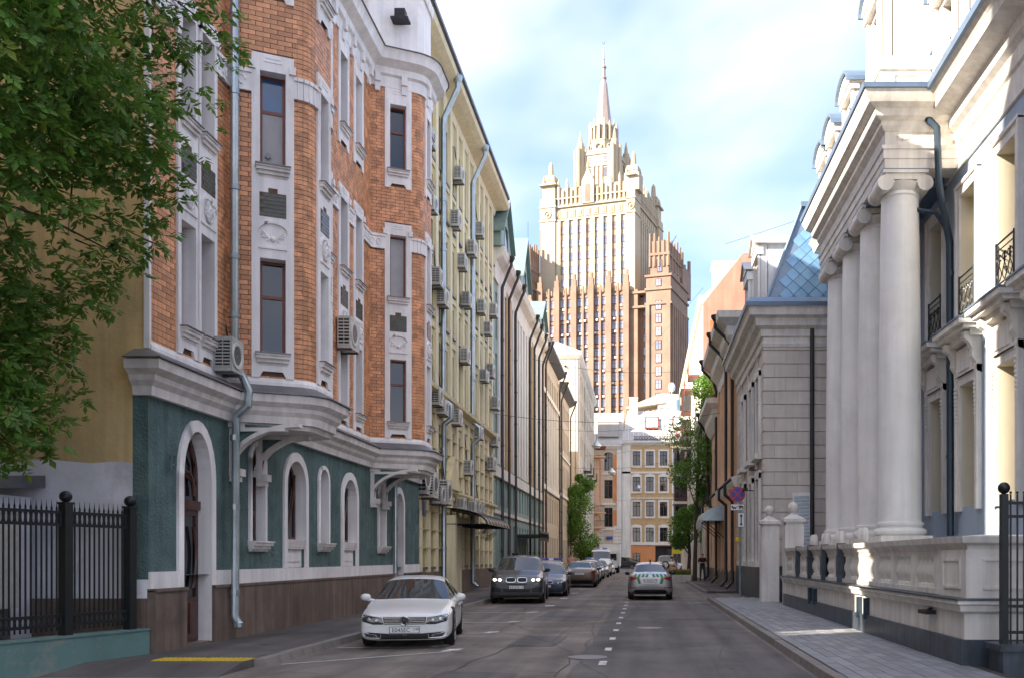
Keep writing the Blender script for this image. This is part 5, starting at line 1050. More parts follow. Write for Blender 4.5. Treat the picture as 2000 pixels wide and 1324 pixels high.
q = MB(); q.box(3.6, 3.8, 36.45, 36.65, 2.28, 2.34); q.lathe([(.1, 2.34), (.09, 2.42), (0, 2.48)], (3.66, 36.55, 0), 12); bea = add('warning_beacon', q, m_tactile, sg)
ps = thing('crossing_sign', 'yellow-bordered blue pedestrian crossing sign beside the parked off-road car', 'sign', (2.9, 84, 0))
q = MB(); q.cyl((2.9, 84, 0), (2.9, 84, 3.3), .05, 8); add('post', q, m_zinc, ps); q = MB(); q.box(2.45, 3.35, 83.9, 83.93, 2.0, 3.3); bo_ = add('sign_board', q, M('sign_yellow', (.75, .7, .03), .4), ps); q = MB(); q.box(2.6, 3.2, 83.88, 83.897, 2.4, 3.1); add('sign_field', q, m_blue, bo_); q = MB(); q.poly((2.7, 83.875, 2.5), (3.1, 83.875, 2.5), (2.9, 83.875, 2.98)); add('sign_triangle', q, m_sw, bo_); q = MB(); q.cyl((2.9, 83.87, 2.76), (2.9, 83.87, 2.86), .035, 6); q.tube([(2.9, 83.87, 2.76), (2.85, 83.87, 2.54)], .02, 5); q.tube([(2.9, 83.87, 2.74), (2.97, 83.87, 2.54)], .02, 5); add('walker_symbol', q, m_sb, bo_)
fp = thing('flower_planter', 'pale stone planter with orange and yellow flowers on the pavement edge', 'planter', (2.5, 62, 0))
q = MB(); q.hexa([(1.9, 61.4, 0), (3.0, 61.4, 0), (3.0, 62.6, 0), (1.9, 62.6, 0), (1.8, 61.3, .5), (3.1, 61.3, .5), (3.1, 62.7, .5), (1.8, 62.7, .5)]); add('planter_box', q, m_stone, fp)
q = MB()
for _ in range(300): q.ball((random.uniform(1.85, 3.05), random.uniform(61.35, 62.65), random.uniform(.5, .8)), .06, 4, 3)
add('plants', q, m_leaf2, fp, kind='stuff')
q = MB()
for _ in range(90): q.ball((random.uniform(1.85, 3.05), random.uniform(61.3, 62.65), random.uniform(.66, .88)), .045, 5, 4)
add('flowers', q, m_orange, fp, kind='stuff')
# ---------------------------------------------------------------- houses closing the street
FY = 140.0
def fwin(t_, fr, x, u0, a, b, w=1.15, rise=0):
    u = x-u0; o = window(t_, fr, u, w, a, b, 0, -.12, .09, 1, (.7,), m_wood)
    return o
TB = thing('tan_brick_house', 'tan brick house with white window surrounds and pale metal mansard closing the street', 'building', (2, FY, 0))
tf = Fr((-3.5, FY), (12, FY)); tcols = [-1.32, .72, 2.8, 4.85, 6.9, 9]; tfl = [(4.1, 6.2), (7.95, 10.1), (11.75, 13.9), (15.65, 17.8)]
q = MB(); wall(q, tf, 0, 15.5, 3.7, 19.2, [(x+3.5, 1.15, [(a, b, 0) for a, b in tfl]) for x in tcols], .25); add('wall', q, m_tan, TB)
q = MB(); wall(q, tf, 0, 15.5, -.1, 3.7, [(-1.32+3.5, 1.15, [(.7, 2.4, .15)]), (2.8+3.5, 2.5, [(-.09, 3.4, 0)]), (4.85+3.5, 1.15, [(.7, 2.4, .15)])], 1.2); add('ground_floor_wall', q, m_orange, TB)
q = MB(); q.box(-3.5, 12, FY+1.25, FY+12, -.1, 19.1); add('core', q, m_tan, TB)
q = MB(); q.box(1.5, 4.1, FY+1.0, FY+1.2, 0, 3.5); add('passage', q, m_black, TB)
q = MB(); q.box(3.1, 4.0, FY+.9, FY+.95, 0, 3); add('glass_door', q, m_glass, TB)
for x in tcols:
    for a, b in tfl: fwin(TB, tf, x, -3.5, a, b)
    q = MB(); u = x+3.5
    for k, (a, b) in enumerate(tfl):
        for s in (-1, 1): q.fbox(tf, u+(.575 if s > 0 else -.8), u+(.8 if s > 0 else -.575), a-.15, b+.12, -.01, .08)
        q.fbox(tf, u-.8, u+.8, b, b+.26, -.01, .1); q.fbox(tf, u-.8, u+.8, a-.35, a-.1, -.01, .12)
        if k in (0, 2): q.fprism(tf, [(u-.8+1.6*i/8, b+.26+.22*math.sin(math.pi*i/8)) for i in range(9)], -.01, .1)
    add('window_surround', q, m_offwhite, TB)
for x in (-1.32, 4.85): window(TB, tf, x+3.5, 1.15, .7, 2.4, .15, -.12, .09, 1, (.7,), m_wood)
q = MB(); q.fbox(tf, 0, 1.3, -.1, 19.0, -.02, .12); q.fbox(tf, 0, 15.5, 14.4, 14.7, -.01, .12); q.fbox(tf, 0, 15.5, 10.6, 10.75, -.01, .08); q.fbox(tf, 1.3, 15.5, 3.55, 3.95, -.01, .16); q.sweep([(-3.5, FY), (12, FY)], [(0, 18.6), (.15, 18.7), (.5, 19.1), (.5, 19.3), (0, 19.35)]); add('white_trim', q, m_offwhite, TB)
q = MB(); q.fbox(tf, 0, 1.9, -.1, .9, .0, .14); q.fbox(tf, 8, 15.5, -.1, .9, .0, .14); add('plinth', q, m_capmetal, TB)
q = MB(); q.hexa([(-3.5, FY-.4, 19.35), (12, FY-.4, 19.35), (12, FY+12, 19.35), (-3.5, FY+12, 19.35), (-2.7, FY+3.2, 24.4), (12, FY+3.2, 24.4), (12, FY+9, 24.4), (-2.7, FY+9, 24.4)]); rf_ = add('mansard_roof', q, m_roofpale, TB)
q = MB()
for k in range(20): x = -3.4+.78*k; q.tube([(x+.03, FY-.42, 19.36), (x+.03+.04*k*0, FY+3.18, 24.42)], .05, 4)
add('roof_seam', q, m_offwhite, rf_)
for x in (.0, 4.2):
    q = MB(); p = lambda xx, t: (xx, FY-.4+3.6*t-.12, 19.35+5.05*t+.1); q.hexa([p(x, .35), p(x+2.1, .35), p(x+2.1, .75), p(x, .75)]+[(a, b-.1, c+.12) for a, b, c in (p(x, .35), p(x+2.1, .35), p(x+2.1, .75), p(x, .75))]); sk_ = add('skylight', q, m_redframe, rf_)
    q = MB(); p2_ = [(a, b-.12, c+.14) for a, b, c in (p(x+.2, .39), p(x+1.9, .39), p(x+1.9, .71), p(x+.2, .71))]; q.poly(*p2_); add('skylight_pane', q, M('pale_skylight', (.5, .55, .55), .15, .1), sk_)
q = MB(); q.box(-2.4, -1.2, FY+2.5, FY+4, 22, 26.2); q.box(-2.5, -1.1, FY+2.4, FY+4.1, 26.2, 26.4); add('chimney', q, m_offwhite, TB)
q = MB(); q.box(2, 10, FY+6, FY+11, 24.3, 27.2); q.hexa([(-3, FY+5.8, 25.2), (10.2, FY+5.8, 27.2), (10.2, FY+11, 27.2), (-3, FY+11, 25.2), (-3, FY+5.8, 25.4), (2.5, FY+5.8, 27.6), (2.5, FY+11, 27.6), (-3, FY+11, 25.4)]); add('penthouse', q, m_cream, TB)
q = MB(); q.cyl((4.6, FY+5.0, 24.4), (4.6, FY+5.0, 26.3), 1.2, 16); q.tube([(2.2, FY+4.4, 24.6), (2.4, FY+4.4, 25.1), (3.2, FY+4.4, 25.2), (5.2, FY+4.4, 25.1)], .22, 8); add('roof_tank', q, M('pale_blue_metal', (.35, .47, .55), .5), TB, True)
q = MB(); rings = [[(4.2+.55*r*math.cos(t), FY+5-.25*(1-r*r), 28.4+.75*r*math.sin(t)) for t in [2*math.pi*i/16 for i in range(16)]] for r in (.05, .4, .7, 1)]; q.ring(rings, caps=False); q.cyl((4.2, FY+5.2, 27.2), (4.2, FY+5.1, 28.4), .06, 6); tag(add('satellite_dish', q, m_sw, None, True), 'white satellite dish on the roof of the tan brick house', 'satellite dish')
q = MB()
for k in range(30):
    x = -1.5+.42*k; q.tube([(x+.17*math.cos(t), FY-.35, 19.75+.2*math.sin(t)) for t in [2*math.pi*i/8 for i in range(9)]], .035, 4)
q.box(-1.8, 11.5, FY-.38, FY-.32, 20.0, 20.06); q.box(-1.8, 11.5, FY-.38, FY-.32, 19.48, 19.53); add('roof_railing', q, m_iron, TB)
OB = thing('orange_corner_house', 'white and orange corner house with balconies beside the tan brick house', 'building', (-6, FY, 0))
of = Fr((-9.5, FY-.4), (-3.55, FY-.4)); q = MB(); wall(q, of, 0, 5.95, -.1, 18.6, [(3.95, 1.25, [(.9, 3.6, 0), (6.3, 9.2, 0), (10.6, 13.4, 0), (14.8, 17.6, .2)])], .3); q.box(-9.5, -3.55, FY, FY+10, 0, 18.5); add('wall', q, m_cream, OB)
for a, b, r_ in ((.9, 3.6, 0), (6.3, 9.2, 0), (10.6, 13.4, 0), (14.8, 17.6, .2)): window(OB, of, 3.95, 1.25, a, b, r_, -.15, .09, 1, (.7,), m_wood)
q = MB()
for u in (2.4, 5.0): q.fbox(of, u-.35, u+.35, 10.0, 17.2, -.01, .06); q.fbox(of, u-.35, u+.35, 6.2, 8.8, -.01, .06)
add('orange_panel', q, m_orange, OB)
q = MB()
for z in [.5+.55*k for k in range(11)]: q.fbox(of, 0, 3.2, z, z+.45, -.01, .08); q.fbox(of, 4.7, 5.95, z, z+.45, -.01, .08)
for z in (5.8, 9.6, 14.2): q.fbox(of, 2.9, 5.0, z, z+.3, -.01, .16)
q.fbox(of, 5.2, 5.95, 6, 18, -.01, .18); q.sweep([(-9.5, FY-.4), (-3.55, FY-.4)], [(0, 18), (.2, 18.1), (.5, 18.5), (.5, 18.75), (0, 18.8)]); add('stone_trim', q, m_offwhite, OB)
q = MB(); q.hexa([(-9.5, FY-.8, 18.8), (-3.3, FY-.8, 18.8), (-3.3, FY+9, 18.8), (-9.5, FY+9, 18.8), (-8.5, FY+4, 24.2), (-3.3, FY+4, 24.2), (-3.3, FY+8, 24.2), (-8.5, FY+8, 24.2)]); add('roof', q, m_roofpale, OB)
q = MB(); q.box(-7.2, -4.0, FY-.2, FY+3, 20, 22.8); add('roof_lantern', q, m_roofpale, OB)
q = MB(); q.box(-5.9, -4.9, FY-.62, FY-.6, 4.35, 4.85); add('blue_street_plate', q, m_blue, OB)
SB = thing('street_side_balconies', 'orange corner with iron balconies and flower pots jutting above the street tree', 'building', (-7.6, 138, 0))
q = MB(); q.box(-9.4, -6.9, 137.3, 139.2, -.1, 16.5); add('wall', q, m_peach, SB)
for z in (6.0, 8.2, 16.5):
    q = MB(); q.box(-7.6, -5.9, 136.6, 138.4, z, z+.2); ba_ = add('balcony_slab', q, m_peach, SB); q = MB()
    for k in range(9): q.box(-7.5+.19*k, -7.47+.19*k, 136.62, 136.65, z+.2, z+1.1)
    q.box(-7.5, -5.9, 136.6, 136.66, z+1.08, z+1.14); add('balcony_railing', q, m_iron, ba_)
q = MB()
for k in range(14): q.ball((-7.4+.11*k, 136.7, 17.9+.15*math.sin(k*2)), .22, 6, 5)
add('potted_flowers', q, m_redframe, SB)

# ---------------------------------------------------------------- the stepped skyscraper with its spire
TW_ = thing('stepped_skyscraper', 'tall cream and brown stepped skyscraper with crenellations and a pointed spire', 'skyscraper', (-3.3, 296, 0), rz=R(-17))
def tadd(name, mb, mat, parent=None, smooth=False): return add(name, mb, mat, parent or TW_, smooth, local=True)
class LF:                                            # local facade frame
    def __init__(s, o, u, n): s.o = Vector(o); s.u = Vector(u); s.n = Vector(n)
    def P(s, a, z, d=0): return s.o+s.u*a+s.n*d+Vector((0, 0, z))
front = lambda y: LF((0, y, 0), (1, 0, 0), (0, -1, 0))
rside = lambda x: LF((x, 0, 0), (0, 1, 0), (1, 0, 0))
wq = MB(); wq.box(-.5, .5, -.06, .1, 0, 1); wme = mesh_of(wq, m_skyglass); wme.name = 'window'
wf = MB(); wf.box(-.5, -.44, -.16, 0, 0, 1); wf.box(.44, .5, -.16, 0, 0, 1); wf.box(-.44, .44, -.15, 0, 0, .06); wf.box(-.44, .44, -.15, 0, .95, 1); wf.box(-.03, .03, -.13, 0, .06, .95); wf.box(-.44, -.03, -.12, 0, .62, .66); wf.box(.03, .44, -.12, 0, .62, .66)
wfme = mesh_of(wf, m_redframe); wfme.name = 'frame'
def twin(x, y, z, w_, h_, rz=0):
    o = bpy.data.objects.new('window', wme); C.objects.link(o); o.parent = TW_; o.location = (x, y, z); o.scale = (w_, 1, h_); o.rotation_euler = (0, 0, rz)
    f = bpy.data.objects.new('frame', wfme); C.objects.link(f); f.parent = o
def pinn(mb, x, y, z, r, h): mb.tube([(x, y, z), (x, y, z+h*.55)], r, 6, r*.75); mb.tube([(x, y, z+h*.55), (x, y, z+h)], r*.62, 6, r*.12)
# cream shaft
q = MB(); q.box(-32, -1, 1, 32, 60, 118); q.box(-31, -2, 2, 31, 118, 120); tadd('shaft_wall', q, m_tower_hi)
q = MB()
for x0, x1 in ((-33, -27.6), (-5.0+2.2, 0)): q.box(x0, x1, 0, 6, 60, 120)
q.box(-5.5, 0, 27.5, 33, 60, 120); tadd('corner_pylon', q, m_tower_hi)
q = MB()
for k in range(9): x = -4.14-3.0*k+1.5; q.box(x-.75, x+.75, .35, 1.05, 60, 112.5)
for k in range(9): y = 6.6+2.5*k; q.box(-1.05, -.3, y-.6, y+.6, 60, 112.5)
tadd('shaft_pilaster', q, m_tower_hi)
for k in range(8):
    for z in (90.6, 94.8, 99.2, 103.6, 107.9): twin(-4.14-3.0*k, .95, z, 1.35, 2.4)
for k in range(8):
    for z in (94.8, 99.2, 103.6, 107.9): twin(-1.0, 7.85+2.5*k, z, 1.1, 2.4, R(90))
q = MB(); 
for z, d, h in ((112.4, .5, .5), (116.8, .6, .5), (119.6, .4, .4)): q.box(-32-d, -1+d, 1-d, 32+d, z, z+h)
for x0, x1, y0_, y1_ in ((-33, -27.6, 0, 6), (-2.8, 0, 0, 6), (-5.5, 0, 27.5, 33)):
    for z in (112.4, 117, 124.5): q.box(x0-.25, x1+.25, y0_-.25, y1_+.25, z, z+.5)
tadd('shaft_cornice', q, m_tower_hi)
q = MB()
for k in range(9):
    x = -5.7-2.7*k; q.box(x-1, x+1, .78, 1, 113.4, 115.9); q.box(x-.55, x+.55, .6, .8, 114, 115.4)
for x in (-30.3, -1.4):
    q.tube([(x+1.15*math.cos(t), -.05, 114.7+1.15*math.sin(t)) for t in [2*math.pi*i/16 for i in range(17)]], .28, 5); q.ball((x, 0, 114.7), .55, 8, 6)
for k in range(8): y = 8+2.4*k; q.box(-.98, -.75, y-.8, y+.8, 113.4, 115.9)
tadd('medallion', q, m_tower_hi)
q = MB()                                                # crown of slender piers
for k in range(17):
    x = -26.8+1.52*k; big = k % 2 == 0; q.box(x-.34, x+.34, .7, 1.5, 117.2, 124.2 if big else 122.6)
    if big: pinn(q, x, 1.1, 124.2, .5, 2.2)
tadd('crown_pier', q, m_tower_hi); q = MB()
for k in range(14):
    y = 7+1.52*k; big = k % 2 == 0; q.box(-1.5, -.7, y-.34, y+.34, 117.2, 124.2 if big else 122.6)
    if big: pinn(q, -1.1, y, 124.2, .5, 2.2)
tadd('crown_pier', q, m_tower_hi)
q = MB(); q.box(-27, -3, 1.4, 2.2, 117, 123.4); q.box(-2.2, -1.4, 6, 28, 117, 123.4); tadd('crown_wall', q, m_tower_hi)
q = MB(); q.fprism(front(.4), [(-18.3, 117.2), (-14.1, 117.2), (-14.1, 124.6), (-15.4, 127), (-16.2, 129.4), (-17, 127), (-18.3, 124.6)], -1, .35); pinn(q, -16.2, .5, 129, .5, 3); gp = tadd('gabled_niche', q, m_tower_hi)
q = MB(); q.fprism(front(.4), [(-17.1, 117.6)]+[(-16.2-.9*math.cos(t), 122.6+.9*math.sin(t)) for t in [math.pi*i/8 for i in range(9)]]+[(-15.3, 117.6)], .3, .4); tadd('niche_recess', q, m_tower_lo, gp)
for x, y, z, s in ((-30.3, 3, 120, 1), (-1.4, 3, 120, 1.15), (-2.7, 30.2, 120, 1), (-30.3, 30, 120, 1)):
    q = MB(); q.box(x-2.2*s, x+2.2*s, y-2.2, y+2.2, z, z+5.5); q.box(x-1.7, x+1.7, y-1.7, y+1.7, z+5.5, z+8.2); q.box(x-1.9, x+1.9, y-1.9, y+1.9, z+6.6, z+7)
    for sx in (-1, 1):
        for sy in (-1, 1): pinn(q, x+sx*1.8, y+sy*1.8, z+5.4, .45, 2.6)
    q.tube([(x, y, z+8), (x, y, z+12.3)], 1.05, 8, .7); q.tube([(x, y, z+12.3), (x, y, z+13.3)], .7, 8, .1); tadd('corner_pinnacle', q, m_tower_hi)
# upper tower, lantern and spire
q = MB(); q.box(-22.8, -10.2, 10.2, 22.8, 118, 139); q.box(-23.1, -9.9, 9.9, 23.1, 137.2, 138); q.box(-23.1, -9.9, 9.9, 23.1, 133.2, 133.8); up_ = tadd('upper_tower', q, m_tower_hi)
q = MB()
for x, y in ((-22.6, 10.4), (-10.4, 10.4), (-10.4, 22.6), (-22.6, 22.6)):
    q.tube([(x, y, 118), (x, y, 140.5)], 1.5, 10); q.tube([(x+.0, y, 140.5), (x, y, 141.6)], 1.2, 8); pinn(q, x, y, 141.5, .7, 4.4)
    for dx, dy in ((1.9, 0), (-1.9, 0), (0, 1.9), (0, -1.9)): q.tube([(x+dx, y+dy, 118), (x+dx, y+dy, 139.5)], .55, 6)
tadd('turret', q, m_tower_hi)
for x in (-19.4, -13.6):
    for z, h_ in ((129.5, 3), (134.3, 2.0)): twin(x, 10.25, z, 1.1, h_)
for y in (13.6, 19.4):
    for z, h_ in ((124, 6), (134.3, 2.0)): twin(-10.25, y, z, 1.1, h_, R(90))
q = MB()
for x in (-20.8, -18, -16.5, -15, -12.2): q.box(x-.4, x+.4, 9.85, 10.3, 124, 133.3)
for y in (12.2, 16.5, 20.8): q.box(-10.3, -9.85, y-.5, y+.5, 118, 133.3)
tadd('tower_rib', q, m_tower_hi)
cx_, cy_ = -16.5, 16.5
q = MB(); q.lathe([(5.3, 138), (5.3, 142.5), (5.5, 142.6), (5.5, 143), (4.6, 143.2), (4.5, 147.6), (4.8, 147.8), (4.8, 148.3), (3, 148.6)], (cx_, cy_, 0), 8, R(22.5)); tadd('lantern', q, m_tower_hi)
q = MB()
for k in range(16):
    a = 2*math.pi*k/16; x, y = cx_+4.75*math.cos(a), cy_+4.75*math.sin(a); q.box(x-.3, x+.3, y-.3, y+.3, 143, 148.4); pinn(q, x, y, 148.4, .38, 2.2 if k % 2 else 1.4)
tadd('lantern_pier', q, m_tower_hi)
for k in range(8):
    a = 2*math.pi*k/8+R(90); q = MB(); x, y = cx_+4.3*math.cos(a), cy_+4.3*math.sin(a); f_ = LF((x, y, 0), (-math.sin(a), math.cos(a), 0), (math.cos(a), math.sin(a), 0))
    q.fprism(f_, [(-.7, 143.6)]+[(-.7*math.cos(t), 146.2+.9*math.sin(t)) for t in [math.pi*i/6 for i in range(7)]]+[(.7, 143.6)], -.1, .05); tadd('lantern_window', q, m_tower_lo)
    q = MB(); q.tube([f_.P(1.1*math.cos(t), 140.4+1.1*math.sin(t), .95) for t in [2*math.pi*i/12 for i in range(13)]], .25, 5); tadd('lantern_medallion', q, m_tower_hi)
q = MB(); q.lathe([(2.95, 148.3), (1.25, 163.6), (.72, 165.6)], (cx_, cy_, 0), 8, R(10)); sp_ = tadd('spire', q, m_tower_sp)
q = MB(); q.lathe([(.7, 165.5), (1.05, 165.8), (1.05, 166.3), (.72, 166.5), (.7, 169.2), (1.0, 169.5), (1.0, 169.9), (.5, 170.4), (.35, 172.2), (.5, 172.5), (.3, 172.8), (.08, 177.5)], (cx_, cy_, 0), 10); tadd('spire_collar', q, m_tower_sp, sp_)
q = MB(); q.tube([(cx_-.5, cy_, 178.4), (cx_, cy_, 177.4), (cx_+.5, cy_, 178.4)], .1, 4); tadd('spire_emblem', q, m_capmetal, sp_)
# brown lower block
q = MB(); q.box(-34, 2.5, -5, 20, 0, 86); q.box(2.4, 6.6, -2.5, 20, 0, 84); lo = tadd('lower_wall', q, m_tower_lo)
px_ = [-30.5+5.9*k for k in range(6)]
q = MB()
for x in px_:
    q.box(x-.95, x+.95, -6.3, -4.9, 0, 88.5); q.box(x-.75, x+.75, -6.1, -5, 88.5, 90.6); q.box(x-.3, x+.5, -5.9, -5, 90.6, 92.4)
for x in px_[:-1]: q.box(x+2.95-.35, x+2.95+.35, -5.75, -4.9, 0, 86.6); q.box(x+2.65, x+3.25, -5.6, -5, 86.6, 88.4)
tadd('pilaster', q, m_tower_lo)
q = MB()
for x in px_[:-1]:
    for k in range(5): q.box(x+1+.85*k, x+1.5+.85*k, -5.3, -4.8, 86, 87.2+.5*(k % 2))
for z in (84.6, 80.0): q.box(-34.3, 6.4, -5.35, 20, z, z+.7)
tadd('crenellation', q, m_tower_lo)
for x in px_[:-1]:
    for dx in (1.75, 4.15):
        for k in range(12):
            twin(x+dx, -5.05, 37.4+4.05*k, 1.75, 2.65)
rows_ = MB()
for x in px_[:-1]:
    for dx in (1.75, 4.15):
        for k in range(12):
            rows_.box(x+dx-.9, x+dx+.9, -5.25, -5, 36.2+4.05*k, 37.1+4.05*k)
tadd('spandrel', rows_, m_tower_lo)
ba = MB(); ba.box(-.38, .38, -.42, 0, 0, .62); bam = mesh_of(ba, m_ac); bam.name = 'window_unit'
random.seed(11)
for x in px_[:-1]:
    for dx in (1.75, 4.15):
        for k in range(12):
            if random.random() < .5:
                o = bpy.data.objects.new('window_unit', bam); C.objects.link(o); o.parent = TW_; o.location = (x+dx+random.choice((-.5, .5, 0)), -5.25, 36.45+4.05*k)
for k in range(12): twin(4.4, -2.55, 37.4+4.05*k, 1.5, 2.65)
# corner towers of the lower block
def ctower(x0, x1, y0_, y1_, zt, ztop, nm):
    q = MB(); q.box(x0, x1, y0_, y1_, 0, zt); q.box(x0+1, x1-1, y0_+1.2, y1_-6, zt, ztop-3.5); q.box(x0+.6, x1-.6, y0_+.8, y1_-5.6, zt+6.5, zt+7.3)
    for z in (zt-9, zt-4.5, zt-.4): q.box(x0-.4, x1+.4, y0_-.4, y1_+.4, z, z+.7)
    tadd(nm, q, m_tower_lo)
    q = MB()
    for x in np.linspace(x0+1, x1-1, 5):
        for y in (y0_+1.2, y1_-6): q.tube([(x, y, zt+3), (x, y, ztop-2.2+1.2*math.sin(x*3))], .45, 6, .35)
    for y in np.linspace(y0_+1.2, y1_-6, 5):
        for x in (x0+1, x1-1): q.tube([(x, y, zt+3), (x, y, ztop-2.2+1.2*math.sin(y*3))], .45, 6, .35)
    for x in (x0+.6, x1-.6): q.box(x-.6, x+.6, y0_-.5, y0_+.3, 0, zt-9)
    for k in range(9): y = y0_+1.5+(y1_-y0_-3)*k/8; q.box(x1-.1, x1+.55, y-.55, y+.55, 0, zt-9)
    tadd(nm+'_pier', q, m_tower_lo)
    xm = (x0+x1)/2
    for k in range(11): twin(xm, y0_-.05, 37.4+4.05*k, 1.9, 2.9)
    twin(xm, y0_-.05, zt-3.3, 1.7, 2.2); twin(xm, y0_+1.15, zt+1.4, 1.6, 3.8)
    for k in range(8):
        y = y0_+1.5+(y1_-y0_-3)*(k+.5)/8
        for j in range(10): twin(x1+.05, y, 41.5+4.05*j, .9, 2.4, R(90))
ctower(6.5, 14.4, -9, 12, 88.5, 103, 'corner_tower')
ctower(-38.6, -32.6, -8, 6, 88.5, 105.5, 'far_corner_tower')
q = MB(); q.box(7.5, 13.5, 9, 20, 88, 97)
for k in range(4):
    for y in (9.5, 19): q.tube([(8+1.7*k, y, 96), (8+1.7*k, y, 100+(k % 2))], .6, 6)
tadd('rear_turret', q, m_tower_lo)
q = MB(); q.tube([(9, 13, 97), (9, 13, 106), (10.3, 13, 108)], .1, 4); q.tube([(-36, -3, 101), (-36, -3, 112)], .1, 4); tadd('mast', q, m_capmetal)
# ---------------------------------------------------------------- vehicles
def paint(name, col, metal=.3): return M(name, col, .32, .04, 2, metal=metal, coat=.7)
m_carglass = M('car_glass', (.02, .026, .028), .03, .1, .5, spec=.9)
m_lampglass = M('lamp_glass', (.05, .052, .056), .08, .5, 14, metal=.3, coat=1)
m_ledwhite = bpy.data.materials.new('lit_headlamp'); m_ledwhite.use_nodes = True
_b = m_ledwhite.node_tree.nodes['Principled BSDF']; _b.inputs['Emission Color'].default_value = (1, .96, .9, 1); _b.inputs['Emission Strength'].default_value = .4; _b.inputs['Base Color'].default_value = (.9, .9, .9, 1)
m_tail = M('tail_lamp_red', (.3, .01, .012), .15, .2, 8, coat=1)
m_platew = M('plate_white', (.7, .7, .68), .5, .06, 8)
m_bluebar = M('blue_lightbar', (.01, .03, .35), .15, .1, 5, coat=1)
m_vgreen = M('livery_green', (.01, .22, .04), .4, .05)
KINDS = {
 # stations: y, z bottom, half width, shoulder z, half width top, top z
 'sedan': [(0, .19, .76, .60, .62, .66), (.06, .17, .87, .645, .7, .72), (.4, .2, .9, .72, .72, .80), (.95, .19, .925, .80, .78, .86), (1.32, .19, .925, .86, .8, .92), (1.42, .19, .925, .88, .79, .945), (2.2, .19, .925, .92, .60, 1.365), (2.32, .19, .925, .93, .58, 1.39), (2.82, .19, .925, .935, .58, 1.43), (2.92, .19, .925, .935, .58, 1.43), (3.5, .2, .925, .95, .57, 1.385), (3.68, .2, .92, .955, .565, 1.35), (4.32, .22, .90, .965, .66, 1.06), (4.68, .27, .86, .95, .68, 1.0), (4.8, .4, .74, .88, .6, .93)],
 'suv': [(0, .3, .82, .86, .7, .95), (.06, .27, .91, .9, .76, 1.0), (.4, .26, .955, .96, .78, 1.05), (.9, .26, .97, 1.04, .82, 1.11), (1.2, .26, .97, 1.08, .84, 1.15), (1.3, .26, .97, 1.1, .83, 1.18), (2.05, .26, .97, 1.13, .67, 1.655), (2.17, .26, .97, 1.13, .655, 1.69), (2.85, .26, .97, 1.14, .655, 1.74), (2.97, .26, .97, 1.14, .655, 1.74), (3.75, .28, .97, 1.15, .64, 1.71), (4.35, .3, .96, 1.16, .63, 1.68), (4.66, .34, .93, 1.15, .7, 1.2), (4.8, .38, .9, 1.1, .72, 1.12), (4.87, .5, .8, 1.02, .66, 1.06)],
 'van': [(0, .42, .7, .85, .62, .98), (.07, .32, .92, .95, .76, 1.1), (.3, .3, .98, 1.1, .84, 1.2), (.6, .3, 1.0, 1.25, .86, 1.36), (.75, .3, 1.0, 1.3, .86, 1.46), (.85, .3, 1.0, 1.32, .86, 1.56), (1.5, .3, 1.0, 1.34, .82, 2.24), (1.65, .3, 1.0, 1.35, .82, 2.34), (2.3, .3, 1.0, 1.35, .82, 2.4), (2.4, .3, 1.0, 1.35, .82, 2.4), (4.0, .3, 1.0, 1.35, .82, 2.4), (4.9, .32, 1.0, 1.35, .82, 2.38), (5.1, .34, .99, 1.35, .84, 1.6), (5.2, .36, .98, 1.3, .84, 1.45), (5.25, .5, .9, 1.2, .8, 1.3)],
}
def car_ring(st):
    y, zb, w_, zs, wt, zt = st; h = zs-zb
    half = [(0, zb), (.55*w_, zb), (.9*w_, zb+.01), (.985*w_, zb+.16*h), (w_, zb+.42*h), (w_*.995, zb+.66*h), (w_*.985, zs-.06*h), (w_*.95, zs), (max(wt, w_*.88-(zt-zs)*.25) if zt-zs < .2 else w_*.9, zs+.02 if zt-zs > .2 else zs+(zt-zs)*.45), (wt+.02 if zt-zs > .2 else wt, zt-.055 if zt-zs > .2 else zt-.012), (wt*.82, zt-.012), (wt*.4, zt), (0, zt+.006)]
    return half
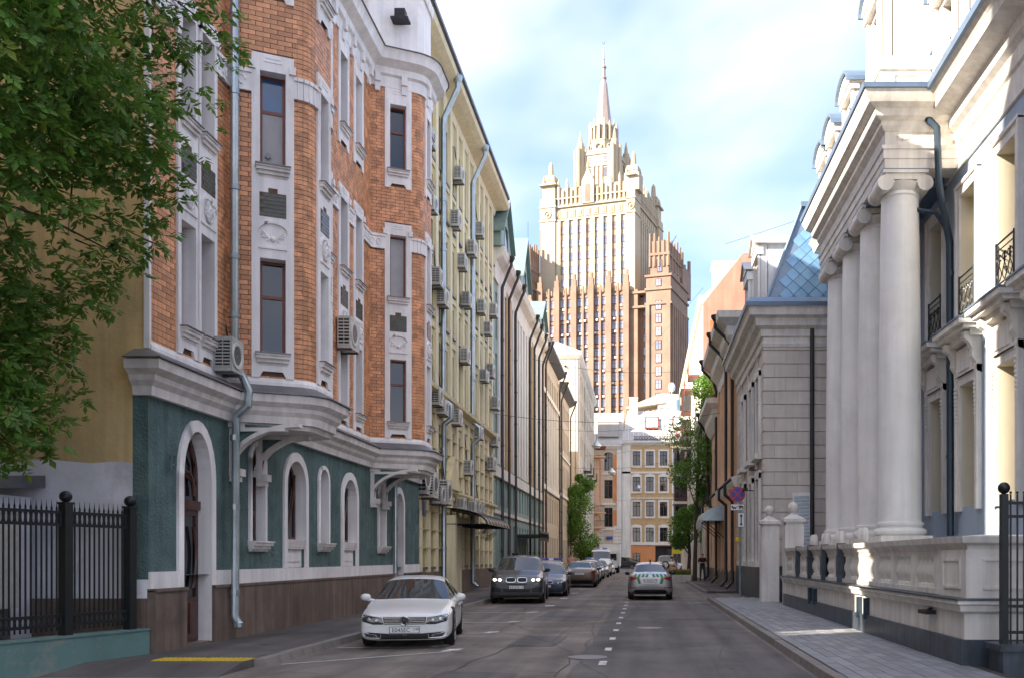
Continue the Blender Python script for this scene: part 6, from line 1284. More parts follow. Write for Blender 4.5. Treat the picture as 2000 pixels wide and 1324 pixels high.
def build_car(kind, label, mpaint, x, y, rz, group=None, front_detail='vw', plate='', sx=1, sl=1, sz=1, rear=False, cat='car', wheel_r=None, name='parked_car', drl=False, lightbar=False, stripes=False):
    st = [(s[0]*sl, s[1]*sz, s[2]*sx, s[3]*sz, s[4]*sx, s[5]*sz) for s in KINDS[kind]]
    L = st[-1][0]; t_ = thing(name, label, cat, (x, y, 0), group, rz)
    # local: +x right of car seen from its front, car front at y=0, body runs to +y
    rings = []
    for s in st:
        hf = car_ring(s); full = [(a, s[0], z) for a, z in hf]+[(-a, s[0], z) for a, z in hf[-2:0:-1]]; rings.append(full)
    k = len(rings[0]); V = [p for r in rings for p in r]; F = []; mats = []
    nh = 13
    def colid(j): return j if j < nh-1 else k-1-j
    for i in range(len(rings)-1):
        for j in range(k):
            a = i*k+j; b = i*k+(j+1) % k; F.append((a, b, b+k, a+k)); c = colid(j); m = 0
            if i in (5,) and c >= 9: m = 1                       # windscreen
            if i == 11 and c >= 9 and kind != 'van': m = 2       # rear window
            if c == 8 and i in (6, 7) : m = 3
            if c == 8 and i in (9, 10) and not (kind == 'van'): m = 3
            if c == 8 and i == 5: m = 3
            if i == 11 and kind == 'van' and c >= 9: m = 2
            mats.append(m)
    F.append(tuple(range(k-1, -1, -1))); mats.append(0); e = (len(rings)-1)*k; F.append(tuple(range(e, e+k))); mats.append(0)
    me = bpy.data.meshes.new('car'); me.from_pydata(V, [], F); me.polygons.foreach_set('material_index', mats)
    for m_ in (mpaint, m_carglass, m_carglass, m_carglass): me.materials.append(m_)
    bm = bmesh.new(); bm.from_mesh(me); bmesh.ops.recalc_face_normals(bm, faces=bm.faces)
    cl = bm.edges.layers.float.new('crease_edge')
    for ed in bm.edges:
        fs = ed.link_faces
        if len(fs) == 2 and fs[0].material_index != fs[1].material_index: ed[cl] = .85
        elif len(fs) == 2 and fs[0].material_index == 0:
            v0, v1 = ed.verts
            if abs(v0.co.x) > .9*max(s[2] for s in st)*.9 and abs(v0.co.z-v1.co.z) < .15 and abs(v0.co.y-v1.co.y) > .05: ed[cl] = .35
    bm.to_mesh(me); bm.free()
    tmp = bpy.data.objects.new('tmp', me); C.objects.link(tmp)
    sub = tmp.modifiers.new('s', 'SUBSURF'); sub.levels = 2; sub.render_levels = 2
    wr = wheel_r or {'sedan': .335, 'suv': .385, 'van': .36}[kind]; wy = {'sedan': (.93*sl, 3.66*sl), 'suv': (.93*sl, 3.87*sl), 'van': (1.0*sl, 4.2*sl)}[kind]
    cut = MB()
    for yw in wy:
        for s in (-1, 1): cut.ring([[(s*xx, yw+(wr+.055)*math.cos(2*math.pi*i/24), wr+(wr+.055)*math.sin(2*math.pi*i/24)) for i in range(24)] for xx in ((.55*sx, 1.4) if s > 0 else (1.4, .55*sx))])
    cme = mesh_of(cut, m_black); co = bpy.data.objects.new('cut', cme); C.objects.link(co)
    bm = bmesh.new(); bm.from_mesh(cme); bmesh.ops.recalc_face_normals(bm, faces=bm.faces); bm.to_mesh(cme); bm.free()
    bo = tmp.modifiers.new('b', 'BOOLEAN'); bo.object = co; bo.operation = 'DIFFERENCE'; bo.solver = 'EXACT'
    bpy.context.view_layer.update()
    ev = bpy.data.meshes.new_from_object(tmp.evaluated_get(bpy.context.evaluated_depsgraph_get()))
    bpy.data.objects.remove(tmp); bpy.data.objects.remove(co)
    names = ['body', 'windscreen', 'rear_window', 'side_window']
    for mi, nm in enumerate(names):
        bm = bmesh.new(); bm.from_mesh(ev); sel = [f for f in bm.faces if (f.material_index if f.material_index < 4 else 0) != mi]; bmesh.ops.delete(bm, geom=sel, context='FACES')
        if mi == 3:
            for s in (-1, 1):
                b2 = bm.copy(); bmesh.ops.delete(b2, geom=[f for f in b2.faces if f.calc_center_median().x*s < 0], context='FACES'); m2 = bpy.data.meshes.new(nm); b2.to_mesh(m2); b2.free()
                m2.materials.clear(); m2.materials.append(m_carglass); m2.polygons.foreach_set('material_index', [0]*len(m2.polygons)); m2.polygons.foreach_set('use_smooth', [True]*len(m2.polygons)); link(nm, m2, t_, True)
        else:
            m2 = bpy.data.meshes.new(nm); bm.to_mesh(m2); m2.materials.clear(); m2.materials.append(mpaint if mi == 0 else m_carglass); m2.polygons.foreach_set('material_index', [0]*len(m2.polygons)); m2.polygons.foreach_set('use_smooth', [True]*len(m2.polygons))
            m2.set_sharp_from_angle(angle=R(40)); link(nm, m2, t_, True)
        bm.free()
    W = max(s[2] for s in st)
    A = lambda nm, mb, mat, par=None, sm=False: add(nm, mb, mat, par or t_, sm, local=True)
    q = MB(); q.box(-W*.9, W*.9, .35, L-.3, .16*sz+.05, .4); A('underbody', q, m_black)
    for yw in wy:
        for s in (-1, 1):
            q = MB(); xo = s*(W-.0); tw = .2
            prof = [(wr*.7, 0), (wr*.93, 0), (wr, .03), (wr, tw-.03), (wr*.93, tw), (wr*.7, tw)]
            rg = [[(xo-s*(d), yw+r*math.cos(2*math.pi*i/28), wr+r*math.sin(2*math.pi*i/28)) for i in range(28)] for r, d in prof]; q.ring(rg, caps=False); ty = A('wheel', q, m_rubber, None, True)
            q = MB(); rg = [[(xo-s*d, yw+r*math.cos(2*math.pi*i/28), wr+r*math.sin(2*math.pi*i/28)) for i in range(28)] for r, d in ((wr*.72, .005), (wr*.66, .02), (wr*.64, .1), (.03, .12))]; q.ring(rg, caps=False); A('rim_well', q, m_black, ty, True)
            q = MB()
            for n_ in range(5):
                for da in (-.16, .16):
                    a = 2*math.pi*n_/5; q.cyl((xo-s*.045, yw+.05*math.cos(a), wr+.05*math.sin(a)), (xo-s*.02, yw+wr*.68*math.cos(a+da), wr+wr*.68*math.sin(a+da)), .022, 5)
            q.ring([[(xo-s*d, yw+r*math.cos(2*math.pi*i/28), wr+r*math.sin(2*math.pi*i/28)) for i in range(28)] for r, d in ((wr*.74, -.002), (wr*.7, -.006), (wr*.66, .01))], caps=False); q.cyl((xo-s*.06, yw, wr), (xo-s*.02, yw, wr), .06, 10); A('rim', q, m_alloy, ty, True)
    # mirrors
    zsh = st[5][3]
    for s in (-1, 1):
        q = MB(); yb_ = st[5][0]+.18; q.ball((s*(W+.07), yb_, zsh+.09), .1, 12, 8, 1.0, .6, .72); q.cyl((s*(W-.1), yb_+.03, zsh+.02), (s*(W+.04), yb_, zsh+.05), .035, 6); A('wing_mirror', q, m_black if front_detail == 'bmw' or rear else mpaint, None, True)
    # door handles and seams
    for s in (-1, 1):
        for yh in (st[9][0]-.22, st[10][0]-.05): q = MB(); q.box(s*W-.01 if s > 0 else -W-.02, W+.02 if s > 0 else -W+.01, yh-.1, yh+.08, st[8][3]-.16, st[8][3]-.13); A('door_handle', q, mpaint)
    from mathutils.bvhtree import BVHTree
    bv = BVHTree.FromPolygons([v.co.copy() for v in ev.vertices], [tuple(p.vertices) for p in ev.polygons])
    def sy(x_, z_, off):
        o_ = Vector((x_, -2 if not rear else L+2, z_)); d_ = Vector((0, 1 if not rear else -1, 0)); h_ = bv.ray_cast(o_, d_)
        if h_[0] is None or abs(h_[0].y-(0 if not rear else L)) > .9:
            n_ = bv.find_nearest(Vector((x_, .2 if not rear else L-.2, z_)))[0]; return n_.y-(off if not rear else -off)
        return h_[0].y-(off if not rear else -off)
    def skin(nm, outline, mat, off=.006, par=None, steps=5):
        pts = []
        for a, b in zip(outline, outline[1:]+outline[:1]):
            for k_ in range(steps): pts.append((a[0]+(b[0]-a[0])*k_/steps, a[1]+(b[1]-a[1])*k_/steps))
        cx_, cz_ = sum(p[0] for p in pts)/len(pts), sum(p[1] for p in pts)/len(pts); q = MB(); rg = []
        for f_ in (1, .8, .55, .3, .05): rg.append([(cx_+(p[0]-cx_)*f_, 0, cz_+(p[1]-cz_)*f_) for p in pts])
        back_ = [(p[0], sy(p[0], p[2], -.03), p[2]) for p in rg[0]]; rg = [back_]+[[(p[0], sy(p[0], p[2], off+(.004 if i_ else 0)), p[2]) for p in r_] for i_, r_ in enumerate(rg)]
        q.ring(rg, caps=False); return A(nm, q, mat, par, True)
    def circ(cx_, cz_, r_, rz_=None, n_=16): return [(cx_+r_*math.cos(2*math.pi*i_/n_), cz_+(rz_ or r_)*math.sin(2*math.pi*i_/n_)) for i_ in range(n_)]
    def strip(nm, x0_, x1_, z0_, z1_, mat, off, par=None):
        q = MB(); n_ = 16; q.ring([[(x0_+(x1_-x0_)*i_/n_, sy(x0_+(x1_-x0_)*i_/n_, (z0_+z1_)/2, off), z_) for z_ in (z0_, z1_)]+[(x0_+(x1_-x0_)*i_/n_, sy(x0_+(x1_-x0_)*i_/n_, (z0_+z1_)/2, -.02), z_) for z_ in (z1_, z0_)] for i_ in range(n_+1)]); return A(nm, q, mat, par)
    kx = W/.925; mir = lambda o_, s_: [(s_*a*kx, b*sz) for a, b in o_]
    if not rear:
        if front_detail == 'bmw' and kind == 'suv': hl_o = [(.45, .80), (.66, .79), (.86, .82), (.9, .93), (.8, .945), (.47, .92)]; cs_ = ((.56, .86), (.73, .868)); cr_ = .052
        elif kind == 'sedan': hl_o = [(.41, .50), (.6, .5), (.82, .56), (.895, .68), (.85, .71), (.62, .665), (.44, .64)] if front_detail != 'bmw' else [(.42, .56), (.8, .57), (.88, .66), (.8, .69), (.44, .67)]; cs_ = ((.55, .58), (.7, .605)); cr_ = .045
        elif kind == 'suv': hl_o = [(.5, .82), (.86, .84), (.88, .96), (.52, .95)]; cs_ = ((.6, .88), (.75, .89)); cr_ = .05
        else: hl_o = [(.6, .8), (.92, .86), (.95, 1.1), (.84, 1.14), (.62, .98)]; cs_ = ((.75, .95),); cr_ = .07
        for s in (-1, 1):
            hl = skin('headlight', mir(hl_o, s), m_lampglass, .006)
            for cx, cz in cs_:
                if drl:
                    q = MB(); q.tube([(s*cx*kx+cr_*math.cos(t), sy(s*cx*kx+cr_*math.cos(t), cz*sz+cr_*.8*math.sin(t), .016), cz*sz+cr_*.8*math.sin(t)) for t in [2*math.pi*i_/16 for i_ in range(17)]], .011, 5); A('light_ring', q, m_ledwhite, hl)
                skin('projector', circ(s*cx*kx, cz*sz, cr_*.72), m_alloy, .012, hl, 1)
        if front_detail == 'vw':
            skin('grille', [(-.4*kx, .5*sz), (.4*kx, .5*sz), (.425*kx, .645*sz), (-.425*kx, .645*sz)], m_black, .008)
            for k_ in range(4): strip('grille_bar', -.4*kx, .4*kx, (.515+.034*k_)*sz, (.529+.034*k_)*sz, m_chrome, .02)
            li = skin('lower_intake', [(-.78*kx, .2*sz), (.78*kx, .2*sz), (.86*kx, .36*sz), (.5*kx, .31*sz), (-.5*kx, .31*sz), (-.86*kx, .36*sz)], m_black, .006)
            for s in (-1, 1):
                skin('fog_lamp', mir([(.5, .235), (.74, .26), (.8, .335), (.56, .3)], s), m_lampglass, .012, li)
                q = MB(); o_ = mir([(.46, .3), (.47, .225), (.72, .235), (.82, .27)], s); q.tube([(a, sy(a, b, .016), b) for a, b in o_], .012, 5); A('fog_lamp_trim', q, m_silverm, li)
            ze = .572*sz; ye = sy(0, ze, .03); bk = MB(); bk.ring([[(r*math.cos(2*math.pi*i/24), ye+d, ze+r*math.sin(2*math.pi*i/24)) for i in range(24)] for r, d in ((.078, .04), (.078, .0), (.01, -.004))]); em = A('emblem', bk, m_black, None, True)
            q = MB(); q.tube([(.076*math.cos(t), ye-.008, ze+.076*math.sin(t)) for t in [2*math.pi*i/24 for i in range(25)]], .009, 6)
            for pts in ([(-.034, .062), (0, .002), (.034, .062)], [(-.064, .032), (-.034, -.062), (0, .002), (.034, -.062), (.064, .032)]): q.tube([(a, ye-.009, ze+b) for a, b in pts], .0085, 5)
            A('emblem_strokes', q, m_chrome, em, True)
            zp = .39*sz
        elif front_detail == 'bmw':
            zk = (.86 if kind == 'suv' else .62)*sz; hk = .085*sz if kind == 'suv' else .055
            for s in (-1, 1):
                o_ = [(s*(.19+.155*math.copysign(abs(math.cos(t))**.55, math.cos(t)))*kx, zk+hk*math.copysign(abs(math.sin(t))**.55, math.sin(t))) for t in [2*math.pi*i/20 for i in range(20)]]
                kg = skin('kidney_grille', o_, m_black, .01, None, 1); q = MB(); q.tube([(a, sy(a, b, .014), b) for a, b in o_+o_[:1]], .011, 5); A('grille_surround', q, m_chrome, kg)
                if kind == 'suv': skin('side_intake', mir([(.52, .42), (.84, .44), (.87, .6), (.7, .63), (.5, .55)], s), m_black); skin('fog_lamp', circ(s*.68*kx, .72*sz, .045), m_lampglass, .008, None, 1)
                else: skin('side_intake', mir([(.55, .3), (.82, .32), (.84, .42), (.58, .4)], s), m_black)
            skin('lower_intake', [(-.48, (.42 if kind == 'suv' else .27)*sz), (.48, (.42 if kind == 'suv' else .27)*sz), (.5, (.55 if kind == 'suv' else .38)*sz), (-.5, (.55 if kind == 'suv' else .38)*sz)], m_black)
            if kind == 'suv': strip('centre_slot', -.36, .36, .69*sz, .72*sz, m_black, .008)
            zp = (.6 if kind == 'suv' else .46)*sz
        else:
            zg = {'sedan': .57, 'suv': .86, 'van': .92}[kind]*sz; skin('grille', [(-.38*kx, zg-.05), (.38*kx, zg-.05), (.4*kx, zg+.06), (-.4*kx, zg+.06)], m_black); skin('lower_intake', [(-.55*kx, zg-.34), (.55*kx, zg-.34), (.6*kx, zg-.2), (-.6*kx, zg-.2)], m_black); strip('grille_bar', -.38*kx, .38*kx, zg, zg+.015, m_chrome, .014); zp = zg-.13
        yp = min(sy(0, zp, .02), sy(.25, zp, .012))
    else:
        tl_o = [(.4, .85), (.6, .9), (.84, .88), (.9, .8), (.82, .73), (.62, .78)]
        for s in (-1, 1):
            skin('tail_lamp', mir(tl_o, s), m_tail); strip('rear_reflector', min(s*.55*kx, s*.84*kx), max(s*.55*kx, s*.84*kx), .46*sz, .49*sz, m_tail, .008)
        skin('rear_diffuser', [(-.72*kx, .26*sz), (.72*kx, .26*sz), (.62*kx, .4*sz), (-.62*kx, .4*sz)], m_black)
        zp = .74*sz; yp = max(sy(0, zp, .02), sy(.25, zp, .012))
    if plate:
        sg_ = -1 if not rear else 1
        q = MB(); q.box(-.265, .265, min(yp, yp-sg_*.02), max(yp, yp-sg_*.02), zp-.06, zp+.06); pl_ = A('plate_frame', q, m_black); q = MB(); q.box(-.255, .255, min(yp+sg_*.003, yp), max(yp+sg_*.003, yp), zp-.052, zp+.052); A('number_plate', q, m_platew, pl_)
        mtx = text_mesh(plate[0], .1, .001); mtx.materials.clear(); mtx.materials.append(m_sb); o = link('plate_text', mtx, pl_, True); o.location = (-.06 if not rear else .06, yp+sg_*.006, zp-.004); o.rotation_euler = (R(90), 0, math.pi if rear else 0)
        if plate[1]: mtx = text_mesh(plate[1], .062, .001); mtx.materials.clear(); mtx.materials.append(m_sb); o = link('plate_region', mtx, pl_, True); o.location = (.205 if not rear else -.205, yp+sg_*.006, zp+.01); o.rotation_euler = (R(90), 0, math.pi if rear else 0); q = MB(); q.box(.15 if not rear else -.153, .153 if not rear else -.15, min(yp+sg_*.004, yp+sg_*.007), max(yp+sg_*.004, yp+sg_*.007), zp-.05, zp+.05); A('plate_divider', q, m_sb, pl_)
    zt = max(s[5] for s in st)
    if lightbar:
        q = MB(); yl = st[8][0]-.2; q.box(-.5, .5, yl-.05, yl+.05, zt-.03, zt+.05); lb = A('lightbar', q, m_sw); q = MB(); q.box(-.12, .12, yl-.09, yl+.11, zt+.045, zt+.145); A('lightbar_centre', q, m_sw, lb)
        for s in (-1, 1): q = MB(); q.box(min(s*.122, s*.56), max(s*.122, s*.56), yl-.1, yl+.12, zt+.04, zt+.15); A('blue_lens', q, m_bluebar, lb)
    if stripes:
        for k_ in range(9):
            a = -.6+.15*k_
            if abs(a) < .05: continue
            sl_ = .05 if a < 0 else -.05
            skin('livery_stripe', [(a-.045+sl_, .99*sz), (a+.05+sl_, .99*sz), (a+.045, .875*sz), (a-.05, .875*sz)], m_vgreen, .007, None, 2)
        for s in (-1, 1): skin('livery_stripe', [(s*.42, .84*sz), (s*.52, .82*sz), (s*.46, .62*sz), (s*.36, .62*sz)], m_vgreen, .007, None, 2)
        skin('livery_panel', [(-.33, .62*sz), (.33, .62*sz), (.4, .86*sz), (-.4, .86*sz)], m_sw, .005, None, 3)
        q = MB(); q.tube([(0, st[11][0]-.25, zt-.06), (0, st[11][0]-.22, zt+.1)], .03, 6); A('roof_antenna', q, m_black)
    return t_
p_white = paint('white_paint', (.72, .72, .71), 0); p_grey = paint('graphite_paint', (.085, .088, .095), .6); p_navy = paint('navy_paint', (.018, .028, .06), .5); p_brown = paint('bronze_paint', (.13, .1, .075), .5); p_silver = paint('silver_paint', (.38, .38, .38), .7); p_dark = paint('dark_grey_paint', (.06, .06, .06), .5); p_champ = paint('champagne_paint', (.55, .43, .3), .3)
build_car('sedan', 'white sedan with a chrome grille and number plate E045EC parked by the brick house', p_white, -4.32, 16.55, R(8), plate=('E045EC', '198'), front_detail='vw', sx=.9, sl=.9, sz=.9)
build_car('suv', 'graphite grey SUV with lit headlights and kidney grille parked by the awning', p_grey, -4.55, 32.6, R(4), plate=('K513УК', '134'), front_detail='bmw', drl=True)
build_car('sedan', 'navy sedan with kidney grille parked behind the graphite SUV', p_navy, -4.2, 38.6, R(3), plate=('X204OA', '77'), front_detail='bmw')
build_car('sedan', 'white police car with a blue lightbar half hidden behind the navy sedan', p_white, -4.7, 44.4, R(2), front_detail='', lightbar=True, cat='police car', sz=1.03)
build_car('sedan', 'bronze car with red tail lamps parked facing away behind the police car', p_brown, -3.75, 55.2, R(182), rear=True, plate=('A371MP', '99'), sz=1.03)
build_car('sedan', 'dark grey sedan parked between the bronze car and the white hatchback', p_dark, -3.75, 56.2, R(2), front_detail='', plate=('T118HE', '77'))
build_car('sedan', 'small white hatchback parked behind the dark grey sedan', p_white, -3.9, 62.2, R(2), front_detail='', sl=.86, sz=1.04)
build_car('sedan', 'silver police car with blue lightbar parked before the white van', p_silver, -4.0, 69.4, R(2), front_detail='', lightbar=True, cat='police car', sz=1.05)
build_car('sedan', 'silver car squeezed between the silver police car and the white van', p_silver, -3.9, 75.8, R(2), front_detail='', sl=.9, sz=1.02)
build_car('van', 'white police van with a blue light strip on its roof', p_white, -4.0, 83.0, R(2), front_detail='', lightbar=True, cat='van', name='parked_van')
build_car('sedan', 'white car with a blue-striped bonnet parked behind the police van', p_white, -3.9, 90.6, R(2), front_detail='')
bt = thing('box_truck', 'white box truck parked at the far end of the left row', 'truck', (-3.9, 98, 0))
q = MB(); q.box(-4.9, -2.7, 98.6, 103, .7, 3.1); add('cargo_box', q, m_sw, bt); q = MB(); q.box(-4.7, -2.9, 97.2, 98.5, .6, 2.2); add('cab', q, p_white, bt); q = MB(); q.box(-4.6, -3.0, 97.17, 97.2, 1.35, 2.05); add('windscreen', q, m_carglass, bt); q = MB(); q.box(-4.85, -2.75, 97.6, 103, .35, .7); add('chassis', q, m_black, bt)
for yw in (97.9, 101.6):
    for xx in (-4.75, -2.95): q = MB(); q.cyl((xx-.12, yw, .42), (xx+.12, yw, .42), .42, 20); add('wheel', q, m_rubber, bt)
build_car('sedan', 'silver car with green striped boot driving away along the road', p_silver, .2, 39.85, R(180), rear=True, plate=('K125AO', '799'), stripes=True, sx=.945, sl=.92, sz=1.03, name='driving_car')
jp = build_car('suv', 'champagne off-road car with a spare wheel on its tail door', p_champ, 1.9, 86.5, R(180), rear=True, sx=.93, sl=.88, sz=1.06, name='off_road_car')
q = MB(); Lq = KINDS['suv'][-1][0]*.88; q.ring([[(.1+r*math.cos(2*math.pi*i/24), Lq+.0+d, .98+r*math.sin(2*math.pi*i/24)) for i in range(24)] for r, d in ((.3, 0), (.37, .03), (.37, .17), (.3, .2))]); sw_ = add('spare_wheel', q, m_rubber, jp, True, local=True); q = MB(); q.ring([[(.1+r*math.cos(2*math.pi*i/20), Lq+.2+d, .98+r*math.sin(2*math.pi*i/20)) for i in range(20)] for r, d in ((.25, 0), (.23, .02), (.05, .03))]); add('spare_wheel_cover', q, m_sw, sw_, True, local=True)
build_car('suv', 'dark car parked across the passage of the tan brick house', p_dark, -.6, 134, R(65), front_detail='', name='parked_car')
build_car('sedan', 'white car at the corner beyond the crossing sign', p_white, 5.6, 114, R(90), front_detail='', name='parked_car')
# ---------------------------------------------------------------- trees
def leaflet(mb, c, d, n, l, w_):
    d = d.normalized(); s = d.cross(n).normalized()*w_; n2 = n.normalized()*(w_*.25)
    k = len(mb.v); a = c; b = c+d*l*.45; e = c+d*l
    mb.v += [tuple(a), tuple(b+s-n2), tuple(e), tuple(b-s-n2), tuple(b+n2)]; mb.f += [(k, k+1, k+4), (k+1, k+2, k+4), (k+2, k+3, k+4), (k+3, k, k+4)]
def compound(mb, c, d, n, sz):
    s = d.cross(n).normalized()
    leaflet(mb, c+d*sz*.55, d, n, sz*.95, sz*.24)
    for t, sg in ((.15, 1), (.18, -1), (.45, 1), (.48, -1)): leaflet(mb, c+d*sz*t, (d*.55+s*sg).normalized(), n, sz*.8, sz*.2)
rng = np.random.default_rng(5)
nt_ = thing('box_elder_tree', 'leafy green tree hanging over the yard fence in front of the brick house', 'tree', (-10.4, 8.6, 0))
q = MB(); q.tube([(-10.4, 8.6, -.1), (-10.35, 8.65, 1.5), (-10.1, 8.8, 3.2), (-9.8, 9.0, 5.0), (-9.6, 9.2, 7.5), (-9.5, 9.4, 11.0)], .24, 10, .08); add('trunk', q, m_bark, nt_, True)
def xmax(z):                                                    # how far the drooping crown reaches over the street
    zs = [1.9, 2.7, 3.3, 3.9, 4.6, 4.9, 5.2, 5.7, 6.3, 7.0, 7.7, 9.0, 11, 13]; xs = [-8.2, -7.7, -7.4, -7.3, -7.2, -6.9, -6.5, -6.2, -5.95, -5.55, -5.2, -5.3, -5.8, -7.5]
    return float(np.interp(z, zs, xs))
tips = []
for i in range(46):
    z = rng.uniform(3.2, 11.5); y = rng.uniform(8.0, 12.6); x = xmax(z)-rng.uniform(.1, 2.6) if i < 34 else rng.uniform(-13, -8); tips.append(Vector((x, y, z)))
q = MB()
for t in tips:
    zb = min(max(t.z-rng.uniform(-.6, 1.6), 3.0), 9.5); b = Vector((-10.1+(zb-3.2)*.08, 8.8+(zb-3)*.08, zb)); m = (b+t)/2+Vector((0, 0, rng.uniform(.4, 1.2)))
    q.tube([b, b.lerp(m, .5)+Vector((0, 0, .25)), m, m.lerp(t, .55)+Vector((0, 0, .12)), t], .045, 5, .006)
    for k in range(4):
        p = m.lerp(t, rng.uniform(.1, .95)); e = p+Vector((rng.uniform(-.5, .7), rng.uniform(-.6, .6), rng.uniform(-.7, .15))); q.tube([p, (p+e)/2+Vector((0, 0, .06)), e], .012, 4, .004)
add('limbs', q, m_bark, nt_)
crowns = [MB(), MB(), MB()]; cand = []
N = 0
while N < 16500:
    z = rng.uniform(2.75, 12.2); x = xmax(z)-abs(rng.normal(0, 1.45)) if rng.random() < .85 else rng.uniform(-13, -7.5); y = rng.uniform(8.4, 12.1)
    
    if x > xmax(z): continue
    dens = math.sin(x*2.1+z*1.3)+math.sin(y*2.3-z*1.7+1)+math.sin(x*1.3-y*1.9+2)
    if dens < -.25 and rng.random() < .9: continue
    if N < 3000: x = rng.uniform(-13, -7.6); z = rng.uniform(3.2, 8.2)
    c = Vector((x, y, z)); d = Vector((rng.normal(.2, .6), rng.normal(0, .6), rng.normal(-.55, .4))).normalized(); n = Vector((rng.normal(0, .5), rng.normal(-.3, .5), 1)).normalized()
    N += 1; cand.append((c, d, n, rng.uniform(.08, .18)))
def leafpix(t):
    c = t[0]; return c.y if (-.7 < c.x/c.y < -.3 and (c.z-1.65)/c.y < .6) else 99
order = sorted(range(len(cand)), key=lambda i: leafpix(cand[i]))
lm = MB(); compound(lm, Vector((0, 0, 0)), Vector((1, 0, 0)), Vector((0, 0, 1)), 1.0); lmes = [mesh_of(lm, m_) for m_ in (m_leaf, m_leaf2, m_leaf3)]
for m_ in lmes: m_.name = 'leaf'
for r_, i in enumerate(order):
    c, d, n, s = cand[i]; u_ = rng.random(); k = 0 if u_ < .6 else (1 if u_ < .9 else 2)
    if r_ < 300:
        sx_ = d.cross(n).normalized(); n_ = sx_.cross(d).normalized(); mt = Matrix((d, -sx_, n_)).transposed()
        o = bpy.data.objects.new('leaf', lmes[k]); C.objects.link(o); o.parent = nt_; o.location = c-Vector(nt_.location); o.rotation_euler = mt.to_euler(); o.scale = (s, s, s)
    else: compound(crowns[k], c, d, n, s)
for k, m_ in enumerate((m_leaf, m_leaf2, m_leaf3)): add('crown', crowns[k], m_, nt_, kind='stuff')
def far_tree(label, x, y, z0, z1, rx, n, mats, lean=0, blobs=10, leaf=.17, seed=1):
    g = np.random.default_rng(seed); t_ = thing('street_tree', label, 'tree', (x, y, 0))
    q = MB(); q.tube([(x, y, 0), (x+.1, y, z0*.7), (x+lean*.3, y, (z0+z1)/2), (x+lean, y, z1*.92)], .16, 8, .04)
    cs = []
    for i in range(blobs):
        t = (i+.5)/blobs; z = z0+(z1-z0)*t; r = rx*(math.sin(math.pi*min(.97, .12+t*.86))**.7); a = g.uniform(0, 6.28); c = Vector((x+lean*t+math.cos(a)*r*.55, y+math.sin(a)*r*.6, z)); cs.append((c, r*g.uniform(.5, .75)))
        q.tube([(x+lean*.5*t, y, z0*.7+(z-z0)*.7), tuple(c)], .05, 5, .01)
    add('trunk', q, m_bark, t_, True); cr = [MB() for _ in mats]
    for i in range(n):
        c, r = cs[g.integers(0, len(cs))]; v = Vector(g.normal(0, 1, 3)).normalized()*r*g.uniform(.25, 1.1)**.6; p = c+Vector((v.x, v.y, v.z*.85))
        leaflet(cr[0 if g.random() < .6 else -1], p, Vector(g.normal(0, 1, 3)), Vector((g.normal(0, .6), g.normal(0, .6), 1)), leaf*g.uniform(.7, 1.4), leaf*.4)
    for k, m_ in enumerate(mats): add('crown', cr[k], m_, t_, kind='stuff')
far_tree('bright green bushy tree below the cream gable on the left pavement', -7.0, 99, 1.4, 10.6, 2.5, 13000, (m_leaf2, m_leaf), 0, 12, .2, 3)
far_tree('maple-like green tree rising in front of the pink gable', 3.3, 61.5, 5.4, 13.8, 2.3, 12000, (m_leaf2, m_leaf), .9, 12, .15, 4)
far_tree('small dark green tree by the white bay house, below the maple', 3.2, 68.5, 2.6, 5.4, 1.9, 5000, (m_leaf, m_leaf2), .1, 6, .15, 6)
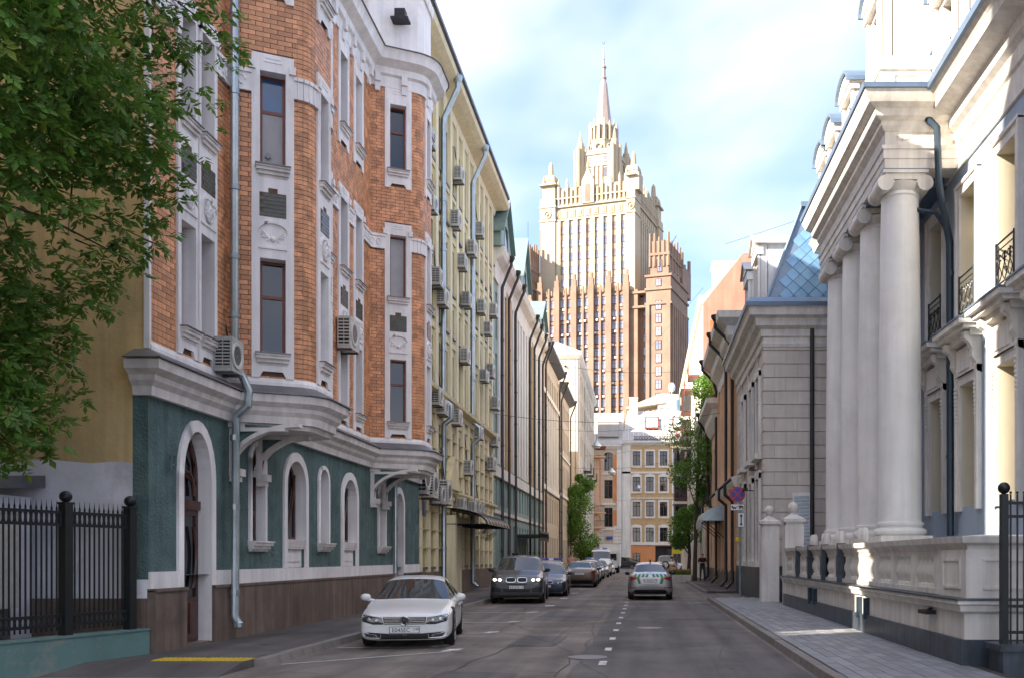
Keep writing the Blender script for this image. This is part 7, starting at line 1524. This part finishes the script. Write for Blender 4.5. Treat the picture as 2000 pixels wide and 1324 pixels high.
# ---------------------------------------------------------------- people
m_skin = M('skin', (.5, .3, .22), .55, .06, 5); m_hair = M('hair', (.05, .03, .02), .7, .1, 9)
def person(label, x, y, z, rz, shirt, trousers, pose='phone', h=1.8, extra=None, hair=None):
    t_ = thing('person', label, 'person', (x, y, z), None, rz); k = h/1.8
    # local frame: faces -y
    J = {'pel': (0, 0, .95), 'sp': (0, .0, 1.18), 'ch': (0, .01, 1.4), 'nk': (0, .0, 1.54), 'hd': (0, -.03, 1.66), 'tp': (0, -.02, 1.74)}
    Rr = {'pel': (.16, .11), 'sp': (.15, .105), 'ch': (.18, .12), 'nk': (.06, .06), 'hd': (.085, .1), 'tp': (.07, .08)}
    E = [('pel', 'sp'), ('sp', 'ch'), ('ch', 'nk'), ('nk', 'hd'), ('hd', 'tp')]
    for s, c in ((-1, 'l'), (1, 'r')):
        J['hp'+c] = (s*.1, 0, .9); J['kn'+c] = (s*.12, -.02, .5); J['an'+c] = (s*.13, .02, .1); J['to'+c] = (s*.15, -.16, .04); J['sh'+c] = (s*.2, .01, 1.45)
        for n_, r_ in (('hp', .1), ('kn', .065), ('an', .048), ('to', .04), ('sh', .075)): Rr[n_+c] = (r_, r_)
        if pose == 'phone': J['el'+c] = (s*.27, .02, 1.17); J['wr'+c] = (s*.09, -.24, 1.2)
        else: J['el'+c] = (s*.27, .03, 1.17); J['wr'+c] = (s*.28, -.05, .93)
        Rr['el'+c] = (.048, .048); Rr['wr'+c] = (.032, .032); wv = Vector(J['wr'+c]); dv = (wv-Vector(J['el'+c])).normalized()
        J['pm'+c] = tuple(wv+dv*.07); Rr['pm'+c] = (.036, .022); E += [('pel', 'hp'+c), ('hp'+c, 'kn'+c), ('kn'+c, 'an'+c), ('an'+c, 'to'+c), ('ch', 'sh'+c), ('sh'+c, 'el'+c), ('el'+c, 'wr'+c), ('wr'+c, 'pm'+c)]
        sd_ = dv.cross(Vector((0, 0, 1))).normalized()
        for f, (off, ln) in enumerate(((-.03, .07), (-.01, .085), (.01, .08), (.03, .06))):
            a = 'f%d%s' % (f, c); J[a] = tuple(Vector(J['pm'+c])+sd_*off+dv*ln+Vector((0, 0, -.01))); Rr[a] = (.009, .009); E.append(('pm'+c, a))
        J['th'+c] = tuple(wv+dv*.05-sd_*s*.05+Vector((0, 0, .02))); Rr['th'+c] = (.01, .01); E.append(('wr'+c, 'th'+c))
    names = list(J); me = bpy.data.meshes.new('p'); me.from_pydata([tuple(Vector(J[n_])*k) for n_ in names], [(names.index(a), names.index(b)) for a, b in E], [])
    o = bpy.data.objects.new('tmp', me); C.objects.link(o); sk = o.modifiers.new('k', 'SKIN'); sk.use_smooth_shade = True; ss = o.modifiers.new('s', 'SUBSURF'); ss.levels = 1
    for i, n_ in enumerate(names): sv = me.skin_vertices[0].data[i]; sv.radius = (Rr[n_][0]*k, Rr[n_][1]*k); sv.use_root = n_ == 'pel'
    bpy.context.view_layer.update(); ev = bpy.data.meshes.new_from_object(o.evaluated_get(bpy.context.evaluated_depsgraph_get())); bpy.data.objects.remove(o)
    ev.materials.clear()
    for m_ in (m_skin, shirt, trousers, m_black): ev.materials.append(m_)
    idx = []
    for p in ev.polygons:
        c = p.center/k; i = 2 if c.z < .98 and abs(c.x) < .24 else 1
        if c.z > 1.52: i = 0
        if c.z < .1: i = 3
        if abs(c.x) > .2 and c.z < 1.27 and c.z > .8: i = 0
        if pose == 'phone' and c.y < -.13 and c.z > 1: i = 0
        idx.append(i)
    ev.polygons.foreach_set('material_index', idx); ev.polygons.foreach_set('use_smooth', [True]*len(ev.polygons)); link('body', ev, t_, True)
    q = MB(); q.ball((0, .012*k, 1.71*k), .1*k, 12, 8, .9, 1.05, .85); add('hair', q, hair or m_hair, t_, True, local=True)
    q = MB(); q.ball((0, -.125*k, 1.645*k), .018*k, 6, 5, .8, 1, 1.3)
    for s in (-1, 1): q.ball((s*.088*k, -.02*k, 1.65*k), .022*k, 6, 5, .5, 1, 1.4)
    add('nose_and_ears', q, m_skin, t_, True, local=True)
    if extra: extra(t_, k)
    return t_
def phone(t_, k):
    q = MB(); q.box(-.04, .04, -.34, -.325, 1.2, 1.33); ph = add('held_phone', q, m_black, t_, local=True)
def hivis(t_, k):
    q = MB(); q.lathe([(.2, 1.28), (.205, 1.34)], (0, 0, 0), 16); q.lathe([(.2, 1.4), (.2, 1.45)], (0, 0, 0), 16); add('reflective_band', q, M('hi_vis', (.5, .7, .03), .5), t_, local=True); q = MB(); q.lathe([(.1, 1.74), (.15, 1.78), (.14, 1.83), (0, 1.85)], (0, -.01, 0), 14); q.box(-.09, .09, -.2, -.08, 1.735, 1.75); add('peaked_cap', q, m_navy, t_, True, local=True)
m_navy = M('navy_cloth', (.012, .014, .025), .8, .2, 8); m_blackcloth = M('black_cloth', (.012, .012, .014), .85, .2, 8); m_jeans = M('dark_jeans', (.03, .05, .075), .85, .25, 12); m_check = M('checked_red_white', (.5, .2, .22), .8, .6, 14); m_ltblue = M('light_blue_cloth', (.3, .4, .6), .8, .1, 8)
person('person in black t-shirt and dark jeans looking at a phone on the pavement', 3.7, 59.5, .1, 0, m_blackcloth, m_jeans, 'phone', 1.82, phone, M('reddish_cap', (.3, .05, .04), .7))
person('person in dark uniform with yellow-green reflective bands beyond the graphite SUV', -5.35, 37.95, 0, R(20), m_navy, m_navy, 'stand', 1.86, hivis)
person('person in a red and white checked shirt on the pavement near the bushy tree', -6.5, 80, .12, R(10), m_check, m_jeans, 'stand', 1.75)
person('person in a light blue shirt at the passage of the tan brick house', 2.4, 138.9, 0, R(180), m_ltblue, m_jeans, 'stand', 1.8)
# ---------------------------------------------------------------- wires and hanging lamps
def wire(a, b, sag, label, r=.012):
    a, b = Vector(a), Vector(b); q = MB(); q.tube([a.lerp(b, t)-Vector((0, 0, sag*4*t*(1-t))) for t in [i/14 for i in range(15)]], r, 4); tag(add('overhead_wire', q, m_black), label, 'wire', 'wires strung across the street')
WL = 'thin dark wire strung across the street between the houses'
for a, b, s in (((-7.6, 62, 15), (4.2, 70, 16), .6), ((-7.5, 78, 12.5), (4.2, 74, 12.8), .5), ((-7.5, 96, 11), (3.6, 92, 11.6), .5), ((-7.4, 112, 14), (4.1, 100, 15), .6), ((-8.1, 49, 9.3), (4.2, 52, 9.8), .5), ((4.3, 68, 21.5), (-7.0, 130, 25), .8), ((5.2, 60, 22), (40, 30, 27), .8), ((-7.4, 120, 10), (1.5, 139.5, 10.5), .6)): wire(a, b, s, WL)
def hlamp(label, x, y, z):
    t_ = thing('hanging_lamp', label, 'street lamp', (x, y, z), None); q = MB(); q.lathe([(.06, .5), (.12, .45), (.2, .3), (.38, .12), (.42, 0), (.36, -.03)], (0, 0, 0), 16); add('lamp_shade', q, m_zinc, t_, True, local=True)
    q = MB(); q.lathe([(.34, -.02), (.28, -.14), (.0, -.2)], (0, 0, 0), 14); add('lamp_glass', q, m_platew, t_, True, local=True); q = MB(); q.cyl((0, 0, .5), (0, 0, .95), .02, 5); add('hanger', q, m_black, t_, local=True)
hlamp('grey bell-shaped street lamp hung on a wire before the cream gable', -4.05, 76.8, 10.9)
hlamp('grey bell-shaped street lamp hung farther off by the orange corner house', -3.4, 94, 10.3)
hlamp('small grey street lamp hung low in front of the tan brick house', -.9, 124.5, 11.0)
fg = thing('flag', 'white blue and red flag on a short pole beside the crossing sign', 'flag', (4.0, 88, 3)); q = MB(); q.cyl((4.1, 88, 2.6), (3.5, 87.6, 4.2), .025, 6); add('flag_pole', q, m_capmetal, fg)
for k, m_ in enumerate((m_sw, m_blue, m_red)):
    q = MB(); q.hexa([(3.55-.0+.16*k, 87.6, 3.2), (3.7+.16*k, 87.6, 3.2), (3.7+.16*k, 87.63, 3.2), (3.55+.16*k, 87.63, 3.2), (3.4+.14*k, 87.6, 4.15-.3*k*0), (3.54+.14*k, 87.6, 4.1), (3.54+.14*k, 87.63, 4.1), (3.4+.14*k, 87.63, 4.15)]); add('flag_stripe', q, m_, fg)
